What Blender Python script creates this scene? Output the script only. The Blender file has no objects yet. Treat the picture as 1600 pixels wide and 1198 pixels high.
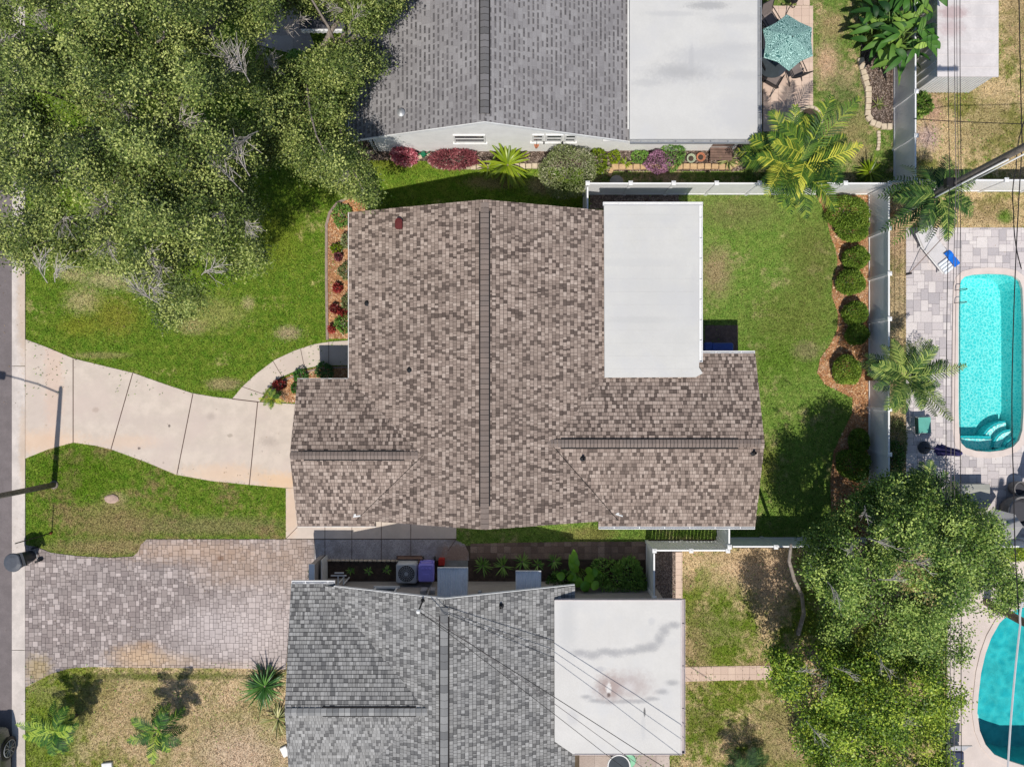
import bpy, bmesh, math, random
import numpy as np
from mathutils import Vector, Matrix

S = bpy.context.scene
C = S.collection
random.seed(7)
RNG = np.random.default_rng(7)

# ------------------------------------------------------------------ camera, world, sun, exposure
H = 27.7                       # drone height; the frame is 40 m wide on the ground
MPP = 0.025                    # metres per photo pixel at ground level
cam_d = bpy.data.cameras.new("camera")
cam = bpy.data.objects.new("camera", cam_d)
C.objects.link(cam)
cam.location = (0, 0, H)
cam_d.sensor_width = 36.0
cam_d.lens = 36.0 * H / 40.0
cam_d.clip_end = 600
S.camera = cam

SUN_EL, SHADOW_AZ = math.radians(61.0), math.radians(6.0)   # shadows fall up the picture, a little to the right
w = bpy.data.worlds.new("World"); S.world = w; w.use_nodes = True
nt = w.node_tree
sky = nt.nodes.new("ShaderNodeTexSky"); sky.sky_type = 'NISHITA'; sky.sun_disc = False
sky.sun_elevation = SUN_EL
sky.sun_rotation = math.radians(180.0) + SHADOW_AZ
sky.air_density = 1.0; sky.dust_density = 0.6
nt.links.new(sky.outputs[0], nt.nodes["Background"].inputs[0])
nt.nodes["Background"].inputs[1].default_value = 0.092
sl = bpy.data.lights.new("sun", 'SUN'); sl.energy = 4.0; sl.angle = math.radians(0.5); sl.color = (1.0, 0.945, 0.865)
so = bpy.data.objects.new("sun", sl); C.objects.link(so)
ldir = Vector((math.sin(SHADOW_AZ) * math.cos(SUN_EL), math.cos(SHADOW_AZ) * math.cos(SUN_EL), -math.sin(SUN_EL)))
so.rotation_euler = ldir.to_track_quat('-Z', 'Y').to_euler()
so.location = (-3, -20, 40)
S.view_settings.view_transform = 'Standard'; S.view_settings.look = 'None'
S.view_settings.exposure = 0.1; S.view_settings.gamma = 1.0

# ------------------------------------------------------------------ helpers
def P(px, py, z=0.0):
    k = MPP * (H - z) / H
    return Vector(((px - 800) * k, (599 - py) * k, z))

def PP(pts, z=0.0):
    return [tuple(P(x, y, z))[:2] for x, y in pts]

class MB:
    def __init__(s): s.v = []; s.f = []; s.t = []
    def add(s, vs, fs, tone=0.5):
        o = len(s.v); s.v.extend([tuple(v) for v in vs])
        s.f.extend([tuple(i + o for i in f) for f in fs]); s.t.extend([tone] * len(fs))
    def box(s, x0, x1, y0, y1, z0, z1, tone=0.5, M=None):
        vs = [Vector(p) for p in ((x0,y0,z0),(x1,y0,z0),(x1,y1,z0),(x0,y1,z0),(x0,y0,z1),(x1,y0,z1),(x1,y1,z1),(x0,y1,z1))]
        if M is not None: vs = [M @ v for v in vs]
        s.add(vs, ((3,2,1,0),(4,5,6,7),(0,1,5,4),(1,2,6,5),(2,3,7,6),(3,0,4,7)), tone)
    def cbox(s, x0, x1, y0, y1, z0, z1, b=0.02, tone=0.5, M=None):
        # box with chamfered vertical corners and top edge
        def ring(i, z):
            return [(x0+i+b,y0+i,z),(x1-i-b,y0+i,z),(x1-i,y0+i+b,z),(x1-i,y1-i-b,z),(x1-i-b,y1-i,z),(x0+i+b,y1-i,z),(x0+i,y1-i-b,z),(x0+i,y0+i+b,z)]
        vs = ring(0,z0)+ring(0,z1-b)+ring(b*0.8,z1)
        vs = [Vector(p) for p in vs]
        if M is not None: vs = [M @ v for v in vs]
        fs = [tuple(range(7,-1,-1)), tuple(range(16,24))]
        for r in (0,8):
            for k in range(8):
                a=r+k; c=r+(k+1)%8; fs.append((a,c,c+8,a+8))
        s.add(vs, fs, tone)
    def prism(s, poly, z0, z1, tone=0.5):
        poly = list(poly)
        ar = sum(poly[i][0]*poly[(i+1)%len(poly)][1]-poly[(i+1)%len(poly)][0]*poly[i][1] for i in range(len(poly)))
        if ar < 0: poly = poly[::-1]
        n = len(poly)
        vs = [(p[0],p[1],z0) for p in poly] + [(p[0],p[1],z1) for p in poly]
        fs = [tuple(range(n-1,-1,-1)), tuple(range(n,2*n))] + [(i,(i+1)%n,n+(i+1)%n,n+i) for i in range(n)]
        s.add(vs, fs, tone)
    def sheet(s, poly, z, tone=0.5):
        poly = list(poly)
        ar = sum(poly[i][0]*poly[(i+1)%len(poly)][1]-poly[(i+1)%len(poly)][0]*poly[i][1] for i in range(len(poly)))
        if ar < 0: poly = poly[::-1]
        s.add([(p[0],p[1],z) for p in poly], [tuple(range(len(poly)))], tone)
    def tube(s, pts, rad, n=8, tone=0.5, caps=True):
        pts = [Vector(p) for p in pts]
        if not hasattr(rad, '__len__'): rad = [rad]*len(pts)
        vs = []; fs = []
        ref = None
        for i, p in enumerate(pts):
            d = (pts[min(i+1,len(pts)-1)] - pts[max(i-1,0)])
            if d.length < 1e-9: d = Vector((0,0,1))
            d.normalize()
            if ref is None:
                ref = Vector((0,0,1)) if abs(d.z) < 0.9 else Vector((1,0,0))
            a = d.cross(ref)
            if a.length < 1e-6: a = d.cross(Vector((0,1,0.3)))
            a.normalize(); b = d.cross(a); ref = a.cross(d)
            for k in range(n):
                t = 2*math.pi*k/n
                vs.append(p + a*math.cos(t)*rad[i] + b*math.sin(t)*rad[i])
        for i in range(len(pts)-1):
            for k in range(n):
                k2 = (k+1)%n
                fs.append((i*n+k, i*n+k2, (i+1)*n+k2, (i+1)*n+k))
        if caps:
            fs.append(tuple(range(n-1,-1,-1))); fs.append(tuple(range((len(pts)-1)*n, len(pts)*n)))
        s.add(vs, fs, tone)
    def lathe(s, prof, c=(0,0,0), n=20, tone=0.5):
        vs = []; fs = []
        for r, z in prof:
            for k in range(n):
                t = 2*math.pi*k/n
                vs.append((c[0]+r*math.cos(t), c[1]+r*math.sin(t), c[2]+z))
        for i in range(len(prof)-1):
            for k in range(n):
                k2=(k+1)%n; fs.append((i*n+k,i*n+k2,(i+1)*n+k2,(i+1)*n+k))
        if prof[0][0] > 1e-6: fs.append(tuple(range(n-1,-1,-1)))
        if prof[-1][0] > 1e-6: fs.append(tuple(range((len(prof)-1)*n,len(prof)*n)))
        s.add(vs, fs, tone)
    def ribbon(s, pts, width, z, tone=0.5, z0=None):
        # flat strip following 2-D points, optionally a raised kerb with sides
        L=[];R=[]
        pts=[Vector((p[0],p[1])) for p in pts]
        for i,p in enumerate(pts):
            d=(pts[min(i+1,len(pts)-1)]-pts[max(i-1,0)]).normalized()
            nrm=Vector((-d.y,d.x))*width/2
            L.append(p+nrm);R.append(p-nrm)
        for i in range(len(pts)-1):
            if z0 is None:
                s.add([(R[i].x,R[i].y,z),(R[i+1].x,R[i+1].y,z),(L[i+1].x,L[i+1].y,z),(L[i].x,L[i].y,z)],[(0,1,2,3)],tone)
            else:
                s.prism([R[i],R[i+1],L[i+1],L[i]],z0,z,tone)
    def build(s, name, mat, parent=None, smooth=False, label=None, cat=None, group=None, kind=None):
        me = bpy.data.meshes.new(name)
        me.from_pydata(s.v, [], s.f)
        at = me.attributes.new('tone', 'FLOAT', 'FACE'); at.data.foreach_set('value', s.t)
        if smooth: me.polygons.foreach_set('use_smooth', [True]*len(me.polygons))
        me.update()
        return link(name, me, mat, parent, label, cat, group, kind)

def tag(o, label=None, cat=None, group=None, kind=None):
    if label: o['label'] = label
    if cat: o['category'] = cat
    if group: o['group'] = group
    if kind: o['kind'] = kind
    return o

def link(name, me, mat, parent=None, label=None, cat=None, group=None, kind=None):
    o = bpy.data.objects.new(name, me); C.objects.link(o)
    for m in (mat if isinstance(mat, (list, tuple)) else [mat]): me.materials.append(m)
    if parent is not None: setparent(o, parent)
    return tag(o, label, cat, group, kind)

def wloc(p):
    v = Vector(p.location)
    if p.parent is not None and p.type != 'EMPTY': return wloc(p.parent)
    return v

def setparent(o, p):
    # geometry is written in world coordinates; the thing's Empty sits at its base
    o.parent = p
    if p.type == 'EMPTY': o.matrix_parent_inverse = Matrix.Translation(-Vector(p.location))

def thing(name, label, cat, loc=(0,0,0), group=None):
    o = bpy.data.objects.new(name, None); C.objects.link(o)
    o.location = loc; o.empty_display_size = 0.2
    return tag(o, label, cat, group)

def copy_tree(o, parent=None):
    c = o.copy(); C.objects.link(c)
    if parent is not None: c.parent = parent
    for ch in list(o.children): copy_tree(ch, c)
    return c

def place(o, loc, rz=0.0, sc=1.0):
    o.location = loc; o.rotation_euler = (0,0,rz)
    o.scale = (sc,sc,sc) if not hasattr(sc,'__len__') else sc
    return o

def np_mesh(name, V, Q, tone, mat, parent=None, **kw):
    me = bpy.data.meshes.new(name)
    V = np.asarray(V, dtype=np.float32); Q = np.asarray(Q, dtype=np.int32)
    me.vertices.add(len(V)); me.vertices.foreach_set('co', V.ravel())
    k = Q.shape[1]
    me.loops.add(Q.size); me.loops.foreach_set('vertex_index', Q.ravel())
    me.polygons.add(len(Q))
    me.polygons.foreach_set('loop_start', np.arange(0, Q.size, k, dtype=np.int32))
    try: me.polygons.foreach_set('loop_total', np.full(len(Q), k, dtype=np.int32))
    except Exception: pass
    at = me.attributes.new('tone', 'FLOAT', 'FACE'); at.data.foreach_set('value', np.asarray(tone, dtype=np.float32))
    me.update(calc_edges=True); me.validate()
    return link(name, me, mat, parent, **kw)

def inpoly(X, Y, poly):
    r = np.zeros(len(X), dtype=bool); n = len(poly)
    for i in range(n):
        x1,y1 = poly[i]; x2,y2 = poly[(i+1)%n]
        if y1 == y2: continue
        c = ((y1 > Y) != (y2 > Y)) & (X < (x2-x1)*(Y-y1)/(y2-y1)+x1)
        r ^= c
    return r

def bdist(X, Y, poly):
    d = np.full(len(X), 1e9); n = len(poly)
    for i in range(n):
        x1,y1 = poly[i]; x2,y2 = poly[(i+1)%n]
        dx,dy = x2-x1,y2-y1; L2 = dx*dx+dy*dy+1e-9
        t = np.clip(((X-x1)*dx+(Y-y1)*dy)/L2,0,1)
        d = np.minimum(d, np.hypot(X-x1-t*dx, Y-y1-t*dy))
    return d

def snoise(X, Y, scale, seed):
    g = np.random.default_rng(seed); r = np.zeros(len(X))
    for i in range(9):
        a = g.uniform(0, 2*np.pi); f = scale*g.uniform(0.5,1.7); p = g.uniform(0,6.28)
        r += np.sin((X*np.cos(a)+Y*np.sin(a))*f+p)
    return r/4.5

def clip_rect(poly, x0, x1, y0, y1):
    def cut(pl, ax, val, keep_greater):
        out = []
        for i in range(len(pl)):
            a = pl[i-1]; b = pl[i]
            ia = (a[ax] >= val) if keep_greater else (a[ax] <= val)
            ib = (b[ax] >= val) if keep_greater else (b[ax] <= val)
            if ia != ib:
                t = (val-a[ax])/(b[ax]-a[ax])
                q = [a[0]+(b[0]-a[0])*t, a[1]+(b[1]-a[1])*t]; q[ax] = val
                out.append(tuple(q))
            if ib: out.append(b)
        return out
    for ax, val, kg in ((0,x0,True),(0,x1,False),(1,y0,True),(1,y1,False)):
        poly = cut(poly, ax, val, kg)
        if len(poly) < 3: return []
    out = []
    for p in poly:
        if not out or abs(p[0]-out[-1][0])+abs(p[1]-out[-1][1]) > 1e-5: out.append(p)
    if len(out) > 1 and abs(out[0][0]-out[-1][0])+abs(out[0][1]-out[-1][1]) < 1e-5: out.pop()
    if len(out) < 3: return []
    ar = sum(out[i-1][0]*out[i][1]-out[i][0]*out[i-1][1] for i in range(len(out)))
    if abs(ar) < 1e-4: return []
    return out if ar > 0 else out[::-1]

# ------------------------------------------------------------------ materials
def new_mat(name):
    m = bpy.data.materials.new(name); m.use_nodes = True
    nt = m.node_tree; nt.nodes.clear()
    out = nt.nodes.new('ShaderNodeOutputMaterial')
    return m, nt, out

def noise(nt, pos, scale, detail=4, rough=0.6):
    n = nt.nodes.new('ShaderNodeTexNoise'); n.inputs['Scale'].default_value = scale
    n.inputs['Detail'].default_value = detail; n.inputs['Roughness'].default_value = rough
    nt.links.new(pos, n.inputs['Vector']); return n

def maprange(nt, val, a, b, c=0.0, d=1.0, smooth=True):
    n = nt.nodes.new('ShaderNodeMapRange')
    if smooth: n.interpolation_type = 'SMOOTHSTEP'
    n.clamp = True
    n.inputs[1].default_value = a; n.inputs[2].default_value = b; n.inputs[3].default_value = c; n.inputs[4].default_value = d
    nt.links.new(val, n.inputs[0]); return n.outputs[0]

def mixc(nt, fac, a, b, mode='MIX'):
    n = nt.nodes.new('ShaderNodeMix'); n.data_type = 'RGBA'; n.blend_type = mode
    for sock, v in ((n.inputs[0], fac), (n.inputs[6], a), (n.inputs[7], b)):
        if hasattr(v, 'is_linked'): nt.links.new(v, sock)
        elif isinstance(v, (int, float)): sock.default_value = v
        else: sock.default_value = (*v, 1.0)
    return n.outputs[2]

def math_n(nt, op, a, b=None):
    n = nt.nodes.new('ShaderNodeMath'); n.operation = op
    for sock, v in ((n.inputs[0], a), (n.inputs[1], b)):
        if v is None: continue
        if hasattr(v, 'is_linked'): nt.links.new(v, sock)
        else: sock.default_value = v
    return n.outputs[0]

def spot_mask(nt, pos, sp):
    """soft-edged stain or patch at (x,y): (x, y, rx, ry, colour, strength, softness, ragged, ring)"""
    x, y, rx, ry, col, st, soft, rag, ring = sp
    a = nt.nodes.new('ShaderNodeVectorMath'); a.operation = 'SUBTRACT'; nt.links.new(pos, a.inputs[0]); a.inputs[1].default_value = (x, y, 0)
    b = nt.nodes.new('ShaderNodeVectorMath'); b.operation = 'MULTIPLY'; nt.links.new(a.outputs[0], b.inputs[0]); b.inputs[1].default_value = (1/rx, 1/ry, 0)
    l = nt.nodes.new('ShaderNodeVectorMath'); l.operation = 'LENGTH'; nt.links.new(b.outputs[0], l.inputs[0])
    n = noise(nt, pos, 2.2/max(0.15, min(rx, ry)), 6, 0.7)
    d = math_n(nt, 'ADD', l.outputs['Value'], math_n(nt, 'MULTIPLY', math_n(nt, 'SUBTRACT', n.outputs[0], 0.5), rag))
    if ring: d = math_n(nt, 'ADD', math_n(nt, 'ABSOLUTE', math_n(nt, 'SUBTRACT', d, 1.0)), 1.0 - ring)
    return maprange(nt, d, 1.0+soft, max(0.0, 1.0-soft), 0.0, st)

def spot(x, y, rx, ry, col, st=0.8, soft=0.5, rag=1.2, ring=0.0):
    return (x, y, rx, ry, col, st, soft, rag, ring)

def pspot(px, py, rx, ry, col, st=0.8, soft=0.5, rag=1.9, ring=0.0, z=0.0):
    p = P(px, py, z); k = MPP*(H-z)/H
    return (p.x, p.y, rx*k, ry*k, col, st, soft, rag, ring)

def finish(nt, out, col, rough=0.8, bump=None, bstr=0.3, bdistance=0.02, spec=0.3, trans=0.0, metallic=0.0, tcol=None):
    bs = nt.nodes.new('ShaderNodeBsdfPrincipled')
    if hasattr(col, 'is_linked'): nt.links.new(col, bs.inputs['Base Color'])
    else: bs.inputs['Base Color'].default_value = (*col, 1)
    bs.inputs['Roughness'].default_value = rough; bs.inputs['Specular IOR Level'].default_value = spec
    bs.inputs['Metallic'].default_value = metallic
    if bump is not None:
        b = nt.nodes.new('ShaderNodeBump'); b.inputs['Strength'].default_value = bstr; b.inputs['Distance'].default_value = bdistance
        nt.links.new(bump, b.inputs['Height']); nt.links.new(b.outputs[0], bs.inputs['Normal'])
    if trans > 0:
        tr = nt.nodes.new('ShaderNodeBsdfTranslucent')
        src = tcol if tcol is not None else col
        if hasattr(src, 'is_linked'): nt.links.new(src, tr.inputs[0])
        else: tr.inputs[0].default_value = (*src, 1)
        mx = nt.nodes.new('ShaderNodeMixShader'); mx.inputs[0].default_value = trans
        nt.links.new(bs.outputs[0], mx.inputs[1]); nt.links.new(tr.outputs[0], mx.inputs[2])
        nt.links.new(mx.outputs[0], out.inputs[0])
    else: nt.links.new(bs.outputs[0], out.inputs[0])
    return bs

def mat(name, col, var=0.25, scale=6.0, rough=0.7, bump=0.15, bscale=60.0, spots=(), spec=0.3, metallic=0.0, fine=0.15, col2=None, big=None):
    """plain surface with worn, uneven colour"""
    m, nt, out = new_mat(name)
    g = nt.nodes.new('ShaderNodeNewGeometry'); pos = g.outputs['Position']
    n1 = noise(nt, pos, scale, 5, 0.65); n2 = noise(nt, pos, bscale, 3, 0.7)
    c2 = col2 if col2 else tuple(c*(1-var) for c in col)
    c = mixc(nt, maprange(nt, n1.outputs[0], 0.35, 0.68), c2, col)
    if fine: c = mixc(nt, maprange(nt, n2.outputs[0], 0.3, 0.7, 0, fine), c, tuple(x*0.35 for x in col))
    if big:
        n3 = noise(nt, pos, big[0], 3, 0.55); c = mixc(nt, maprange(nt, n3.outputs[0], 0.45, 0.7, 0, big[2]), c, big[1])
    for s in spots: c = mixc(nt, spot_mask(nt, pos, s), c, s[4])
    finish(nt, out, c, rough, n2.outputs[0] if bump else None, bump, 0.02, spec, metallic=metallic)
    return m

def tone_mat(name, stops, rough=0.85, spots=(), grain=0.35, gscale=90.0, bump=0.2, var=0.25, vscale=1.2, trans=0.0, spec=0.25, hue=None):
    """colour chosen per shingle / paver / leaf from its 'tone' attribute"""
    m, nt, out = new_mat(name)
    g = nt.nodes.new('ShaderNodeNewGeometry'); pos = g.outputs['Position']
    a = nt.nodes.new('ShaderNodeAttribute'); a.attribute_name = 'tone'
    r = nt.nodes.new('ShaderNodeValToRGB'); el = r.color_ramp.elements
    while len(el) < len(stops): el.new(0.5)
    for e, (p, c) in zip(el, stops): e.position = p; e.color = (*c, 1)
    nt.links.new(a.outputs['Fac'], r.inputs[0]); c = r.outputs[0]
    n1 = noise(nt, pos, vscale, 4, 0.6)
    c = mixc(nt, maprange(nt, n1.outputs[0], 0.35, 0.7, 0, var), c, (0.12,0.12,0.12) if hue is None else hue)
    n2 = noise(nt, pos, gscale, 2, 0.7)
    if grain: c = mixc(nt, maprange(nt, n2.outputs[0], 0.42, 0.72, 0, grain), c, (0.03,0.03,0.03), 'MIX')
    for s in spots: c = mixc(nt, spot_mask(nt, pos, s), c, s[4], 'MIX')
    finish(nt, out, c, rough, n2.outputs[0] if bump else None, bump, 0.01, spec, trans)
    return m

def leaf_mat(name, dark, mid, light, trans=0.25, rough=0.5, spec=0.35):
    m, nt, out = new_mat(name)
    a = nt.nodes.new('ShaderNodeAttribute'); a.attribute_name = 'tone'
    r = nt.nodes.new('ShaderNodeValToRGB'); el = r.color_ramp.elements; el.new(0.5)
    for e, (p, c) in zip(el, ((0.0, dark), (0.5, mid), (1.0, light))): e.position = p; e.color = (*c, 1)
    nt.links.new(a.outputs['Fac'], r.inputs[0])
    finish(nt, out, r.outputs[0], rough, None, 0, 0, spec, trans)
    return m

def grass_mat(name, lush, mid, dry, dryness=0.5, spots=(), pscale=0.55):
    m, nt, out = new_mat(name)
    g = nt.nodes.new('ShaderNodeNewGeometry'); pos = g.outputs['Position']
    n1 = noise(nt, pos, pscale, 4, 0.6); n2 = noise(nt, pos, 3.2, 5, 0.7); n3 = noise(nt, pos, 38.0, 3, 0.75)
    c = mixc(nt, maprange(nt, n2.outputs[0], 0.32, 0.68), lush, mid)
    f = math_n(nt, 'ADD', math_n(nt, 'MULTIPLY', n1.outputs[0], 0.6), math_n(nt, 'MULTIPLY', n2.outputs[0], 0.4))
    c = mixc(nt, maprange(nt, f, 0.66-0.4*dryness, 0.80-0.4*dryness), c, dry)
    for s in spots: c = mixc(nt, spot_mask(nt, pos, s), c, s[4])
    dk = nt.nodes.new('ShaderNodeVectorMath'); dk.operation = 'SCALE'; dk.inputs['Scale'].default_value = 0.33; nt.links.new(c, dk.inputs[0])
    c = mixc(nt, maprange(nt, n3.outputs[0], 0.36, 0.62), dk.outputs[0], c)
    a = nt.nodes.new('ShaderNodeAttribute'); a.attribute_name = 'tone'
    sc = nt.nodes.new('ShaderNodeVectorMath'); sc.operation = 'SCALE'; nt.links.new(c, sc.inputs[0])
    nt.links.new(maprange(nt, a.outputs['Fac'], 0.0, 1.0, 0.25, 2.05, False), sc.inputs['Scale'])
    finish(nt, out, sc.outputs[0], 0.9, n3.outputs[0], 0.6, 0.03, 0.1, trans=0.12)
    return m
# ------------------------------------------------------------------ palette
WHITE = (0.78, 0.78, 0.77)
M_white = mat('white_vinyl', (0.80,0.80,0.80), 0.06, 3, 0.45, 0.05, 40, fine=0.05)
M_trim = mat('white_trim', (0.78,0.78,0.77), 0.12, 5, 0.5, 0.05, 40, fine=0.1)
M_stucco = mat('white_stucco', (0.86,0.86,0.85), 0.08, 2, 0.85, 0.3, 90, fine=0.1)
M_tan_wall = mat('taupe_stucco', (0.36,0.33,0.31), 0.12, 2, 0.85, 0.3, 90, fine=0.12)
M_glass = mat('window_glass', (0.05,0.06,0.07), 0.2, 3, 0.08, 0.0, 30, spec=0.6, fine=0)
M_black = mat('black_metal', (0.02,0.02,0.022), 0.3, 8, 0.45, 0.05, 50, fine=0)
M_dark_plastic = mat('charcoal_plastic', (0.045,0.05,0.06), 0.2, 8, 0.45, 0.05, 50, fine=0.05)
M_wood = mat('weathered_wood', (0.22,0.14,0.11), 0.35, 5, 0.8, 0.2, 40)
M_bark = mat('grey_bark', (0.34,0.29,0.25), 0.4, 7, 0.9, 0.4, 45)
M_twig = mat('pale_twig', (0.52,0.47,0.43), 0.3, 9, 0.9, 0.1, 45)
M_palmbark = mat('palm_trunk', (0.25,0.20,0.15), 0.4, 12, 0.9, 0.3, 45)
M_galv = mat('galvanised', (0.45,0.46,0.47), 0.15, 6, 0.45, 0.05, 30, metallic=0.5, fine=0.05)

# ------------------------------------------------------------------ ground (one sheet with the pool openings)
POOL1 = [(1500,438),(1506,432),(1520,428.5),(1545,427),(1570,428),(1584,431),(1593,438),(1597,450),(1599,500),(1599,640),(1597,672),(1592,688),(1583,698),(1566,704),(1545,706.5),(1524,705),(1508,700),(1500,692),(1497,676),(1496,640),(1496,500),(1497,450)]
POOL2 = [(1680,925),(1600,946),(1577,955),(1560,972),(1547,995),(1538,1020),(1531,1050),(1527,1085),(1525,1112),(1529,1140),(1538,1162),(1552,1178),(1575,1188),(1600,1196),(1680,1196),(1715,1150),(1720,980)]
DECK1 = [(1415,356),(1760,356),(1760,846),(1415,846)]
DECK2 = [(1480,870),(1700,870),(1820,870),(1820,1420),(1480,1420)]

def holed_sheet(name, outer, holes, z, mat_, **kw):
    bm = bmesh.new(); edges = []
    for loop in [outer] + holes:
        vs = [bm.verts.new((p[0],p[1],z)) for p in loop]
        for i in range(len(vs)): edges.append(bm.edges.new((vs[i], vs[(i+1)%len(vs)])))
    bmesh.ops.triangle_fill(bm, use_beauty=True, use_dissolve=False, edges=edges, normal=(0,0,1))
    for f in bm.faces:
        if f.normal.z < 0: f.normal_flip()
    me = bpy.data.meshes.new(name); bm.to_mesh(me); bm.free()
    return link(name, me, mat_, **kw)

M_ground = mat('soil', (0.17,0.125,0.09), 0.4, 1.4, 0.95, 0.5, 45, fine=0.5, big=(0.4,(0.13,0.13,0.06),0.7))
p1w, p2w = PP(POOL1), PP(POOL2)
holed_sheet('ground', [(-120,-120),(120,-120),(120,120),(-120,120)], [p1w, p2w], 0.0, M_ground, kind='structure')

# road and flat concrete kerb strip along the left
M_asph = mat('asphalt', (0.215,0.185,0.185), 0.2, 2, 0.9, 0.5, 55, fine=0.45)
MB_r = MB(); MB_r.sheet([(-29,-90),(-19.45,-90),(-19.45,90),(-29,90)], 0.006); MB_r.build('road', M_asph, kind='structure')
M_kerb = mat('kerb_concrete', (0.68,0.61,0.56), 0.22, 1.6, 0.85, 0.3, 60, fine=0.3,
             spots=[pspot(38,480,10,90,(0.50,0.36,0.24),0.5), pspot(38,700,8,60,(0.52,0.38,0.26),0.5)])
k = MB()
ks = [P(0,q).y for q in (1900,1458,1015,572,345,130,-313,-760)]
for a, b in zip(ks[:-1], ks[1:]):
    k.prism([(-19.52,a+0.012),(-19.02,a+0.012),(-19.02,b-0.012),(-19.52,b-0.012)], 0.0, 0.022)
    k.prism([(-19.02,a+0.012),(-18.99,a+0.012),(-18.99,b-0.012),(-19.02,b-0.012)], 0.0, 0.05)
k.build('kerb', M_kerb, kind='structure')

NOBLADE = []
# ------------------------------------------------------------------ concrete drive, walk and side path
DRIVE = [(40,530),(75,543),(115,560),(160,571),(210,583),(255,599),(300,614),(335,620),(363,623),(405,628),(458,631),(500,631),(500,763),(447,762),(390,757),(330,751),(275,741),(230,722),(175,702),(150,696),(115,691),(75,702),(40,716)]
WALK = [(560,532),(545,532),(515,534),(490,538),(460,548),(430,562),(402,583),(380,603),(363,623),(405,628),(420,606),(440,589),(465,578),(500,571),(545,570.5),(560,570)]
SIDE = [(447,762.6),(520,762.6),(520,790),(713,790),(713,841),(447,841)]
M_conc = mat('drive_concrete', (0.63,0.54,0.46), 0.14, 1.6, 0.8, 0.2, 70, fine=0.2, big=(0.7,(0.53,0.44,0.385),0.8),
   spots=[pspot(260,655,150,7,(0.50,0.42,0.37),0.45,0.9), pspot(250,700,150,6,(0.51,0.43,0.38),0.4,0.9), pspot(420,690,12,7,(0.28,0.23,0.2),0.45,0.8), pspot(330,650,6,5,(0.3,0.25,0.22),0.4,0.8), pspot(60,640,18,40,(0.50,0.42,0.37),0.5,0.9), pspot(85,600,14,90,(0.60,0.40,0.30),0.35), pspot(70,690,60,16,(0.66,0.44,0.28),0.5,0.7), pspot(350,740,60,14,(0.66,0.46,0.30),0.5,0.7),
          pspot(440,752,40,12,(0.68,0.44,0.24),0.6,0.7), pspot(200,690,40,10,(0.64,0.45,0.32),0.4,0.7), pspot(150,640,5,4,(0.35,0.27,0.22),0.5), pspot(265,665,2,2,(0.1,0.08,0.07),0.8,0.3), pspot(218,700,2,2,(0.1,0.08,0.07),0.8,0.3),
          pspot(455,800,10,40,(0.62,0.42,0.28),0.5), pspot(360,680,4,3,(0.3,0.25,0.2),0.6,0.3)])
def slab(name, px, z0, z1, m, joints=(), jw=0.03, **kw):
    s = MB(); s.prism(PP(px), z0, z1); o = s.build(name, m, kind='structure')
    NOBLADE.append(PP(px))
    return o
M_joint = mat('dark_joint', (0.13,0.085,0.07), 0.3, 8, 0.95, 0.2, 60)  # dark brown strips along the slab joints
drive = slab('driveway', DRIVE, -0.05, 0.03, M_conc)
j = MB()
for a, b in (((115,561),(115,691)), ((208,583),(174,702)), ((302,615),(277,741)), ((403,628),(390,757)), ((363,623),(405,628))):
    j.ribbon([P(*a), P(*b)], 0.035, 0.034)
j.build('joint', M_joint, drive)
walk = slab('path', WALK, -0.05, 0.028, M_conc)
j = MB()
for a, b in (((514,534),(514,570)), ((470,545),(476,574)), ((427,564),(441,588)), ((379,604),(413,616))):
    j.ribbon([P(*a), P(*b)], 0.02, 0.032)
j.build('joint', M_joint, walk)
side = slab('path', SIDE, -0.05, 0.026, M_conc)
j = MB()
for a, b in (((447,841),(466,822)), ((508,822),(508,841)), ((550,822),(550,841)), ((596,812),(596,841)), ((642,810),(642,841))):
    j.ribbon([P(*a), P(*b)], 0.022, 0.03)
j.build('joint', M_joint, side)
# stained concrete by the neighbour's wall
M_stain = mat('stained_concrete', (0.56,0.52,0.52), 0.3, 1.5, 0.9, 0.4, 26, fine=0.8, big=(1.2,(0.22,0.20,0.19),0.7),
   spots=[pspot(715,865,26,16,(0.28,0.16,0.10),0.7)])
ST = [(491.5,842.5),(690,842.5),(712,843),(726,850),(732,862),(733,875),(491.5,875)]
s2 = slab('path', ST, -0.05, 0.022, M_stain)
j = MB()
for x in (508,550,596,642): j.ribbon([P(x,842.6), P(x,875)], 0.022, 0.026)
j.ribbon([P(712,843), P(700,860)], 0.022, 0.026)
j.build('joint', M_joint, s2)

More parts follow.
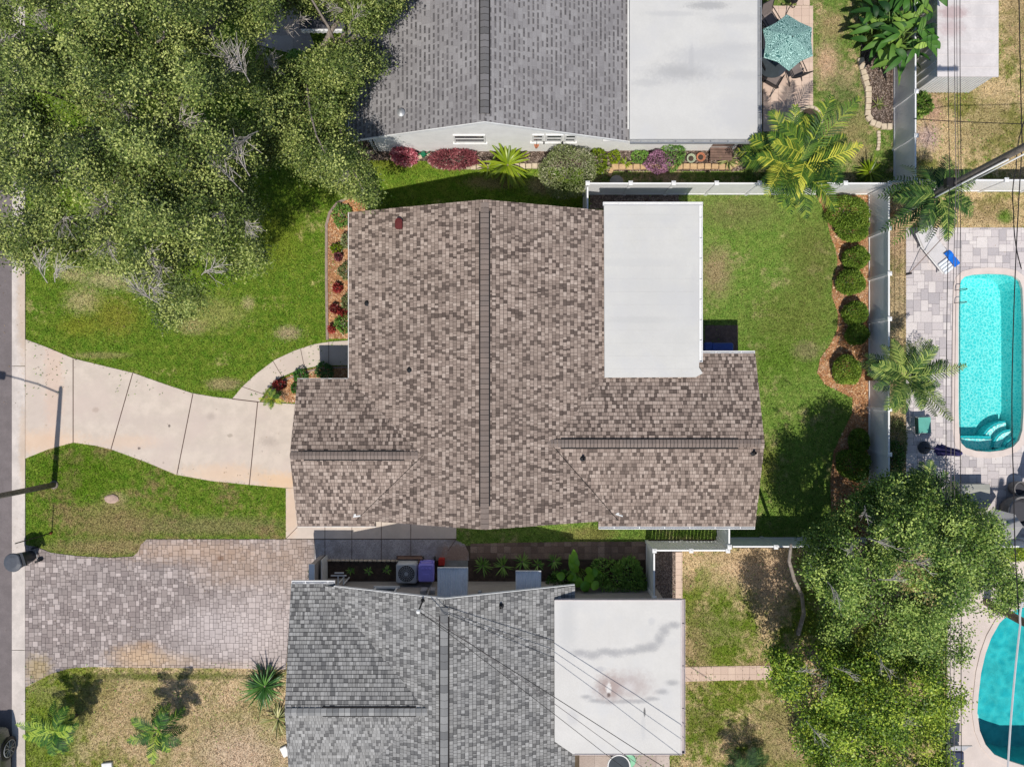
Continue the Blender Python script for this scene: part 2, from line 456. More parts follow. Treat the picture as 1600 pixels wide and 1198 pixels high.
# ------------------------------------------------------------------ lawns: base sheets, then blades of grass
LUSH, MID, DRY = (0.135,0.265,0.022), (0.255,0.345,0.045), (0.68,0.56,0.27)
g_front = grass_mat('grass_front', LUSH, MID, DRY, 0.25, [
   pspot(130,470,24,16,(0.68,0.56,0.30),0.7,0.8,3.2), pspot(112,428,18,10,(0.66,0.55,0.3),0.7,0.8,3.2), pspot(180,435,44,15,(0.68,0.58,0.34),0.7,0.8,3.0), pspot(180,495,34,26,(0.34,0.32,0.05),0.7,0.8), pspot(120,510,26,14,(0.33,0.33,0.04),0.6,0.8),
   pspot(335,490,40,22,(0.56,0.50,0.2),0.5,0.9,3.2), pspot(388,474,8,9,(0.66,0.55,0.3),0.7,0.8,3.0), pspot(300,510,24,12,(0.5,0.42,0.2),0.6), pspot(450,520,16,9,(0.66,0.5,0.34),0.75,0.8,3.0), pspot(350,600,26,9,(0.55,0.42,0.24),0.7), pspot(430,370,40,40,(0.25,0.28,0.03),0.5,0.8), pspot(160,555,40,5,(0.5,0.4,0.2),0.5),
   pspot(600,255,60,12,(0.26,0.26,0.04),0.5,0.8), pspot(770,285,40,10,(0.5,0.36,0.2),0.6), pspot(850,290,26,14,(0.5,0.35,0.25),0.6)])
g_low = grass_mat('grass_verge', LUSH, MID, (0.36,0.29,0.12), 0.42, [
   pspot(180,815,70,26,(0.44,0.33,0.16),0.75,0.7), pspot(170,855,90,12,(0.5,0.36,0.2),0.7,0.7), pspot(330,822,110,14,(0.42,0.33,0.18),0.6,0.8), pspot(180,780,18,12,(0.5,0.42,0.2),0.8), pspot(85,760,6,5,(0.55,0.45,0.2),0.8), pspot(120,740,60,36,(0.11,0.22,0.006),0.5)])
g_back = grass_mat('grass_back', (0.18,0.32,0.05), (0.29,0.39,0.085), (0.52,0.46,0.22), 0.34, [
   pspot(1118,425,22,34,(0.5,0.36,0.22),0.8,0.8), pspot(1150,330,60,24,(0.26,0.25,0.10),0.7,0.9), pspot(1270,400,36,60,(0.21,0.2,0.06),0.6,0.9), pspot(1240,500,60,40,(0.2,0.2,0.05),0.5,0.9), pspot(1210,560,60,30,(0.13,0.24,0.02),0.6,0.9), pspot(1260,548,20,14,(0.42,0.32,0.2),0.5), pspot(1200,725,14,30,(0.36,0.34,0.08),0.6,0.8), pspot(920,835,40,12,(0.34,0.27,0.10),0.6)])
g_dry = grass_mat('grass_dry', (0.24,0.31,0.035), (0.42,0.39,0.10), (0.80,0.62,0.37), 0.54, [
   pspot(70,1120,60,70,(0.20,0.29,0.025),0.85,0.8), pspot(60,1180,60,40,(0.2,0.29,0.03),0.7,0.8), pspot(330,1140,120,90,(0.74,0.55,0.36),0.65,0.9,2.6), pspot(380,1180,60,40,(0.78,0.60,0.44),0.85,0.8), pspot(150,1090,40,30,(0.30,0.25,0.07),0.5), pspot(200,1120,60,60,(0.62,0.47,0.26),0.6,0.8), pspot(240,1056,180,5,(0.12,0.17,0.02),0.6)])
g_cback = grass_mat('grass_neighbour', (0.19,0.28,0.03), (0.32,0.345,0.065), (0.76,0.58,0.33), 0.55, [
   pspot(1165,885,60,34,(0.82,0.60,0.38),0.95,0.8), pspot(1210,905,30,44,(0.75,0.55,0.36),0.9), pspot(1075,910,10,14,(0.56,0.40,0.24),0.7), pspot(1090,1000,20,50,(0.40,0.30,0.15),0.7,0.9), pspot(1130,980,40,40,(0.13,0.23,0.015),0.7,0.9), pspot(1150,870,60,8,(0.6,0.44,0.26),0.7), pspot(1100,1130,30,30,(0.16,0.2,0.03),0.6), pspot(1220,1150,40,50,(0.48,0.37,0.2),0.7), pspot(1200,1040,40,8,(0.5,0.36,0.2),0.7)])
g_bback = grass_mat('grass_patio_side', (0.16,0.28,0.05), (0.27,0.33,0.085), (0.74,0.54,0.33), 0.42, [
   pspot(1292,100,18,30,(0.72,0.50,0.33),0.95,0.8), pspot(1300,40,20,20,(0.5,0.38,0.2),0.7), pspot(1325,200,30,30,(0.5,0.38,0.2),0.7,0.8), pspot(1320,150,26,36,(0.11,0.20,0.04),0.7,0.8), pspot(1345,240,16,20,(0.48,0.36,0.2),0.7)])
g_ne = grass_mat('grass_weedy', (0.24,0.27,0.06), (0.42,0.38,0.13), (0.74,0.57,0.32), 0.64, [
   pspot(1460,170,14,26,(0.56,0.36,0.26),0.85,0.8), pspot(1448,215,18,18,(0.62,0.46,0.42),0.9,0.8), pspot(1560,200,60,40,(0.30,0.27,0.09),0.6), pspot(1500,160,30,20,(0.24,0.24,0.05),0.6), pspot(1550,330,40,20,(0.40,0.29,0.15),0.6), pspot(1570,338,12,10,(0.12,0.26,0.02),0.8), pspot(1400,380,14,40,(0.5,0.34,0.22),0.7,0.8), pspot(1402,470,12,50,(0.4,0.32,0.2),0.5), pspot(1590,30,20,60,(0.42,0.32,0.16),0.6)])
M_blade = {}
LAWNS = []
def lawn(px, m, dens, hgt=0.055, z=0.004, label=None):
    s = MB(); poly = PP(px); s.sheet(poly, z); s.build('lawn', m, kind='structure')
    LAWNS.append((poly, m, dens, hgt, z))
lawn([(40,-200),(545,-200),(545,228),(925,228),(925,335),(560,335),(560,660),(40,660)], g_front, 1000)
lawn([(40,690),(115,680),(447,740),(447,868),(200,872),(40,872)], g_low, 1000)
lawn([(922,302),(1360,302),(1360,842),(922,842)], g_back, 900)
lawn([(713,800),(1012,800),(1012,852),(713,852)], g_back, 900, z=0.003)
lawn([(40,1035),(455,1035),(455,1420),(40,1420)], g_dry, 800)
lawn([(1066,856),(1500,856),(1480,1420),(985,1420),(985,1176),(1066,1176)], g_cback, 750)
lawn([(1270,-220),(1400,-220),(1400,286),(1160,286),(1160,208),(1270,208)], g_bback, 800)
lawn([(925,267),(1400,267),(1400,300),(925,300)], g_bback, 800, z=0.0025)
lawn([(1192,-220),(1270,-220),(1270,10),(1192,10)], g_bback, 800)
lawn([(1401,-220),(1780,-220),(1780,288),(1401,288)], g_ne, 700)
lawn([(1362,296),(1780,296),(1780,356),(1416,356),(1416,846),(1362,846)], g_ne, 700, 0.06)

# ------------------------------------------------------------------ beds of mulch and soil
M_mulch = mat('orange_mulch', (0.50,0.25,0.11), 0.25, 8, 0.95, 0.9, 55, fine=0.75, col2=(0.38,0.19,0.085), big=(2.5,(0.52,0.36,0.25),0.5))
M_soil = mat('dark_soil', (0.12,0.085,0.065), 0.5, 5, 0.95, 0.8, 50, fine=0.7)
M_mulch_or_shade = mat('brown_mulch_or_shade', (0.27,0.18,0.145), 0.4, 6, 0.95, 0.9, 55, fine=0.8)
M_gravel = mat('pebbles', (0.30,0.27,0.25), 0.5, 9, 0.95, 0.9, 60, fine=0.8)
BED_FRONT = [(512,529),(511,440),(511,352),(516,334),(528,319),(546,311),(570,307),(572,345),(560,345),(560,529)]
BED_WALK = [(409,627),(424,606),(444,591),(470,580),(502,573),(552,572),(552,600),(480,600),(470,629)]
BED_BACK = [(1274,306),(1284,322),(1292,345),(1297,368),(1305,388),(1309,412),(1301,438),(1299,462),(1309,490),(1308,516),(1296,540),(1281,560),(1277,582),(1288,600),(1312,612),(1332,622),(1331,646),(1318,672),(1302,706),(1297,750),(1300,846),(1359,846),(1359,305)]
BED_B = [(556,250),(556,226),(1165,226),(1165,264),(1150,268),(955,268),(930,262),(680,262),(668,252)]
BED_B2 = [(1345,124),(1352,150),(1354,182),(1366,196),(1395,200),(1397,60),(1345,60)]
BED_C = [(497,874),(640,874),(733,876),(1014,874),(1014,940),(497,940)]
BED_F1 = [(922,304),(1060,304),(1060,326),(922,326)]
BED_CW = [(1022,862),(1054,862),(1054,940),(1022,940)]
BED_CY = [(400,1050),(450,1050),(452,1200),(438,1175),(400,1120),(388,1075)]
for px, m, z in ((BED_FRONT,M_mulch,0.014),(BED_WALK,M_mulch,0.014),(BED_BACK,M_mulch,0.014),(BED_B,M_soil,0.014),(BED_B2,M_soil,0.014),(BED_C,M_soil,0.012),(BED_F1,M_mulch_or_shade,0.012),(BED_CW,M_gravel,0.012)):
    s = MB(); s.sheet(PP(px), z); s.build('mulch_or_shade_bed' if m is not M_gravel else 'gravel_bed', m, kind='structure'); NOBLADE.append(PP(px))
for px in ([(1101,508),(1153,508),(1153,552),(1101,552)], ):
    s = MB(); s.sheet(PP(px), 0.013); s.build('mulch_or_shade_bed', M_mulch_or_shade, kind='structure'); NOBLADE.append(PP(px))  # brown square painted in where the shadow of the wing roof falls
def scatter_chips(px, n, m, L=(0.03,0.09), z=0.02):
    poly = np.array(PP(px)); lo, hi = poly.min(0), poly.max(0)
    X = RNG.uniform(lo[0],hi[0],n); Y = RNG.uniform(lo[1],hi[1],n); ok = inpoly(X,Y,poly); X,Y = X[ok],Y[ok]; n = len(X)
    a = RNG.uniform(0,6.28,n); l = RNG.uniform(*L,n)/2; wd = l*RNG.uniform(0.2,0.5,n)
    ca,sa = np.cos(a),np.sin(a); tz = RNG.uniform(-0.5,0.5,n)
    V = np.zeros((n,4,3))
    for i,(u,v) in enumerate(((-1,-1),(1,-1),(1,1),(-1,1))):
        V[:,i,0]=X+ca*l*u-sa*wd*v; V[:,i,1]=Y+sa*l*u+ca*wd*v; V[:,i,2]=z+0.012+tz*l*u*0.6+RNG.uniform(0,0.01,n)
    return np_mesh('mulch_chips', V.reshape(-1,3), np.arange(n*4).reshape(-1,4), RNG.uniform(0,1,n), m, kind='stuff')
M_chips = tone_mat('wood_chips', [(0,(0.24,0.10,0.04)),(0.4,(0.50,0.22,0.09)),(0.75,(0.62,0.36,0.17)),(1,(0.74,0.56,0.38))], grain=0)
M_chips2 = tone_mat('bark_chips', [(0,(0.06,0.04,0.03)),(0.5,(0.20,0.14,0.11)),(1,(0.40,0.32,0.27))], grain=0)
scatter_chips(BED_FRONT, 5200, M_chips); scatter_chips(BED_WALK, 5200, M_chips); scatter_chips(BED_BACK, 15000, M_chips)
scatter_chips(BED_B, 9000, M_chips2); scatter_chips(BED_B2, 3000, M_chips2); scatter_chips(BED_CW, 3000, M_chips2); scatter_chips(BED_F1, 2500, M_chips2)

# edging strips of the front beds
M_edge = mat('edging_concrete', (0.36,0.27,0.23), 0.3, 6, 0.9, 0.2, 50)
e = MB(); e.ribbon(PP([(512,531),(510.5,440),(510.5,352),(515.5,333),(527,318),(545,309.5),(566,306)]), 0.10, 0.07, z0=0.0)
e.build('bed_edging', M_edge, label='low curved concrete edging strip around the front mulch bed', cat='edging')
e = MB(); e.ribbon(PP([(413,627),(427,608),(447,593),(472,582.5),(503,575),(545,573.5)]), 0.06, 0.05, z0=0.0)
e.build('bed_edging', M_edge, label='thin edging strip between the curved walk and its mulch bed', cat='edging')

# ------------------------------------------------------------------ pavers
def paver_fill(poly, unit, sizes, weights, gap, z, thick, seed, holes=(), tonef=None):
    """random ashlar of rectangular pavers; every paver is its own raised block"""
    rnd = random.Random(seed)
    xs=[p[0] for p in poly]; ys=[p[1] for p in poly]
    x0,y0=min(xs),min(ys); nx=int((max(xs)-x0)/unit)+1; ny=int((max(ys)-y0)/unit)+1
    occ=[[False]*ny for _ in range(nx)]; mb=MB()
    for iy in range(ny):
        for ix in range(nx):
            if occ[ix][iy]: continue
            order = rnd.choices(sizes, weights, k=4)+[(1,1)]
            for a,b in order:
                if ix+a<=nx and iy+b<=ny and all(not occ[ix+i][iy+jj] for i in range(a) for jj in range(b)): break
            else: a=b=1
            for i in range(a):
                for jj in range(b):
                    if ix+i<nx and iy+jj<ny: occ[ix+i][iy+jj]=True
            X0=x0+ix*unit+gap/2; X1=x0+(ix+a)*unit-gap/2; Y0=y0+iy*unit+gap/2; Y1=y0+(iy+b)*unit-gap/2
            if any(any(inpoly(np.array([X0,X1,X1,X0]),np.array([Y0,Y0,Y1,Y1]),h)) for h in holes):
                t=rnd.random()
                for i in range(2*a):      # blocks that meet the pool are cut to small pieces that stop under its coping
                    for jj in range(2*b):
                        u0=X0+(X1-X0)*i/(2*a); u1=X0+(X1-X0)*(i+1)/(2*a); q0=Y0+(Y1-Y0)*jj/(2*b); q1=Y0+(Y1-Y0)*(jj+1)/(2*b)
                        if any(inpoly(np.array([(u0+u1)/2]),np.array([(q0+q1)/2]),h)[0] for h in holes): continue
                        pl=clip_rect(poly,u0,u1,q0,q1)
                        if pl: mb.prism(pl,z,z+thick,t)
                continue
            pl=clip_rect(poly,X0,X1,Y0,Y1)
            if not pl: continue
            t=rnd.random() if tonef is None else tonef(rnd,(X0+X1)/2,(Y0+Y1)/2)
            mb.prism(pl,z,z+thick+rnd.uniform(0,0.003),t)
    return mb
PAVE = [(40,851),(58,854),(80,863),(120,868),(170,871),(208,869),(216,862),(221,850),(230,842),(491,842),(491,907),(456,912),(447,1045),(398,1045),(389,1043.5),(200,1042),(140,1041),(110,1043),(80,1052),(40,1073)]
NOBLADE.append(PP(PAVE))
M_pave_base = mat('paver_joint_sand', (0.15,0.12,0.11), 0.3, 5, 0.95, 0.3, 60)
s = MB(); s.sheet(PP(PAVE), 0.010); pv = s.build('paver_driveway', M_pave_base, kind='structure')
M_pave = tone_mat('pavers_drive', [(0,(0.26,0.215,0.205)),(0.45,(0.335,0.282,0.265)),(0.75,(0.41,0.35,0.33)),(1,(0.54,0.465,0.44))], grain=0.4, gscale=60, var=0.15,
   spots=[pspot(300,860,110,16,(0.48,0.32,0.21),0.5,0.9), pspot(380,890,60,24,(0.42,0.29,0.20),0.45,0.9), pspot(460,870,26,50,(0.42,0.30,0.22),0.4,0.9), pspot(215,1025,36,16,(0.58,0.39,0.22),0.6,0.8), pspot(255,1032,50,10,(0.54,0.39,0.25),0.5,0.9), pspot(230,1008,14,7,(0.4,0.26,0.15),0.6,0.7), pspot(380,1040,60,7,(0.48,0.36,0.27),0.5,0.7), pspot(60,1045,18,20,(0.36,0.27,0.12),0.7,0.6),
          pspot(420,990,80,60,(0.62,0.54,0.52),0.5,0.9), pspot(330,985,60,30,(0.6,0.54,0.53),0.35,0.9), pspot(345,872,5,4,(0.2,0.12,0.08),0.8,0.5)], bump=0.3)
o = paver_fill(PP(PAVE), 0.072, [(2,2),(3,2),(2,3),(3,3),(2,1),(4,3),(3,4)], [5,4,4,3,1,1,1], 0.012, 0.008, 0.022, 3).build('paving', M_pave, pv)

M_deck_base = mat('deck_joint_sand', (0.30,0.26,0.25), 0.3, 5, 0.95, 0.3, 60)
d1 = PP(DECK1)
dk = holed_sheet('pool_deck', d1, [p1w], 0.008, M_deck_base, kind='structure')
M_deck = tone_mat('pavers_deck', [(0,(0.42,0.39,0.40)),(0.3,(0.53,0.485,0.485)),(0.65,(0.60,0.55,0.54)),(1,(0.67,0.62,0.60))], grain=0.25, gscale=50, var=0.12, hue=(0.42,0.36,0.36), bump=0.25)
def ring_off(px, d):
    pts=[Vector(P(*q)).to_2d() for q in px]; n=len(pts); out=[]
    sg = 1 if sum(pts[i-1].x*pts[i].y-pts[i].x*pts[i-1].y for i in range(n))>0 else -1
    for i,p in enumerate(pts):
        t=(pts[(i+1)%n]-pts[i-1]).normalized(); nn=Vector((t.y,-t.x))*sg
        out.append((p.x+nn.x*d,p.y+nn.y*d))
    return out
o = paver_fill(d1, 0.145, [(2,2),(3,2),(2,1),(1,1),(2,3),(3,3)], [4,4,3,1,2,2], 0.008, 0.006, 0.022, 5, holes=[ring_off(POOL1,0.14)]).build('paving', M_deck, dk)
# cut away the ring of pavers under the coping by leaving them below it (coping top is higher)
M_deck2 = mat('pool_concrete', (0.66,0.57,0.52), 0.12, 1.2, 0.8, 0.2, 60, fine=0.2)
holed_sheet('pool_deck', PP(DECK2), [p2w], 0.012, M_deck2, kind='structure')
NOBLADE += [d1, PP(DECK2)]

def tile_walk(name, px, unit, m, seed, sizes=((1,1),), base=M_pave_base, z=0.008, gap=0.007, base_z=None):
    s = MB(); s.sheet(PP(px), z if base_z is None else base_z); b = s.build(name, base, kind='structure'); NOBLADE.append(PP(px))
    o = paver_fill(PP(px), unit, list(sizes), [1]*len(sizes), gap, z-0.002, 0.02, seed).build('paving', m, b)
    return b
M_tile_base = mat('tile_grout', (0.42,0.32,0.26), 0.2, 5, 0.95, 0.2, 60)
M_tile = tone_mat('patio_tiles', [(0,(0.56,0.42,0.34)),(1,(0.66,0.51,0.41))], grain=0.15, gscale=40, var=0.2, hue=(0.50,0.38,0.32))
M_tile_grey = tone_mat('grey_tiles', [(0,(0.40,0.33,0.29)),(1,(0.54,0.46,0.41))], grain=0.3, gscale=40, var=0.3, hue=(0.30,0.22,0.18))
M_tile_red = tone_mat('red_brick_pavers', [(0,(0.17,0.11,0.085)),(0.5,(0.27,0.18,0.135)),(1,(0.38,0.27,0.21))], grain=0.5, gscale=30, var=0.6, hue=(0.13,0.09,0.07))
tile_walk('patio', [(1192,10),(1270,10),(1270,206),(1192,206)], 0.30, M_tile, 11, base=M_tile_base)
tile_walk('path', [(1244,-60),(1265,-60),(1265,9.5),(1244,9.5)], 0.26, M_tile, 12)
tile_walk('path', [(1070,1041),(1140,1040),(1206,1039),(1206,1061),(1140,1062),(1070,1064)], 0.28, M_tile, 13, base=M_tile_base)
tile_walk('path', [(735,849),(812,847),(900,846),(1014,845.5),(1014,874),(735,872)], 0.262, M_tile_red, 14)
tile_walk('path', [(1055,862),(1066,862),(1066,938),(1055,938)], 0.25, M_tile, 15, z=0.02)
tile_walk('patio', [(905,1120),(1046,1120),(1046,1300),(905,1300)], 0.6, M_tile_grey, 16, z=0.016)
tile_walk('path', [(395,-120),(470,-120),(482,48),(492,72),(470,88),(400,70)], 0.8, M_tile_grey, 17, z=0.012)

# ------------------------------------------------------------------ swimming pools
def water_mat(name, dim, bright, scale, lo, hi):
    m, nt, out = new_mat(name)
    g = nt.nodes.new('ShaderNodeNewGeometry'); pos = g.outputs['Position']
    n0 = noise(nt, pos, 2.6, 3, 0.6)
    sc = nt.nodes.new('ShaderNodeVectorMath'); sc.operation='SCALE'; sc.inputs['Scale'].default_value=0.22; nt.links.new(n0.outputs['Color'], sc.inputs[0])
    ad = nt.nodes.new('ShaderNodeVectorMath'); ad.operation='ADD'; nt.links.new(pos, ad.inputs[0]); nt.links.new(sc.outputs[0], ad.inputs[1])
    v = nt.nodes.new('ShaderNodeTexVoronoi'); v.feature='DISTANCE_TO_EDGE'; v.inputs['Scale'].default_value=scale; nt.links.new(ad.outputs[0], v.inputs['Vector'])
    c = mixc(nt, maprange(nt, v.outputs['Distance'], lo, hi), bright, dim)  # cell-edge tint paints the caustic light net into the water colour
    tr = nt.nodes.new('ShaderNodeBsdfTransparent'); nt.links.new(c, tr.inputs[0])
    gl = nt.nodes.new('ShaderNodeBsdfGlossy'); gl.inputs['Roughness'].default_value=0.03
    b = nt.nodes.new('ShaderNodeBump'); b.inputs['Strength'].default_value=0.35; b.inputs['Distance'].default_value=0.05
    n2 = noise(nt, pos, 7.0, 3, 0.6); nt.links.new(n2.outputs[0], b.inputs['Height']); nt.links.new(b.outputs[0], gl.inputs['Normal'])
    fr = nt.nodes.new('ShaderNodeFresnel'); fr.inputs['IOR'].default_value=1.33; nt.links.new(b.outputs[0], fr.inputs['Normal'])
    mx = nt.nodes.new('ShaderNodeMixShader'); nt.links.new(fr.outputs[0], mx.inputs[0]); nt.links.new(tr.outputs[0], mx.inputs[1]); nt.links.new(gl.outputs[0], mx.inputs[2])
    nt.links.new(mx.outputs[0], out.inputs[0]); return m

def pool(px, depth, label, m_shell, m_water, m_cop, cop_w, loc):
    root = thing('swimming_pool', label, 'swimming pool', loc)
    pts = PP(px); n = len(pts); s = MB()
    s.add([(p[0],p[1],0.0) for p in pts]+[(p[0],p[1],-depth) for p in pts],
          [tuple(range(n,2*n))]+[((i+1)%n,i,n+i,n+(i+1)%n) for i in range(n)])
    sh = s.build('pool_shell', m_shell, root)
    bm = bmesh.new(); bm.from_mesh(sh.data); bmesh.ops.triangulate(bm, faces=[f for f in bm.faces if len(f.verts)>4]); bmesh.ops.recalc_face_normals(bm, faces=bm.faces); bm.to_mesh(sh.data); bm.free()
    s = MB(); s.sheet(pts, -0.06); s.build('pool_water', m_water, root)
    outer = ring_off(px, cop_w); inner = ring_off(px, -0.02); s = MB()
    for i in range(n):
        jn=(i+1)%n
        s.add([(*inner[i],-0.08),(*inner[jn],-0.08),(*inner[jn],0.045),(*inner[i],0.045),(*outer[i],0.045),(*outer[jn],0.045),(*outer[i],0.0),(*outer[jn],0.0)],
              [(0,1,2,3),(3,2,5,4),(4,5,7,6)])
    s.build('coping', m_cop, root)
    return root
M_shell1 = mat('fibreglass_shell', (0.28,0.76,0.76), 0.06, 2, 0.4, 0, 20, fine=0)
M_step1 = mat('step_gelcoat', (0.80,0.92,0.90), 0.05, 2, 0.4, 0, 20, fine=0)
M_step2 = mat('step_riser', (0.05,0.50,0.55), 0.05, 2, 0.4, 0, 20, fine=0)
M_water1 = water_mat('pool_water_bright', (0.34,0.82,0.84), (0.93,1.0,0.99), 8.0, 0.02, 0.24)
M_cop = mat('coping_stone', (0.70,0.60,0.55), 0.12, 2, 0.8, 0.15, 60, fine=0.15)
pl1 = pool(POOL1, 1.25, 'small turquoise rectangular plunge pool with rounded ends and corner steps', M_shell1, M_water1, M_cop, 0.22, P(1548,566))
# corner steps and bench
def arc_step(cx, cy, r, a0, a1, z, rin=0.0):
    A=[math.radians(a0+(a1-a0)*i/14) for i in range(15)]
    return [(cx+r*math.cos(a),cy+r*math.sin(a)) for a in A]+([(cx+rin*math.cos(a),cy+rin*math.sin(a)) for a in reversed(A)] if rin else [(cx,cy)])
cx, cy = P(1594,702).x, P(1594,702).y
st = MB()
for r, z in ((0.36,-0.22),(0.68,-0.48),(1.0,-0.75)):
    st.prism([p for p in arc_step(cx,cy,r,92,178,z)], -1.24, z, 0.9)
so_ = st.build('step', M_step1, pl1)
nose = MB()
for r, z in ((0.36,-0.22),(0.68,-0.48),(1.0,-0.75)):
    nose.prism(arc_step(cx,cy,r+0.07,92,178,z,r+0.004), -1.23, z-0.03)
nose.build('step_edge', M_step2, so_)
b1 = MB(); b1.prism(PP([(1503,696),(1510,686),(1566,688),(1566,704),(1545,705.5),(1524,704)]), -1.24, -0.62); b1.build('bench', M_step1, pl1)
b1 = MB(); b1.prism(PP([(1506,683),(1566,683),(1566,687.6),(1509,685.6)]), -1.235, -0.66); b1.build('step_edge', M_step2, pl1)
M_shell2 = mat('dark_plaster', (0.06,0.55,0.58), 0.3, 1.0, 0.7, 0.2, 20, fine=0.1)
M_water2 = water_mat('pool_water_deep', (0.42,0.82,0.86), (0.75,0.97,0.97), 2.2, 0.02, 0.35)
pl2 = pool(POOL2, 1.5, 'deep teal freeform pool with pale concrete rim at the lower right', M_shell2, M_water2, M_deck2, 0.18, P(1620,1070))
d = MB(); c = P(1562,1150); d.box(c.x-0.16,c.x+0.16,c.y-0.16,c.y+0.16,-1.495,-1.47, M=Matrix.Translation((c.x,c.y,0))@Matrix.Rotation(0.2,4,'Z')@Matrix.Translation((-c.x,-c.y,0))); d.build('drain_cover', M_step1, pl2)

# ------------------------------------------------------------------ grass blades over the lawns
def blades(poly, m, dens, hgt, z):
    P_ = np.array(poly); lo = np.maximum(P_.min(0), (-21,-16)); hi = np.minimum(P_.max(0), (21,16))
    n = int((hi[0]-lo[0])*(hi[1]-lo[1])*dens)
    X = RNG.uniform(lo[0],hi[0],n); Y = RNG.uniform(lo[1],hi[1],n); ok = inpoly(X,Y,poly)
    jx,jy=RNG.normal(0,0.022,n),RNG.normal(0,0.022,n)
    for q in NOBLADE: ok &= ~inpoly(X+jx,Y+jy,q)
    X,Y = X[ok],Y[ok]; n = len(X)
    a = RNG.uniform(0,6.28,n); h = hgt*RNG.uniform(0.5,1.3,n); lean = h*RNG.uniform(0.2,1.3,n); wd = RNG.uniform(0.008,0.016,n)
    V = np.zeros((n,3,3))
    V[:,0,0]=X-np.sin(a)*wd; V[:,0,1]=Y+np.cos(a)*wd; V[:,1,0]=X+np.sin(a)*wd; V[:,1,1]=Y-np.cos(a)*wd
    V[:,2,0]=X+np.cos(a)*lean; V[:,2,1]=Y+np.sin(a)*lean; V[:,0:2,2]=z; V[:,2,2]=z+h
    return V.reshape(-1,3), n
for poly, m, dens, hgt, z in LAWNS:
    V, n = blades(poly, m, dens, hgt, z)
    np_mesh('grass', V, np.arange(n*3).reshape(-1,3), np.clip(RNG.normal(0.5,0.24,n),0,1), m, kind='stuff')
# ------------------------------------------------------------------ houses
def plane_frame(O, U, V):
    U = Vector(U).normalized(); V = Vector(V).normalized(); N = U.cross(V).normalized()
    if N.z < 0: N = -N
    return Vector(O), U, V, N

def shingles(mb, O, U, V, poly3, expo=0.136, wmin=0.08, wmax=0.17, seed=1, tonef=None, thick=(0.006,0.018), slit=0.019, shade_dash=None):
    """architectural shingles: courses of separate tabs, each a tilted slab with a front edge"""
    O, U, V, N = plane_frame(O, U, V); rnd = random.Random(seed)
    poly = [((Vector(p)-O).dot(U), (Vector(p)-O).dot(V)) for p in poly3]
    ar = sum(poly[i-1][0]*poly[i][1]-poly[i][0]*poly[i-1][1] for i in range(len(poly)))
    if ar < 0: poly = poly[::-1]
    u0,u1 = min(p[0] for p in poly), max(p[0] for p in poly); v0,v1 = min(p[1] for p in poly), max(p[1] for p in poly)
    v = v0; k = 0; prev = 1.0
    flip = (U.cross(V)).z < 0
    while v < v1:
        u = u0 - rnd.random()*wmax
        while u < u1:
            wd = rnd.uniform(wmin,wmax) if rnd.random()<0.8 else rnd.uniform(wmin*0.6,wmin)
            t = rnd.random() if tonef is None else tonef(rnd)
            if t < 0.33 and prev < 0.33: t = tonef(rnd)
            prev = t
            lo = thick[0] if t < 0.35 else thick[1]
            pl = clip_rect(poly, u+slit*0.5, u+wd, v, v+expo-slit)
            if pl:
                def W(a,b,off): return O+U*a+V*b+N*off
                off = lambda b: 0.004 + lo*(1-(b-v)/expo)
                vs = [W(a,b,off(b)) for a,b in pl]; n = len(vs)
                f = list(range(n)); f = f[::-1] if flip else f
                mb.add(vs, [tuple(f)], t)
                bt = sorted([q for q in pl if abs(q[1]-v) < 1e-6])
                if len(bt) >= 2:
                    a,b = bt[0],bt[-1]
                    fv = [W(*a,-0.002),W(*b,-0.002),W(*b,off(v)),W(*a,off(v))]
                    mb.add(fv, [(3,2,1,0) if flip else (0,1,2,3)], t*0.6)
                # side edges
                for q in (pl,):
                    ls = sorted([p for p in q if abs(p[0]-u-slit*0.5) < 1e-6], key=lambda p:p[1])
                    if len(ls) >= 2:
                        a,b = ls[0],ls[-1]
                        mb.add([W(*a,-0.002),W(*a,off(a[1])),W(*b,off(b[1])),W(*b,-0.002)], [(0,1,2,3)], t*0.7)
            if shade_dash and rnd.random() < shade_dash:  # dark quads paint the shade line under raised tabs
                dl=clip_rect(poly,u,u+rnd.uniform(0.12,0.2),v+expo-0.075,v+expo-0.012)
                if dl:
                    f=list(range(len(dl))); f=f[::-1] if flip else f
                    mb.add([O+U*a+V*b+N*0.024 for a,b in dl],[tuple(f)],rnd.uniform(0.13,0.24))
            u += wd
        v += expo; k += 1

def roof_deck(mb, poly3, th=0.10):
    top = [Vector(p) for p in poly3]; n = len(top)
    nn = (top[1]-top[0]).cross(top[2]-top[1])
    if nn.z < 0: top = top[::-1]
    vs = top + [p - Vector((0,0,th)) for p in top]
    mb.add(vs, [tuple(range(n)), tuple(range(2*n-1,n-1,-1))]+[(i,n+i,n+(i+1)%n,(i+1)%n) for i in range(n)], 0.02)

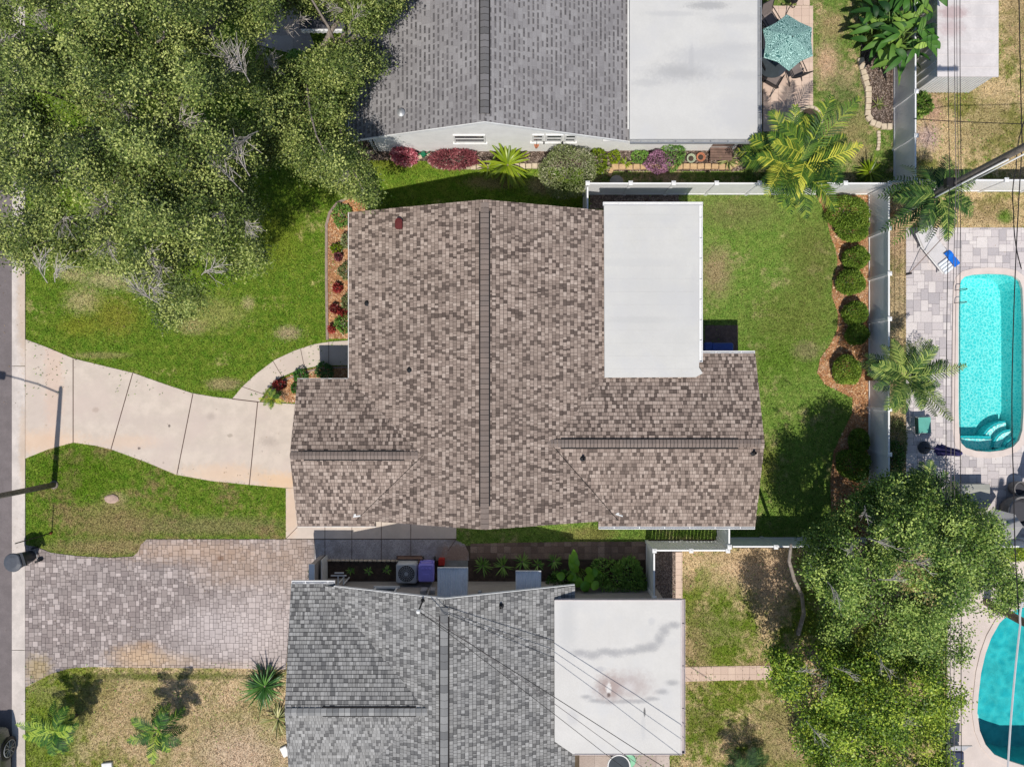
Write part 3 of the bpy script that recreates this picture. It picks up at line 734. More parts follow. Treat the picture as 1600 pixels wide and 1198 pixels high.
def ridge_cap(a, b, dirs, width, lift, seg, tonef, parent, m, m_dark, name='ridge_cap', vent=None):
    """folded cap shingles along a ridge from a to b; dirs are the two down-slope unit vectors"""
    a, b = Vector(a), Vector(b); L = (b-a).length; d = (b-a)/L; n = int(L/seg); mb = MB(); rnd = random.Random(int(L*100))
    for i in range(n):
        p = a + d*(i*seg+0.010); q = a + d*((i+1)*seg-0.006); t = tonef(rnd)
        z0 = lift; z1 = lift+0.014
        for s in dirs:
            s = Vector(s)
            vs = [p+Vector((0,0,z1)), q+Vector((0,0,z0)), q+s*width+Vector((0,0,z0)), p+s*width+Vector((0,0,z1)),
                  p+s*width+Vector((0,0,-0.02)), q+s*width+Vector((0,0,-0.02)), p+Vector((0,0,-0.02))]
            fs = [(0,1,2,3),(3,2,5,4),(0,3,4,6)]
            mb.add(vs, fs, t)
    o = mb.build(name, m, parent)
    k = MB(); s0, s1 = Vector(dirs[0]), Vector(dirs[1]); wv = width+0.05
    va, vb = (a, b) if vent is None else (a+d*vent[0], a+d*vent[1])
    for s in (s0, s1):
        k.add([va+Vector((0,0,lift-0.008)), vb+Vector((0,0,lift-0.008)), vb+s*wv+Vector((0,0,lift-0.008)), va+s*wv+Vector((0,0,lift-0.008)), va+s*wv+Vector((0,0,-0.01)), vb+s*wv+Vector((0,0,-0.01))],
              [(0,1,2,3),(3,2,5,4)], 0.0)
    k.build('ridge_vent', m_dark, o)
    return o

def gutter(mb, a, b, width=0.11, depth=0.1, out=(0,1), z=2.4, straps=0.7):
    """open white channel from a to b at height z, straps across its top"""
    a=Vector(a).to_2d(); b=Vector(b).to_2d(); d=(b-a).normalized(); o=Vector(out); L=(b-a).length
    def q(s,w,zz): p=a+d*s+o*w; return (p.x,p.y,zz)
    def bar(s0,s1,w0,w1,z0,z1):
        vs=[q(s0,w0,z0),q(s1,w0,z0),q(s1,w1,z0),q(s0,w1,z0),q(s0,w0,z1),q(s1,w0,z1),q(s1,w1,z1),q(s0,w1,z1)]
        mb.add(vs,((3,2,1,0),(4,5,6,7),(0,1,5,4),(1,2,6,5),(2,3,7,6),(3,0,4,7)))
    bar(0,L,0.0,0.016,z-depth,z); bar(0,L,width-0.022,width,z-depth,z+0.004); bar(0,L,0.016,width-0.022,z-depth,z-depth+0.012)
    bar(0,0.012,0.016,width-0.022,z-depth+0.012,z); bar(L-0.012,L,0.016,width-0.022,z-depth+0.012,z)
    s=straps*0.6
    while s < L-0.1:
        bar(s,s+0.025,0.016,width-0.022,z-0.012,z-0.001); s+=straps

def pipe_vent(p, n, parent, h=0.22, r=0.035):
    mb=MB(); p=Vector(p)
    mb.lathe([(0.12,-0.03),(0.11,0.012),(0.05,0.05),(r+0.008,0.07),(r+0.008,0.10),(r,0.10),(r,h),(r-0.01,h),(r-0.01,h-0.1),(0,h-0.1)], p, 12)
    return mb.build('vent_pipe', M_black, parent)

def gable_house(mb, axis, lo, hi, ridge, e0, e1, zr, ze0, ze1):
    """walls with gables: pentagon profile run along axis ('y' or 'x')"""
    prof=[(e0,0),(e0,ze0),(ridge,zr),(e1,ze1),(e1,0)]
    pts=[(a,lo,z) for a,z in prof]+[(a,hi,z) for a,z in prof]
    if axis=='x': pts=[(y,x,z) for x,y,z in pts]
    mb.add(pts,[(0,1,2,3,4),(9,8,7,6,5)]+[(i,5+i,5+(i+1)%5,(i+1)%5) for i in range(5)])

def window(parent, x0, x1, z0, z1, y, face, axis='x', sill=True, mull=1):
    """framed window on a wall whose face looks along `face` (+1/-1) of the other axis"""
    f=MB(); g=MB(); t=0.06; o=face
    def bx(mb,a,b,c,d,n0,n1):
        lo,hi=sorted((y+o*n0,y+o*n1))
        if axis=='x': mb.box(a,b,lo,hi,c,d)
        else: mb.box(lo,hi,a,b,c,d)
    bx(f,x0,x1,z1-t,z1,0.002,0.05); bx(f,x0,x1,z0,z0+t,0.002,0.05); bx(f,x0,x0+t,z0+t,z1-t,0.002,0.05); bx(f,x1-t,x1,z0+t,z1-t,0.002,0.05)
    for i in range(mull): 
        zz=z0+(z1-z0)*(i+1)/(mull+1); bx(f,x0+t,x1-t,zz-0.02,zz+0.02,0.002,0.04)
    wobj=f.build('window',M_trim,parent); bx(g,x0+t,x1-t,z0+t,z1-t,-0.03,0.018); g.build('pane',M_glass,wobj)
    if sill:
        s=MB(); bx(s,x0-0.06,x1+0.06,z0-0.08,z0-0.004,0.002,0.09); s.build('sill',M_trim,wobj)
    return wobj

# shingle palettes
BROWN = [(0.0,(0.014,0.010,0.009)),(0.14,(0.10,0.074,0.062)),(0.28,(0.14,0.105,0.088)),(0.36,(0.24,0.185,0.155)),(0.55,(0.33,0.256,0.215)),(0.8,(0.405,0.322,0.272)),(1.0,(0.485,0.395,0.338))]
BLUEGREY = [(0.0,(0.020,0.021,0.024)),(0.14,(0.125,0.123,0.122)),(0.28,(0.17,0.168,0.165)),(0.36,(0.225,0.222,0.216)),(0.6,(0.285,0.281,0.273)),(0.85,(0.335,0.331,0.322)),(1.0,(0.41,0.406,0.396))]
GREY = [(0.0,(0.03,0.03,0.031)),(0.14,(0.10,0.095,0.098)),(0.30,(0.19,0.18,0.186)),(0.5,(0.27,0.258,0.262)),(1.0,(0.36,0.348,0.35))]
M_sh_brown = tone_mat('brown_shingles', BROWN, grain=0.4, gscale=110, var=0.3, vscale=0.9, hue=(0.20,0.155,0.13), bump=0.35)
M_sh_blue = tone_mat('blue_grey_shingles', BLUEGREY, grain=0.35, gscale=110, var=0.22, vscale=1.0, hue=(0.15,0.155,0.17), bump=0.35)
M_sh_grey = tone_mat('grey_shingles', GREY, grain=0.4, gscale=110, var=0.35, vscale=0.8, hue=(0.16,0.15,0.155), bump=0.35)
M_cap_brown = tone_mat('brown_cap', [(0,(0.02,0.015,0.013)),(0.4,(0.18,0.14,0.12)),(1,(0.30,0.238,0.205))], grain=0.3)
M_cap_blue = tone_mat('blue_grey_cap', [(0,(0.03,0.03,0.033)),(0.3,(0.16,0.162,0.165)),(1,(0.34,0.34,0.335))], grain=0.3)
M_cap_grey = tone_mat('grey_cap', [(0,(0.02,0.02,0.022)),(0.4,(0.14,0.135,0.137)),(1,(0.21,0.20,0.205))], grain=0.3)
M_vent_dark = mat('ridge_vent_dark', (0.022,0.020,0.020), 0.3, 8, 0.9, 0.1, 40, fine=0)
t_brown = lambda r: r.uniform(0.14,0.30) if r.random() < 0.27 else (0.36+0.64*r.random()**1.25)
t_blue = lambda r: r.uniform(0.14,0.30) if r.random() < 0.25 else (0.40+0.6*r.random()**1.1)
t_grey = lambda r: r.uniform(0.45,0.85)
t_cap = lambda r: r.uniform(0.5,0.8)
t_cap2 = lambda r: r.uniform(0.3,1.0)

def flat_roof_mat(name, spots, col=(0.76,0.76,0.75), sc=0.9, seam=None):
    return mat(name, col, 0.06, 1.0, 0.6, 0.12, 14, spots=spots, fine=0.06, big=(sc,(0.50,0.50,0.505),0.5))

# ================= main house
zr, sl_ = 4.15, 0.357
A = thing('brown_roof_house', 'large house in the middle with brown multi-tone shingles and a plain white flat roof', 'house', (-1.0,0.5,0))
wl = MB()
gable_house(wl,'y',-4.45,5.7,-0.91,-5.35,2.85,zr-0.2,2.34,2.62)
gable_house(wl,'x',-7.2,-5.36,-2.47,-4.7,-0.25,3.20,2.32,2.32)
gable_house(wl,'x',2.86,8.2,-2.05,-4.7,0.65,3.15,2.32,2.32)
wl.box(2.87,6.6,0.66,5.7,0,2.55)
wA = wl.build('wall', M_stucco, A)
# garage door, front door, windows
gd = MB(); 
for i in range(4): gd.box(-7.26,-7.201,-4.1,-0.9,0.03+i*0.53,0.03+i*0.53+0.515)
gd.build('garage_door', M_trim, A)
fd = MB(); fd.box(-5.41,-5.352,0.8,1.75,0.05,2.1); dr = fd.build('front_door', mat('door_paint',(0.10,0.05,0.04),0.2,4,0.4,0.05,30), A)
kb = MB(); kb.lathe([(0.0,0),(0.03,0.0),(0.035,0.03),(0.0,0.05)],(-5.45,0.92,1.0),8); kb.build('handle', M_galv, dr)
window(A,2.4,4.4,0.9,2.0,-5.352,-1,'y'); window(A,-3.6,-2.0,0.95,2.0,5.702,1); window(A,0.2,1.5,0.95,2.0,5.702,1); window(A,1.6,4.6,0.5,2.1,6.602,1,'y')
window(A,-3.8,-2.2,0.95,2.0,8.202,1,'y'); window(A,4.0,5.6,0.95,2.0,-4.702,-1)
def zW(x): return zr-sl_*(-0.91-x)
def zE(x): return zr-sl_*(x+0.91)
Y0,Y1 = -4.85,6.10; XW,XE = -5.82,3.80
R = MB()
pw = [(XW,Y0,zW(XW)),(-0.91,Y0,zr),(-0.91,Y1,zr),(XW,Y1,zW(XW))]
pe = [(XE,Y0+0.001,zE(XE)),(-0.91,Y0+0.001,zr),(-0.91,Y1,zr),(XE,Y1,zE(XE))]
pe = [(3.76,Y0,zE(3.76)),(-0.91,Y0,zr),(-0.91,Y1,zr),(XE,Y1,zE(XE)),(XE,-4.80,zE(XE))]
roof_deck(R, pw); roof_deck(R, pe)
shingles(R,(XW,Y0,zW(XW)),(0,1,0),(1,0,sl_),pw,seed=11,tonef=t_brown)
shingles(R,(XE,Y0,zE(XE)),(0,1,0),(-1,0,sl_),pe,seed=12,tonef=t_brown)
# garage wing
gz, ge = 3.38, 2.405
sN, sS = (gz-ge)/(0.16+2.47), (gz-ge)/(5.09-2.47)
gx = -0.91-(zr-gz)/sl_
gxe = -0.91-(zr-ge)/sl_
zgS = lambda y: ge+(y+5.09)*sS
gp1 = [(-7.65,0.16,ge),(gxe,0.16,ge),(gx,-2.47,gz),(-7.62,-2.47,gz)]
xv = -0.91-(zr-zgS(-4.85))/sl_
gp2 = [(-7.65,-5.09,ge),(-4.86,-5.09,ge),(-4.86,-4.86,zgS(-4.86)),(xv,-4.86,zgS(-4.86)),(gx,-2.47,gz),(-7.62,-2.47,gz)]
roof_deck(R,gp1); roof_deck(R,gp2)
shingles(R,(-7.65,0.16,ge),(1,0,0),(0,-1,sN),gp1,seed=13,tonef=t_brown)
shingles(R,(-7.65,-5.09,ge),(1,0,0),(0,1,sS),gp2,seed=14,tonef=t_brown)
# east wing
ez, ee = 3.35, 2.405
eN, eS = (ez-ee)/(1.07+2.06), (ez-ee)/(5.09-2.06)
ex = -0.91+(zr-ez)/sl_
zeS = lambda y: ee+(y+5.09)*eS
zeN = lambda y: ee+(1.07-y)*eN
xv2 = -0.91+(zr-zeS(-4.86))/sl_
yvN = 1.07-(zE(3.8)-ee)/eN
ep1 = [(8.67,1.07,ee),(3.8,1.07,ee),(3.8,yvN,zeN(yvN)),(ex,-2.06,ez),(8.67,-2.06,ez)]
ep2 = [(8.67,-5.09,ee),(3.08,-5.09,ee),(3.08,-4.86,zeS(-4.86)),(xv2,-4.86,zeS(-4.86)),(ex,-2.06,ez),(8.67,-2.06,ez)]
roof_deck(R,ep1); roof_deck(R,ep2)
shingles(R,(3.0,1.07,ee),(1,0,0),(0,-1,eN),ep1,seed=15,tonef=t_brown)
shingles(R,(3.0,-5.09,ee),(1,0,0),(0,1,eS),ep2,seed=16,tonef=t_brown)
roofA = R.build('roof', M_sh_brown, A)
dW, dE = Vector((-1,0,-sl_)).normalized(), Vector((1,0,-sl_)).normalized()
ridge_cap((-0.91,Y0+0.02,zr+0.012),(-0.91,Y1-0.02,zr+0.012),(dW,dE),0.15,0.03,0.172,t_cap,roofA,M_cap_brown,M_vent_dark,vent=(0.75,10.55))
ridge_cap((-7.6,-2.47,gz+0.012),(gx-0.05,-2.47,gz+0.012),(Vector((0,1,-sN)).normalized(),Vector((0,-1,-sS)).normalized()),0.14,0.03,0.125,t_cap,roofA,M_cap_brown,M_vent_dark,vent=(0.45,3.9))
ridge_cap((ex-0.15,-2.06,ez+0.02),(8.65,-2.06,ez+0.012),(Vector((0,1,-eN)).normalized(),Vector((0,-1,-eS)).normalized()),0.14,0.03,0.125,t_cap,roofA,M_cap_brown,M_vent_dark,vent=(0.5,6.6))
# valleys: thin dark metal lines
vm = MB()
for a,b in (((gx,-2.47,gz),(xv,-4.86,zgS(-4.86))),((ex,-2.06,ez),(xv2,-4.86,zeS(-4.86)))):
    vm=MB(); vm.tube([Vector(a)+Vector((0,0,0.014)),Vector(b)+Vector((0,0,0.014))],0.014,5); vm.build('valley_strip', M_vent_dark, roofA)
vm = MB()
for a,b in (((gx,-2.47,gz),(gxe,0.16,ge)),((ex,-2.06,ez),(3.7,yvN-0.1,zeN(yvN-0.1)))):
    vm=MB(); vm.tube([Vector(a)+Vector((0,0,0.010)),Vector(b)+Vector((0,0,0.010))],0.010,5); vm.build('valley_strip', M_cap_brown, roofA)
fl = MB()
for (x,y,a) in ((xv+0.05,-4.70,0.15),(xv2+0.02,-4.66,-0.3)):
    z = (zgS(y) if x < 0 else zeS(y))+0.03
    Mx = Matrix.Translation((x,y,z))@Matrix.Rotation(a,4,'Z')
    fl=MB(); fl.box(-0.13,0.13,-0.025,0.025,0,0.012,M=Mx); fl.box(-0.10,-0.02,0.025,0.09,0,0.012,M=Mx); fl.build('valley_flashing', M_galv, roofA)
# red-brown box vent, vent pipes
bv = MB(); x,y = P(624,352,3.1).x, P(624,352,3.1).y; z=zW(x)
bv.cbox(x-0.13,x+0.13,y-0.14,y+0.10,z-0.12,z+0.20,0.03); bv.lathe([(0.13,0.0),(0.13,0.05),(0.06,0.06)],(x,y+0.09,z+0.13),16)
bv.build('roof_vent', mat('oxide_red_paint',(0.13,0.022,0.022),0.3,6,0.5,0.1,40), roofA)
for px,py in ((571,472),(642,578)):
    q=P(px,py,3.0); pipe_vent((q.x,q.y,zW(q.x)),None,roofA,0.10,0.02)
for px,py in ((911,716),(1178,707)):
    q=P(px,py,3.3); pipe_vent((q.x,q.y,zeS(q.y)),None,roofA,0.24,0.045)
# fascia and gutters
fa = MB()
for x0,x1,y0,y1,z0,z1 in ((XW-0.03,XW-0.002,0.2,Y1,2.22,2.40),):
    fa.box(x0,x1,y0,y1,z0,z1)
fa.build('fascia', M_trim, roofA)
fa=MB(); fa.box(-7.66,-5.85,0.162,0.185,2.24,2.41); fa.build('fascia', M_trim, roofA)
fa=MB(); fa.box(-7.66,-4.87,-5.115,-5.092,2.24,2.41); fa.build('fascia', M_trim, roofA)
ga = MB(); gutter(ga,(3.09,-5.092),(8.66,-5.092),0.10,0.1,(0,-1),2.42,0.9); ga.build('gutter', M_white, roofA); ga=MB(); gutter(ga,(6.72,1.072),(8.66,1.072),0.09,0.1,(0,1),2.42,0.9); ga.build('gutter', M_white, roofA)
# white flat roof
fz = 2.80
FR = [(3.23,6.25),(6.57,6.25),(6.57,0.56),(6.70,0.36),(6.45,0.22),(3.25,0.205)]
M_flatA = flat_roof_mat('flat_roof_membrane', [pspot(1020,470,60,60,(0.475,0.475,0.468),0.5,0.9,z=2.8), pspot(1085,460,8,40,(0.475,0.475,0.475),0.5,z=2.8), pspot(990,410,70,6,(0.475,0.475,0.468),0.5,z=2.8), pspot(1000,500,50,5,(0.446,0.446,0.439),0.5,z=2.8), pspot(1030,340,30,8,(0.475,0.475,0.468),0.4,z=2.8)], col=(0.565,0.558,0.532))
f = MB(); f.prism(FR, fz-0.13, fz)
for yy in np.linspace(0.5,5.9,13): f.box(3.4,6.4,yy-0.012,yy+0.012,fz-0.01,fz+0.0035)
for xx in (4.15,4.95,5.75): f.box(xx-0.015,xx+0.015,0.4,6.1,fz-0.01,fz+0.003)
fo = f.build('flat_roof', M_flatA, A)
ga = MB(); gutter(ga,(3.2,6.262),(6.71,6.262),0.11,0.1,(0,1),fz-0.02,0.95); ga.build('gutter', M_white, fo); ga=MB(); gutter(ga,(6.582,6.25),(6.582,0.75),0.12,0.1,(1,0),fz-0.02,0.72); ga.build('gutter', M_white, fo)

# ================= top neighbour
B = thing('grey_roof_house', 'white stucco house at the top with uniform grey shingles and wide white flat roof', 'house', (-1,13,0))
wl = MB(); gable_house(wl,'y',9.05,21,-0.91,-5.4,4.0,zr-0.16,2.36,2.26); wl.box(4.002,8.6,9.08,21,0,2.36); wl.build('wall', M_stucco, B)
RB = MB(); YB0,YB1 = 8.70,21.5
pw = [(XW,YB0-0.03,zW(XW)),(-0.91,YB0,zr),(-0.91,YB1,zr),(XW,YB1,zW(XW))]
pe = [(4.2,YB0-0.03,zE(4.2)),(-0.91,YB0,zr),(-0.91,YB1,zr),(4.2,YB1,zE(4.2))]
roof_deck(RB,pw); roof_deck(RB,pe)
shingles(RB,(XW,YB0-0.03,zW(XW)),(0,1,0),(1,0,sl_),pw,expo=0.17,wmin=0.20,wmax=0.30,seed=21,tonef=t_grey,thick=(0.006,0.010),slit=0.006,shade_dash=0.85)
shingles(RB,(4.2,YB0-0.03,zE(4.2)),(0,1,0),(-1,0,sl_),pe,expo=0.17,wmin=0.20,wmax=0.30,seed=22,tonef=t_grey,thick=(0.006,0.010),slit=0.006,shade_dash=0.85)
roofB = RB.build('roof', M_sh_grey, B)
ridge_cap((-0.91,YB0+0.25,zr+0.012),(-0.91,YB1,zr+0.012),(dW,dE),0.15,0.04,0.22,t_cap2,roofB,M_cap_grey,M_vent_dark)
fb = MB(); th = 0.15
for sgn,xe,ze in ((-1,XW,zW(XW)),(1,4.2,zE(4.2))):
    v = [Vector((-0.91,YB0-0.004,zr+0.005)),Vector((xe,YB0-0.034,ze+0.005)),Vector((xe,YB0-0.034,ze-th)),Vector((-0.91,YB0-0.004,zr-th))]
    fb.add(v+[p-Vector((0,0.025,0)) for p in v],[(0,1,2,3),(7,6,5,4),(0,4,5,1),(1,5,6,2),(2,6,7,3),(3,7,4,0)])
fb.box(XW-0.03,XW-0.003,YB0,YB1,2.22,2.41)
fb.build('fascia', M_trim, roofB)
ga = MB(); gutter(ga,(XW-0.032,YB0),(XW-0.032,YB1),0.09,0.09,(-1,0),2.38,1.4); ga.build('gutter', M_galv, roofB)
q=P(628,180,3.0); vb=MB(); vb.lathe([(0.12,0.0),(0.12,0.14),(0.14,0.14),(0.14,0.17),(0.06,0.22),(0,0.23)],(q.x,q.y,zW(q.x)-0.03),16); vb.build('roof_vent', M_galv, roofB)
M_flatB = flat_roof_mat('flat_roof_white', [pspot(1065,110,30,10,(0.360,0.360,0.360),0.6,0.7,z=2.55), pspot(1080,95,4,22,(0.396,0.396,0.403),0.7,z=2.55), pspot(1010,130,24,6,(0.418,0.418,0.418),0.55,z=2.55), pspot(1105,9,30,6,(0.324,0.324,0.324),0.7,z=2.55), pspot(1150,30,36,8,(0.432,0.432,0.432),0.5,z=2.55), pspot(1165,118,26,8,(0.432,0.432,0.432),0.5,z=2.55), pspot(1050,22,40,4,(0.432,0.432,0.432),0.5,z=2.55), pspot(1160,178,50,26,(0.475,0.475,0.482),0.6,z=2.55), pspot(1060,115,50,12,(0.36,0.36,0.365),0.55,0.9,2.4,z=2.55), pspot(1095,88,34,10,(0.38,0.38,0.385),0.5,0.9,2.4,z=2.55), pspot(1150,75,30,7,(0.40,0.40,0.405),0.5,0.9,2.4,z=2.55), pspot(1120,90,60,20,(0.475,0.475,0.475),0.5,z=2.55)], col=(0.57,0.562,0.54))
f = MB(); f.box(4.17,8.70,8.66,21.5,2.40,2.56)
for xx in (5.28,6.42,7.56): f.box(xx-0.02,xx+0.02,8.7,21.4,2.55,2.5625)
for yy in (11.4,14.2): f.box(4.3,8.6,yy-0.02,yy+0.02,2.55,2.5632)
fo = f.build('flat_roof', M_flatB, B)
ga = MB(); gutter(ga,(4.2,8.648),(8.86,8.648),0.13,0.1,(0,-1),2.53,0.62); ga.build('gutter', M_galv, fo); ga=MB(); gutter(ga,(8.712,8.65),(8.712,21),0.15,0.1,(1,0),2.53,0.62); ga.build('gutter', M_galv, fo)
window(B,-2.15,-0.98,1.10,1.92,9.048,-1); window(B,0.74,1.16,1.2,1.95,9.048,-1); window(B,1.23,1.86,1.2,1.95,9.048,-1); window(B,1.93,2.36,1.2,1.95,9.048,-1); window(B,3.42,3.95,1.5,2.1,9.048,-1)
nb = MB(); nb.prism([(-1.35,0),(-0.91,0),(-0.47,0)][:0] or [(-1.5,8.93),(-0.3,8.93),(-0.3,9.049),(-1.5,9.049)],3.62,3.66); nb.build('gable_trim', M_trim, B)
pr = MB(); pr.prism([(P(468,46,2.4).x,P(468,46,2.4).y),(XW-0.14,P(468,46,2.4).y),(XW-0.14,21),(P(468,46,2.4).x,21)],2.30,2.42)
po = pr.build('porch_roof', mat('dark_porch_roof',(0.10,0.10,0.12),0.35,3,0.8,0.3,60,fine=0.3), B)
sc = MB(); xa=P(470,46,2.4).x; n=9
for i in range(n):
    x0=xa+i*(XW-0.2-xa)/n; x1=xa+(i+1)*(XW-0.2-xa)/n; xm=(x0+x1)/2; y=P(0,46,2.4).y
    sc.prism([(x0,y-0.004),(x0,y-0.05),(xm,y-0.085),(x1,y-0.05),(x1,y-0.004)],2.26,2.43)
sc.build('valance', M_white, po)

# ================= bottom neighbour
Cc = thing('blue_grey_roof_house', 'house at the bottom with blue-grey shingles and a stained white flat roof', 'house', (-2,-12,0))
zc, rc, sc_ = 4.0, -2.27, 0.357
zCW = lambda x: zc-sc_*(rc-x); zCE = lambda x: zc-sc_*(x-rc)
wl = MB(); gable_house(wl,'y',-21,-7.72,rc,-6.4,1.9,zc-0.18,2.3,2.28)
gable_house(wl,'x',-7.35,-6.402,-11.06,-14.6,-7.6,3.62,2.3,2.3)
wl.box(1.902,5.6,-12.7,-7.95,0,2.45); wl.build('wall', M_tan_wall, Cc)
RC = MB(); YC0,YC1 = -21.5,-7.20; xw,xe=-6.77,2.24
pw=[(xw,YC0,zCW(xw)),(rc,YC0,zc),(rc,YC1,zc),(xw,YC1,zCW(xw))]
pe=[(xe,YC0,zCE(xe)),(rc,YC0,zc),(rc,YC1,zc),(xe,YC1-0.02,zCE(xe))]
roof_deck(RC,pw); roof_deck(RC,pe)
shingles(RC,(xw,YC0,zCW(xw)),(0,1,0),(1,0,sc_),pw,seed=31,tonef=t_blue)
shingles(RC,(xe,YC0,zCE(xe)),(0,1,0),(-1,0,sc_),pe,seed=32,tonef=t_blue)
cz,ce=3.80,2.405; cxr=rc-(zc-cz)/sc_; s1=(cz-ce)/(11.06-7.14); s2_=(cz-ce)/(15.0-11.06)
cxe=rc-(zc-ce)/sc_
zcN=lambda y: ce+(-7.14-y)*s1
xq=rc-(zc-zcN(-7.22))/sc_
cp1=[(-7.88,-7.14,ce),(-6.34,-7.14,ce),(-6.34,-7.22,zcN(-7.22)),(xq,-7.22,zcN(-7.22)),(cxr,-11.06,cz),(-7.66,-11.06,cz)]
cp2=[(-7.88,-15.0,ce),(cxe,-15.0,ce),(cxr,-11.06,cz),(-7.66,-11.06,cz)]
roof_deck(RC,cp1); roof_deck(RC,cp2)
shingles(RC,(-7.9,-7.14,ce),(1,0,0),(0,-1,s1),cp1,seed=33,tonef=t_blue)
shingles(RC,(-7.9,-15.0,ce),(1,0,0),(0,1,s2_),cp2,seed=34,tonef=t_blue)
roofC = RC.build('roof', M_sh_blue, Cc)
dW2,dE2=Vector((-1,0,-sc_)).normalized(),Vector((1,0,-sc_)).normalized()
ridge_cap((rc,YC0,zc+0.012),(rc,YC1-0.02,zc+0.012),(dW2,dE2),0.135,0.035,0.26,t_cap2,roofC,M_cap_blue,M_vent_dark,vent=(0,13.7))
ridge_cap((-7.64,-11.06,cz+0.012),(cxr,-11.06,cz+0.012),(Vector((0,1,-s1)).normalized(),Vector((0,-1,-s2_)).normalized()),0.135,0.035,0.2,t_cap2,roofC,M_cap_blue,M_vent_dark,vent=(1.25,4.4))
fb = MB(); th=0.14
for xe_,ze_ in ((xw+0.45,zCW(xw+0.45)),(xe,zCE(xe))):
    v=[Vector((rc,YC1+0.004,zc+0.005)),Vector((xe_,YC1+0.004,ze_+0.005)),Vector((xe_,YC1+0.004,ze_-th)),Vector((rc,YC1+0.004,zc-th))]
    fb.add(v+[p+Vector((0,0.022,0)) for p in v],[(3,2,1,0),(4,5,6,7),(0,1,5,4),(1,2,6,5),(2,3,7,6),(3,0,4,7)])
fb.build('fascia', M_trim, roofC)
ga=MB(); gutter(ga,(-7.86,-7.138),(-6.32,-7.138),0.11,0.1,(0,1),2.41,0.8); ga.build('gutter', M_white, roofC)
q=P(782,950,3.6); pipe_vent((q.x,q.y,zCE(q.x)),None,roofC,0.22,0.04)
q=P(855,944,2.8)
_tide = [(905,1019,11,5),(925,1023,13,6),(945,1017,12,5),(962,1020,12,6),(985,1017,14,5),(1004,1012,11,6),(1019,1010,9,7),(1030,998,7,9),(1038,984,8,8),(1053,976,10,5),
         (916,1088,8,3),(930,1094,11,3),(950,1096,13,3),(975,1095,13,3),(998,1095,12,3),(1018,1091,10,3),(1034,1080,9,4),(1050,1066,9,4)]
M_flatC = flat_roof_mat('flat_roof_stained', [pspot(x,y,rx,ry,(0.29,0.29,0.30),0.75,0.75,1.6,z=2.75) for x,y,rx,ry in _tide]+[
   pspot(952,1073,19,18,(0.28,0.20,0.18),0.85,0.8,z=2.75), pspot(985,1070,28,17,(0.34,0.275,0.265),0.7,0.9,z=2.75), pspot(951,1075,4,9,(0.62,0.60,0.58),0.9,0.4,z=2.75), pspot(951,1085,2.5,4,(0.08,0.05,0.045),0.9,0.4,z=2.75), pspot(983,1073,9,8,(0.55,0.53,0.52),0.6,0.7,z=2.75),
   pspot(888,970,12,50,(0.43,0.43,0.425),0.55,0.8,z=2.75), pspot(1018,970,5,6,(0.42,0.42,0.43),0.5,z=2.75), pspot(938,1045,8,4,(0.36,0.36,0.38),0.6,z=2.75), pspot(895,1120,8,12,(0.42,0.42,0.43),0.5,z=2.75), pspot(1007,1112,1.6,7,(0.07,0.07,0.07),0.9,0.3,1.0,z=2.75), pspot(1005,1135,3,20,(0.44,0.44,0.44),0.5,z=2.75)], col=(0.57,0.557,0.535))
f=MB(); f.prism([(1.49,-7.62),(5.94,-7.62),(5.94,-13.02),(2.14,-13.02),(1.50,-12.58)],2.62,2.76)
for xx in (2.2,3.45,4.7): f.box(xx-0.02,xx+0.02,-12.5 if xx<2.3 else -12.9,-7.75,2.75,2.7635)
fo=f.build('flat_roof', M_flatC, Cc)
M_pink = mat('flat_roof_edge_metal',(0.62,0.55,0.55),0.12,4,0.5,0.05,40,fine=0.1)
ef=MB(); ef.box(1.50,5.97,-7.619,-7.60,2.58,2.79); ef.box(5.942,5.97,-13.0,-7.62,2.58,2.79); ef.box(2.2,5.97,-13.04,-13.022,2.58,2.79); ef.build('edge_trim', M_pink, fo)
ga=MB(); gutter(ga,(5.972,-7.6),(5.972,-13.03),0.13,0.1,(1,0),2.72,1.5); ga.build('gutter', mat('mauve_gutter',(0.42,0.37,0.38),0.15,4,0.5,0.05,40,fine=0.1), fo)
window(Cc,-5.15,-4.3,1.0,2.0,-7.718,1); window(Cc,-4.5,-3.2,0.9,2.0,-21.0,-1)
# white corrugated awnings over the side door and window
def awning(x0,x1,y0,y1,z0,z1,m,nm):
    mb=MB(); n=int((x1-x0)/0.045)
    for i in range(n):
        a=x0+(x1-x0)*i/n; b=x0+(x1-x0)*(i+1)/n; dz=0.018*(i%2)
        mb.add([(a,y0,z0+dz),(b,y0,z0+0.018-dz),(b,y1,z1+0.018-dz),(a,y1,z1+dz)],[(3,2,1,0)])
        mb.add([(a,y0,z0+dz-0.02),(b,y0,z0-0.002-dz),(b,y1,z1-0.002-dz),(a,y1,z1+dz-0.02)],[(0,1,2,3)])
    mb.box(x0-0.012,x0-0.001,y0,y1,min(z0,z1)-0.06,min(z0,z1)+0.03); mb.box(x1+0.001,x1+0.012,y0,y1,min(z0,z1)-0.06,min(z0,z1)+0.03)
    mb.box(x0-0.012,x1+0.012,y1+0.001,y1+0.02,z1-0.05,z1+0.05)
    return mb.build(nm,m,Cc)
M_awn = mat('awning_enamel',(0.86,0.86,0.86),0.15,3,0.5,0.05,30,fine=0.12)
awning(-2.68,-1.60,-7.72,-6.66,2.32,2.08,M_awn,'awning'); awning(0.14,1.04,-7.72,-6.78,2.32,2.08,M_awn,'awning')
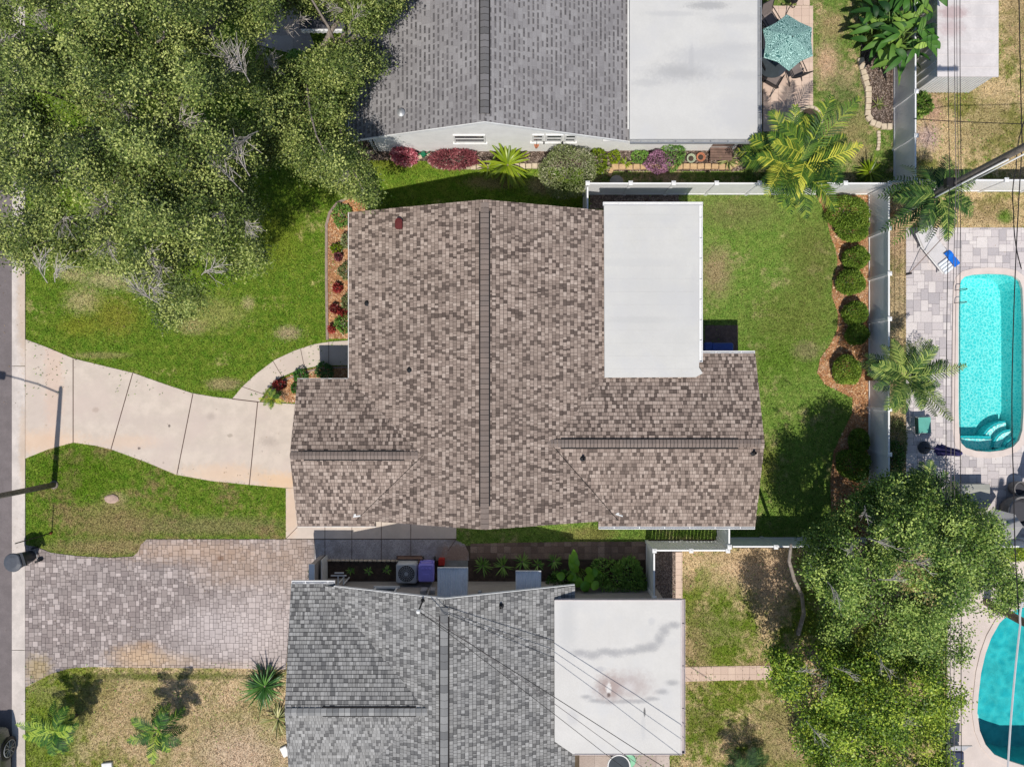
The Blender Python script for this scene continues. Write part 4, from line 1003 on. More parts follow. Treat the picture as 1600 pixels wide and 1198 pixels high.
ms=MB(); ms.box(-3.36,-3.14,-7.716,-7.58,1.3,1.75); ms.box(-3.0,-2.82,-7.716,-7.56,1.35,1.75); ms.tube([(-3.05,-7.62,0.2),(-3.05,-7.62,2.3)],0.03,8); ms.build('meter_box', M_galv, Cc)
sd=MB(); sd.box(-2.55,-1.75,-7.716,-7.67,0.05,2.03); sd.build('side_door', M_trim, Cc)
lt=MB(); lt.lathe([(0.0,0),(0.06,0.0),(0.08,0.10),(0.03,0.14),(0,0.14)],(-1.18,-7.62,1.7),10); lt.build('wall_lamp', M_galv, Cc)
# ------------------------------------------------------------------ white vinyl fences
def vinyl_fence(label, a, b, n, h=1.5, gaps=False, posts=(True,True), m=None, offs=0.0, name='vinyl_fence', group='white vinyl fences', skip_post=()):
    m = m or M_white
    a=Vector(a).to_2d(); b=Vector(b).to_2d(); d=(b-a).normalized(); nn=Vector((-d.y,d.x)); L=(b-a).length; seg=L/n
    root=thing(name,label,'fence',((a.x+b.x)/2,(a.y+b.y)/2,0),group)
    ang=math.atan2(d.y,d.x)
    def T(s): q=a+d*s; return Matrix.Translation((q.x,q.y,0))@Matrix.Rotation(ang,4,'Z')
    for i in range(n+1):
        if (i==0 and not posts[0]) or (i==n and not posts[1]) or i in skip_post: continue
        p=MB(); p.box(-0.055,0.055,-0.055,0.055,0,h+0.05,M=T(i*seg)); po=p.build('post',m,root)
        c=MB(); M_=T(i*seg)
        c.add([M_@Vector(v) for v in ((-0.078,-0.078,h+0.052),(0.078,-0.078,h+0.052),(0.078,0.078,h+0.052),(-0.078,0.078,h+0.052),(-0.078,-0.078,h+0.085),(0.078,-0.078,h+0.085),(0.078,0.078,h+0.085),(-0.078,0.078,h+0.085),(0,0,h+0.13))],
              [(3,2,1,0),(0,1,5,4),(1,2,6,5),(2,3,7,6),(3,0,4,7),(4,5,8),(5,6,8),(6,7,8),(7,4,8)])
        c.build('post_cap',m,po)
    for i in range(n):
        M_=T(i*seg); x0,x1=0.057,seg-0.057; p=MB()
        k=int((x1-x0)/0.137); wd=(x1-x0)/k
        for j in range(k):
            g=0.022 if gaps else 0.004
            p.box(x0+j*wd+g/2,x0+(j+1)*wd-g/2,-0.012,0.012,0.12,h-0.06,M=M_)
        if not gaps: p.box(x0,x1,-0.008,0.008,0.12,h-0.06,M=M_)
        pa=p.build('panel',m,root)
        r=MB(); r.box(x0-0.002,x1+0.002,-0.028,0.028,h-0.06,h+0.02,M=M_); r.build('rail',m,root); r=MB(); r.box(x0-0.002,x1+0.002,-0.028,0.028,0.04,0.12,M=M_); r.build('rail',m,root)
    return root
vinyl_fence('long white vinyl fence between the grey roof house and the middle house',(2.79,7.38),(13.88,7.38),7,1.5,posts=(True,False))
vinyl_fence('short white fence return running into the north side of the brown roof house',(2.79,6.15),(2.79,7.31),1,1.5,posts=(False,False))
vinyl_fence('tall run of white vinyl fence between the mulch bed shrubs and the turquoise pool',(13.92,-5.95),(13.92,7.38),8,1.5,posts=(False,True))
vinyl_fence('white vinyl fence run beside the bird of paradise and the low metal shed',(14.9,7.5),(14.9,18.9),7,1.5,posts=(True,True))
vinyl_fence('short white fence joining the two fence corners under the utility pole',(14.0,7.44),(14.82,7.48),1,1.5,posts=(False,False))
vinyl_fence('white vinyl fence right of the utility pole behind the weedy yard',(14.98,7.5),(23.1,7.5),5,1.5,posts=(False,True))
vinyl_fence('white vinyl fence along the south end of the back lawn, partly under the green tree',(8.1,-6.02),(24.4,-6.02),10,1.5,posts=(False,True))
vinyl_fence('white slatted gate letting sun stripes through onto the grass',(5.25,-6.16),(7.96,-6.16),2,1.5,gaps=True,posts=(True,True),name='vinyl_gate')
vinyl_fence('short white fence stub between the brown roof corner and the slatted gate',(8.02,-6.02),(8.02,-4.78),1,1.5,posts=(True,False))
vinyl_fence('short white fence between the dark leafy bed and the grey side path',(5.25,-7.9),(5.25,-6.22),1,1.5,posts=(True,False))

# ------------------------------------------------------------------ foliage
def leaf_geo(Cn, D, Ls, Ws, up=None):
    """diamond leaves folded along nothing: centre base Cn, direction D, length, width"""
    n=len(Cn); D=D/np.maximum(np.linalg.norm(D,axis=1,keepdims=True),1e-6)
    u=np.tile((0,0,1.0),(n,1)) if up is None else up
    u=u+RNG.normal(0,0.8,(n,3)); s=np.cross(u,D); s/=np.maximum(np.linalg.norm(s,axis=1,keepdims=True),1e-6)
    Ls=Ls[:,None]; Ws=Ws[:,None]; V=np.zeros((n,4,3))
    V[:,0]=Cn; V[:,1]=Cn+D*Ls*0.45+s*Ws/2; V[:,2]=Cn+D*Ls; V[:,3]=Cn+D*Ls*0.45-s*Ws/2
    return V.reshape(-1,3)

def rand_dirs(n, zlo=-0.5, zhi=0.7):
    a=RNG.uniform(0,2*np.pi,n); z=RNG.uniform(zlo,zhi,n); r=np.sqrt(np.maximum(0,1-z*z))
    return np.stack([np.cos(a)*r,np.sin(a)*r,z],1)

def crown_clumps(polys, n, zlo, ztop, seed, dmax=110, gap=0.55, gscale=0.02, lower=0.28, bump=0.5):
    g=np.random.default_rng(seed); out=[]
    for poly in polys:
        pa=np.array(poly,dtype=float); lo,hi=pa.min(0),pa.max(0); m=int(n*len(pa) if False else n)
        X=g.uniform(lo[0],hi[0],m); Y=g.uniform(lo[1],hi[1],m); ok=inpoly(X,Y,poly); X,Y=X[ok],Y[ok]
        d=np.clip(bdist(X,Y,poly)/dmax,0,1)
        ns=snoise(X,Y,gscale,seed+1); nz=snoise(X,Y,gscale*1.6,seed+2)
        keep=(ns>-gap)|(g.random(len(X))<0.12)
        X,Y,d,nz=X[keep],Y[keep],d[keep],nz[keep]
        Z=zlo+(ztop-zlo)*np.sqrt(d)+nz*bump+g.normal(0,0.38,len(X))
        low=(g.random(len(X))<lower)&(d>0.15)
        Z=np.where(low,np.maximum(Z-g.uniform(0.5,2.0,len(X)),1.2),Z)
        k=MPP*(H-Z)/H
        out.append(np.stack([(X-800)*k,(599-Y)*k,Z],1))
    return np.concatenate(out)

def clump_leaves(cl, per, rad, L, W, tone_sp=0.22, zflat=0.6, seed=0, base=0.5):
    n=len(cl); ct=np.clip(base+RNG.normal(0,tone_sp,n),0,1)
    idx=np.repeat(np.arange(n),per); m=len(idx)
    o=RNG.normal(0,1,(m,3))*rad*np.array((1,1,zflat))*0.55
    Cn=cl[idx]+o
    D=rand_dirs(m,-0.35,0.6)+o/rad*0.6
    Ls=RNG.uniform(0.65,1.25,m)*L; Ws=RNG.uniform(0.7,1.2,m)*W
    tone=np.clip(ct[idx]+RNG.normal(0,0.16,m),0,1)
    return leaf_geo(Cn,D,Ls,Ws), tone

def limb_path(a, b, sag, n=6, seed=0, wig=0.25):
    r=random.Random(seed); a,b=Vector(a),Vector(b); pts=[]
    for i in range(n+1):
        t=i/n; p=a.lerp(b,t); p.z=a.z+(b.z-a.z)*(t**0.6)+sag*math.sin(math.pi*t)
        if 0<i<n: p+=Vector((r.uniform(-wig,wig),r.uniform(-wig,wig),r.uniform(-wig,wig)*0.5))
        pts.append(p)
    return pts

def twigs(mb, centres, n, length, seed, rad=0.010, dirbias=None):
    """sprays of bare grey twigs fanning out from each centre"""
    r=random.Random(seed)
    for c in centres:
        c=Vector(c); a0=r.uniform(0,6.28) if dirbias is None else dirbias+r.uniform(-0.5,0.5)
        base=c-Vector((math.cos(a0),math.sin(a0),0))*length*0.8-Vector((0,0,0.5))
        mb.tube([base,c.lerp(base,0.45)+Vector((0,0,0.1)),c],[rad*1.8,rad*1.5,rad*1.2],5,0.4)
        for i in range(n):
            a=a0+r.gauss(0,0.5); l=length*r.uniform(0.4,1.2); s=c.lerp(base,r.uniform(0,0.7))
            p1=s+Vector((math.cos(a)*l*0.5+r.uniform(-.06,.06),math.sin(a)*l*0.5+r.uniform(-.06,.06),r.uniform(0.05,0.3)))
            a+=r.gauss(0,0.35); p2=p1+Vector((math.cos(a)*l*0.5,math.sin(a)*l*0.5,r.uniform(-0.1,0.25)))
            mb.tube([s,p1,p2],[rad*1.3,rad,rad*0.5],3,r.random(),caps=False)
            for q in range(2):
                b=a+r.choice((-1,1))*r.uniform(0.4,0.9); l2=l*r.uniform(0.25,0.45)
                mb.tube([p1,p1+Vector((math.cos(b)*l2,math.sin(b)*l2,r.uniform(0,0.2)))],[rad*0.8,rad*0.4],3,r.random(),caps=False)

def tree(label, base, top, trunk_r, polys, n, zlo, ztop, per, rad, L, W, lmat, seed, group=None, twig_px=(), twig_z=None, limbs=34, name='oak_tree', twig_len=0.8, twig_n=14, bark=None, tsp=0.22, **kw):
    root=thing(name,label,'tree',(base[0],base[1],0),group)
    cl=crown_clumps(polys,n,zlo,ztop,seed,**kw)
    V,t=clump_leaves(cl,per,rad,L,W,tone_sp=tsp,seed=seed)
    np_mesh('crown',V,np.arange(len(V)).reshape(-1,4),t,lmat,root)
    tr=MB(); b=Vector((*base,0)); tp=Vector(top)
    pts=[b+(tp-b)*i/5+Vector((math.sin(i*1.7)*0.08,math.cos(i*2.1)*0.08,0)) for i in range(6)]
    tr.tube(pts,[trunk_r*1.35,trunk_r,trunk_r*0.92,trunk_r*0.85,trunk_r*0.8,trunk_r*0.7],12)
    r=random.Random(seed); sel=[r.randrange(len(cl)) for _ in range(limbs)]
    mains=[]
    for i in range(7):
        c=Vector(cl[sel[i]]); e=tp.lerp(c,0.6)-Vector((0,0,0.6)); p=limb_path(tp-Vector((0,0,0.3)),e,0.3,5,seed+i)
        tr.tube(p,[trunk_r*(0.6-0.07*k) for k in range(6)],8); mains.append(p)
    for i in sel[7:]:
        c=Vector(cl[i]); best=min((q for p in mains for q in p[2:]),key=lambda q:(q-c).length)
        if (best-c).length<6:
            p=limb_path(best,c,0.15,4,i,0.15); tr.tube(p,[trunk_r*0.2,trunk_r*0.16,trunk_r*0.12,trunk_r*0.09,trunk_r*0.06],6)
    tro=tr.build('trunk',bark or M_bark,root,smooth=True)
    if twig_px:
        tw=MB(); cs=[P(x,y,z if z else twig_z) for x,y,z in [(q if len(q)==3 else (*q,None)) for q in twig_px]]
        twigs(tw,cs,twig_n,twig_len,seed+5,0.0075); tag(tw.build('bare_twigs',M_twig,root),kind='stuff')
    return root, cl

OAK = leaf_mat('oak_leaves',(0.012,0.026,0.007),(0.125,0.185,0.034),(0.50,0.55,0.165),0.12,0.5,0.35)
O1=[(-70,-90),(440,-90),(432,20),(402,58),(385,88),(400,128),(420,158),(430,190),(424,222),(400,250),(386,285),(396,318),(414,344),(424,382),(406,422),(370,426),(338,430),(312,468),(288,498),(256,507),(238,480),(226,456),(196,441),(166,422),(136,406),(100,411),(62,396),(36,414),(12,396),(-70,380)]
O2=[[(400,-90),(650,-90),(624,12),(592,44),(556,48),(538,22),(508,22),(480,16),(440,14)],[(470,104),(506,82),(552,74),(598,86),(604,104),(570,130),(542,166),(520,192),(496,184),(478,152)],[(402,80),(450,100),(482,150),(520,196),(556,228),(590,300),(576,322),(545,302),(500,276),(440,268),(402,250)]]
tw1=[(60,15),(70,40),(115,35),(120,55),(60,78),(30,130),(100,95),(180,150),(190,165),(210,215),(225,230),(215,240),(245,215),(285,190),(300,195),(150,230),(160,240),(110,260),(190,290),(75,260),(350,80),(370,90),(355,110),(380,220),(370,240),(345,250),(352,270),(150,310),(155,325),(100,350),(240,345),(250,335),(285,345),(235,400),(170,385),(60,410),(90,420),(210,450),(240,452),(345,335),(390,355),(250,425),(330,420),(20,170),(8,60),(140,15),(300,140),(290,250)]
tree('huge olive green oak spreading over the front lawn and street with bare grey twigs',(-10.6,6.6),(-10.4,6.9,4.2),0.36,[O1],4900,6.2,9.0,84,0.31,0.078,0.044,OAK,41,'oaks on the front lawn',tw1,8.8,60,gap=0.32,gscale=0.045,twig_len=0.6,twig_n=14,bump=0.9,tsp=0.27)
tree('sparser olive green oak leaning against the grey roof house, its pale limbs showing',(-7.1,10.2),(-7.0,10.1,3.6),0.26,O2,1500,4.4,6.0,74,0.29,0.08,0.045,OAK,43,'oaks on the front lawn',[(520,12,6.2),(450,45,6),(470,30,6),(420,100,6),(430,110,6),(405,80,6),(505,140,5.5),(560,20,6.2),(460,235,5.8),(540,270,5.6),(405,55,6.2),(500,230,5.6)],5.6,44,gap=0.35,gscale=0.05,dmax=45,twig_len=0.5,twig_n=11)
FIC = leaf_mat('broad_leaves',(0.010,0.036,0.006),(0.115,0.215,0.03),(0.44,0.55,0.13),0.12,0.5,0.35)
FIC2 = leaf_mat('yellow_green_leaves',(0.012,0.042,0.006),(0.145,0.255,0.020),(0.48,0.58,0.065),0.14,0.5,0.35)
F1=[(1440,748),(1480,756),(1502,770),(1520,792),(1555,808),(1578,838),(1574,870),(1578,892),(1600,915),(1590,936),(1560,950),(1545,965),(1530,990),(1508,1012),(1500,1040),(1440,1040),(1380,1024),(1300,1018),(1290,1005),(1288,960),(1264,925),(1252,893),(1258,868),(1262,842),(1288,826),(1304,800),(1330,786),(1348,762),(1390,752)]
F2=[(1204,1002),(1240,1012),(1290,1006),(1380,1014),(1460,1026),(1500,1050),(1506,1090),(1488,1130),(1472,1160),(1486,1200),(1484,1290),(1290,1290),(1282,1195),(1246,1160),(1244,1104),(1208,1064)]
tree('big rounded green tree over the fence corner below the turquoise pool',(11.6,-6.7),(11.8,-6.2,3.2),0.24,[F1],2300,2.3,6.4,72,0.30,0.09,0.052,FIC,51,None,[(1385,850),(1330,860),(1440,880),(1400,905),(1310,930),(1350,800)],7.0,36,name='broadleaf_tree',gap=0.22,gscale=0.05,dmax=135,twig_len=0.35,twig_n=7,bump=0.8,tsp=0.26)
r2,_=tree('bright yellow green tree at the bottom of the photo beside the teal pool',(11.6,-10.6),(11.9,-10.9,2.4),0.16,[F2],1700,2.6,4.8,66,0.30,0.10,0.057,FIC2,53,None,[(1290,1075),(1260,1045),(1330,1050),(1420,1130),(1280,1150),(1380,1040)],5.4,30,name='broadleaf_tree',gap=0.25,gscale=0.05,dmax=80,twig_len=0.4,twig_n=6,bump=0.7,tsp=0.26)
lt=MB(); lt.tube([P(1247,990,0),P(1256,958,0.8),P(1253,930,1.8),P(1241,905,2.8),P(1233,876,3.8),P(1236,850,4.4)],[0.09,0.075,0.07,0.065,0.06,0.04],8); lt.build('stem',M_bark,r2,smooth=True)

# ------------------------------------------------------------------ palms, rosettes, shrubs
def strip_leaf(V,Q,T,pts,widths,side,tone,fold=0.0):
    """a long blade through pts with given widths; side = sideways unit vector"""
    o=len(V); 
    for p,wd in zip(pts,widths):
        V.append(p-side*wd/2+Vector((0,0,fold*wd))); V.append(p); V.append(p+side*wd/2+Vector((0,0,fold*wd)))
    for i in range(len(pts)-1):
        for k in (0,1):
            Q.append((o+i*3+k,o+i*3+k+1,o+i*3+k+4,o+i*3+k+3)); T.append(tone)

def frond(V,Q,T,base,az,L,elev,droop,nl,ll,lw,r,tone):
    """one feather frond: arching rib with two rows of hanging leaflets"""
    d=Vector((math.cos(az),math.sin(az),0)); s=Vector((-d.y,d.x,0)); pts=[]
    for i in range(9):
        t=i/8; pts.append(base+d*(L*t*(1-0.12*t*droop))+Vector((0,0,L*(math.tan(elev)*t*0.8-droop*0.75*t*t)))+s*(0.10*L*t*t*math.sin(az*3+1)))
    strip_leaf(V,Q,T,pts,[0.035*(1-0.7*i/8)+0.008 for i in range(9)],s,min(1,tone+0.25))
    for i in range(nl):
        t=0.14+0.86*i/(nl-1); k=min(int(t*8),7); p=pts[k].lerp(pts[k+1],t*8-k); tan=(pts[k+1]-pts[k]).normalized()
        ln=ll*math.sin(math.pi*(0.22+0.70*t))*r.uniform(0.85,1.15)
        for sg in (-1,1):
            dd=(tan*0.75+s*sg*0.9+Vector((0,0,r.uniform(0.0,0.25)))).normalized()
            q1=p+dd*ln*0.55; q2=q1+(dd*0.8+Vector((0,0,-0.5))).normalized()*ln*0.45
            sd=tan.cross(dd); sd=(tan-dd*tan.dot(dd)); sd=sd.normalized() if sd.length>1e-3 else s
            strip_leaf(V,Q,T,[p,q1,q2],[lw*0.7,lw,0.004],sd,max(0,min(1,tone+r.uniform(-0.38,0.38))))

def palm(label, px, py, z, L, n, m, seed, nl=20, ll=0.36, lw=0.034, tr=0.08, name='palm_tree', group=None, stems=1, spread=0.0, elev=(0.1,1.1), droop=(0.35,0.9), tone=0.5, cat='palm'):
    r=random.Random(seed); c=P(px,py,z); root=thing(name,label,cat,(c.x,c.y,0),group); V=[];Q=[];T=[]; tk=MB()
    for s in range(stems):
        a=6.28*s/stems+r.random(); cc=c+Vector((math.cos(a),math.sin(a),0))*spread*(1 if stems>1 else 0)+Vector((0,0,r.uniform(-0.3,0.1)*(stems>1)))
        b=Vector((c.x+math.cos(a)*spread*0.3,c.y+math.sin(a)*spread*0.3,0))
        tk.tube([b,b.lerp(cc,0.4)+Vector((0.03,0,0)),b.lerp(cc,0.8),cc],[tr*1.3,tr,tr*0.9,tr*0.8],8)
        for i in range(n):
            az=6.28*i/n+r.uniform(-0.25,0.25); frond(V,Q,T,cc+Vector((0,0,0.02)),az,L*r.uniform(0.78,1.12),r.uniform(*elev),r.uniform(*droop),nl,ll,lw,r,max(0.05,min(0.95,tone+r.gauss(0,0.2))))
    np_mesh('crown',[tuple(v) for v in V],Q,T,m,root); tk.build('trunk',M_palmbark,root,smooth=True)
    return root
PALM_Y = leaf_mat('palm_yellow_green',(0.012,0.045,0.010),(0.095,0.185,0.022),(0.60,0.58,0.07),0.12,0.55,0.2)
PALM_G = leaf_mat('palm_green',(0.010,0.035,0.012),(0.055,0.125,0.025),(0.34,0.42,0.10),0.12,0.55,0.2)
PALM_N = leaf_mat('young_palm_green',(0.008,0.032,0.008),(0.04,0.13,0.016),(0.36,0.48,0.06),0.1,0.55,0.2)
PALM_D = leaf_mat('palm_dark',(0.010,0.03,0.012),(0.03,0.075,0.02),(0.10,0.18,0.05),0.2,0.6,0.2)
CYC = leaf_mat('cycad_green',(0.012,0.05,0.012),(0.05,0.155,0.03),(0.14,0.30,0.06),0.2,0.35,0.45)
palm('large yellow green clumping palm arching over the white fence below the patio',1247,250,2.9,1.85,13,PALM_Y,61,20,0.52,0.046,0.06,tone=0.40,stems=3,spread=0.34,elev=(0.2,1.0),droop=(0.4,0.9))
palm('shaggy green palm beside the utility pole above the pool deck',1466,306,3.0,1.6,28,PALM_G,62,18,0.46,0.048,0.10,elev=(-0.3,0.8),droop=(0.5,1.1),tone=0.42)
palm('feathery bright green palm between the white fence and the plunge pool',1414,590,2.7,1.5,34,PALM_G,63,20,0.38,0.040,0.08,elev=(0.0,1.2),droop=(0.35,0.9),tone=0.62)
palm('dark green palm poking out of the tree edge by the pool deck',1440,768,2.7,1.15,18,PALM_G,64,16,0.38,0.040,0.08,elev=(0.0,1.0),tone=0.36)
palm('small young palm on the dry front lawn nearest the parked car',86,1142,1.35,1.02,14,PALM_N,65,15,0.34,0.042,0.05,group='young palms on the dry lawn',elev=(0.1,0.9),tone=0.5)
palm('small young palm in the middle of the dry front lawn',248,1140,1.35,1.05,13,PALM_N,66,15,0.36,0.042,0.05,group='young palms on the dry lawn',elev=(0.1,0.9),tone=0.52)
palm('tiny feathery palm in the mulch by the end of the curved walk',425,622,0.55,0.44,16,PALM_Y,67,12,0.14,0.018,0.04,elev=(0.0,1.0),tone=0.45)
palm('dark palm at the bottom edge of the neighbour back lawn',1166,1200,0.8,1.0,16,PALM_D,68,20,0.34,0.026,0.05,tone=0.5)

def rosette(label, px, py, z, L, n, m, seed, wd=0.05, elev=(0.1,1.2), droop=(0.2,0.7), name='rosette_plant', group=None, cat='plant', stemh=None, tone=0.5, tw=0.22, parts=True):
    r=random.Random(seed); c=P(px,py,z); root=thing(name,label,cat,(c.x,c.y,0),group); V=[];Q=[];T=[]
    b=c.copy(); b.z=max(0.03,z*0.35)
    for i in range(n):
        az=r.uniform(0,6.28) if n>14 else 6.28*i/n+r.uniform(-.2,.2); l=L*r.uniform(0.75,1.1); e=r.uniform(*elev); dr=r.uniform(*droop); d=Vector((math.cos(az),math.sin(az),0)); s=Vector((-d.y,d.x,0))
        pts=[b+d*(l*t)+Vector((0,0,max(-b.z*0.6,l*(math.tan(min(e,1.3))*0.55*t-dr*t*t*0.8)))) for t in (0,0.2,0.45,0.7,0.88,1.0)]
        strip_leaf(V,Q,T,pts,[wd*0.5,wd*0.9,wd,wd*0.8,wd*0.45,0.004],s,max(0,min(1,tone+r.gauss(0,tw))),0.18)
    np_mesh('leaves',[tuple(v) for v in V],Q,T,m,root)
    st=MB(); st.tube([(c.x,c.y,0.0),(c.x,c.y,b.z+0.04)],[0.05,0.04],7); st.build('stem',M_palmbark,root)
    return root
LIME = leaf_mat('lime_leaves',(0.07,0.13,0.005),(0.24,0.34,0.012),(0.46,0.52,0.04),0.3,0.35,0.45)
VAR = leaf_mat('striped_agave',(0.05,0.09,0.02),(0.30,0.32,0.10),(0.62,0.58,0.28),0.15,0.4,0.4)
GRN = leaf_mat('garden_green',(0.018,0.06,0.012),(0.085,0.22,0.035),(0.28,0.46,0.09),0.22,0.4,0.4)
RED = leaf_mat('croton_red',(0.10,0.01,0.012),(0.34,0.035,0.035),(0.62,0.16,0.10),0.2,0.4,0.4)
PINK = leaf_mat('cordyline_pink',(0.20,0.03,0.05),(0.62,0.17,0.22),(0.90,0.55,0.55),0.25,0.55,0.2)
PURP = leaf_mat('bromeliad_purple',(0.07,0.02,0.025),(0.27,0.075,0.09),(0.60,0.24,0.24),0.2,0.4,0.4)
MAG = leaf_mat('bougainvillea',(0.06,0.07,0.04),(0.34,0.16,0.26),(0.70,0.38,0.58),0.25,0.6,0.2)
GREYG = leaf_mat('silver_green',(0.07,0.10,0.03),(0.25,0.30,0.11),(0.62,0.56,0.44),0.2,0.55,0.25)
HEDGE = leaf_mat('clipped_hedge',(0.03,0.07,0.010),(0.14,0.235,0.026),(0.36,0.48,0.07),0.2,0.55,0.25)
rosette('round dark green cycad at the edge of the dry lawn beside the paver drive',407,1080,0.75,0.86,100,CYC,71,0.05,(0.1,1.25),name='cycad',droop=(0.25,0.7),tone=0.6,tw=0.28)
rosette('striped yellow agave against the corner of the lower house',430,1128,0.5,0.66,40,VAR,72,0.04,name='agave')
rosette('spiky dark plant at the foot of the grey wing wall by the paver drive',486,899,0.35,0.30,20,PALM_D,70,0.03,name='spiky_plant')
rosette('large lime green strappy plant against the white stucco wall',793,250,1.0,1.0,44,LIME,73,0.10,(0.2,1.2),name='strappy_plant',droop=(0.3,0.9))
rosette('smaller lime green strappy plant left of the large one',762,258,0.6,0.55,26,LIME,74,0.06,name='strappy_plant',tone=0.42)
rosette('yellow green starry agave in the stone edged bed',979,252,0.4,0.26,18,LIME,75,0.045,name='agave',tone=0.6)
rosette('striped agave at the left end of the stone edged bed',944,263,0.4,0.34,18,VAR,76,0.05,name='agave',tone=0.35)
rosette('tall striped agave beside the wooden bench',1143,247,0.6,0.42,20,VAR,77,0.045,name='agave',tone=0.35)
rosette('pale agave in the dark bed between the yellow stones and the white fence',1376,160,0.4,0.30,18,VAR,78,0.04,name='agave',tone=0.3)
rosette('lush bright green fern by the inner fence corner',1368,264,0.7,0.55,50,LIME,79,0.06,name='fern_plant',cat='fern',tone=0.32)
for i,(x,y,L,lab) in enumerate(((754,886,0.40,'green lily clump first to the right of the wide awning'),(786,887,0.42,'fuller green lily clump second from the wide awning'),(816,880,0.38,'green lily clump above the narrow awning'),(841,885,0.26,'small lily clump right of the narrow awning'),(866,879,0.32,'lily clump left of the broad elephant ear leaves'))):
    rosette(lab,x,y,0.45,L,30,GRN,80+i,0.038,name='lily_clump',group='lily clumps along the brick path',tone=0.85)
for i,(x,y,lab) in enumerate(((546,893,'sparse young shrub in the shaded bed nearest the wall bracket'),(574,894,'brighter young shrub in the middle of the shaded bed'),(603,893,'sparse young shrub in the shaded bed nearest the cooling unit'))):
    rosette(lab,x,y,0.4,0.20,12,GRN,90+i,0.05,name='young_shrub',group='young shrubs in the shaded bed',tone=0.75)

def shrub(label, px, py, z, rx, ry, rz, n, m, seed, L=0.07, W=0.045, name='shrub', group=None, cat='shrub', lump=0.12, tone=0.5, core=True):
    """leafy mound: leaves through an uneven ellipsoid shell, stem below"""
    c=P(px,py,z); k=MPP*(H-z)/H; rx*=k; ry*=k; root=thing(name,label,cat,(c.x,c.y,0),group)
    D=rand_dirs(n,-0.55,1.0); f=1+lump*snoise(D[:,0]*4+seed,D[:,1]*4+D[:,2]*3,1.0,seed)+RNG.normal(0,0.03,n)-RNG.exponential(0.09,n)
    f=np.clip(f,0.2,1.4); pos=D*f[:,None]*np.array((rx,ry,rz))+np.array((c.x,c.y,max(rz*0.8,0.08)))
    pos[:,2]=np.maximum(pos[:,2],0.03)
    d2=D+RNG.normal(0,0.7,(n,3)); tn=np.clip(tone+0.16*snoise(D[:,0]*5,D[:,1]*5,1.0,seed+3)+RNG.normal(0,0.17,n),0,1)
    V=leaf_geo(pos,d2,RNG.uniform(0.6,1.3,n)*L,RNG.uniform(0.7,1.2,n)*W,up=D.copy())
    np_mesh('foliage',V,np.arange(len(V)).reshape(-1,4),tn,m,root)
    st=MB()
    for i in range(5):
        a=i*1.26+seed; st.tube([(c.x,c.y,0),(c.x+math.cos(a)*rx*0.45,c.y+math.sin(a)*ry*0.45,rz*0.9)],[0.03,0.012],5)
    st.build('stem',M_bark,root)
    return root
for i,(x,y,rx,ry,rz,lab) in enumerate(((1324,331,33,28,0.55,'largest clipped hedge mound at the top of the mulch bed'),(1333,356,26,22,0.5,'clipped hedge mound merged with the underside of the largest one'),
    (1338,403,20,20,0.5,'clipped shrub ball third down the mulch bed'),(1330,440,23,22,0.5,'clipped shrub ball fourth down the mulch bed, set out toward the lawn'),(1338,488,19,20,0.48,'clipped shrub ball fifth down the mulch bed'),
    (1342,522,17,17,0.45,'small clipped shrub ball tucked against the fence below the fifth'),(1324,578,22,24,0.55,'yellowish clipped shrub ball alone in the wide bend of mulch'),(1345,690,15,20,0.45,'small dark shrub against the fence in the tree shade'),(1332,726,27,27,0.6,'wide dark shrub mound in the tree shade'))):
    shrub(lab,x+rx*0.1,y,0.6,rx*0.9,ry*0.9,rz,int(2600+rx*ry*5),HEDGE,100+i,0.062,0.042,name='hedge_ball',group='clipped shrubs in the mulch bed',lump=0.11+0.02*(i%3),tone=(0.5,0.56,0.48,0.55,0.46,0.52,0.66,0.4,0.42)[i])
shrub('rounded silvery green bush by the white wall end, casting shade on the grass',889,262,1.3,42,40,1.0,7000,GREYG,121,0.075,0.04,lump=0.18)
shrub('bright pink leafed plant beside the dark garden arch',630,241,0.5,19,13,0.35,1100,PINK,122,0.14,0.06,name='cordyline')
shrub('low purple red bromeliad hedge under the window of the white wall',708,247,0.4,38,13,0.32,2200,PURP,123,0.16,0.04,name='bromeliad_hedge',cat='plant')
shrub('magenta flowering bush hanging over the stone edging',1033,249,0.7,20,17,0.45,1700,MAG,124,0.07,0.05,name='flowering_bush',lump=0.25)
shrub('green bush behind the magenta flowering bush',1055,238,0.8,18,20,0.5,1500,GRN,125,0.07,0.045,tone=0.62,lump=0.25)
shrub('small bright green herb patch left of the magenta bush',1001,244,0.3,14,9,0.2,700,GRN,126,0.07,0.05,tone=0.75)
shrub('small lime plant at the left of the stone edged bed',961,244,0.3,8,9,0.25,320,LIME,127,0.08,0.05)
shrub('yellowish shrub half hidden by the silvery bush',935,248,0.6,14,20,0.4,900,LIME,128,0.08,0.045,tone=0.3)
shrub('glossy green shrub on the far side of the fence from the agave',1443,158,1.0,18,17,0.6,1300,FIC,129,0.14,0.08,lump=0.25)
shrub('low yellow shrub by the white fence at the right edge',1597,868,0.8,16,10,0.5,900,FIC2,130,0.10,0.06,tone=0.75)
shrub('dense dark green leafy mass filling the bed next to the short white fence',975,902,0.6,40,26,0.40,3600,GRN,131,0.13,0.05,name='leafy_groundcover',lump=0.4,tone=0.8)
shrub('leafy green ground shrub at the foot of the elephant ears',880,910,0.5,22,16,0.35,1300,GRN,132,0.10,0.05,tone=0.35,lump=0.25)
shrub('bright green undergrowth shrub below the sparse oak near the porch',478,100,1.0,34,22,0.7,2400,GRN,133,0.12,0.07,tone=0.85,lump=0.3)
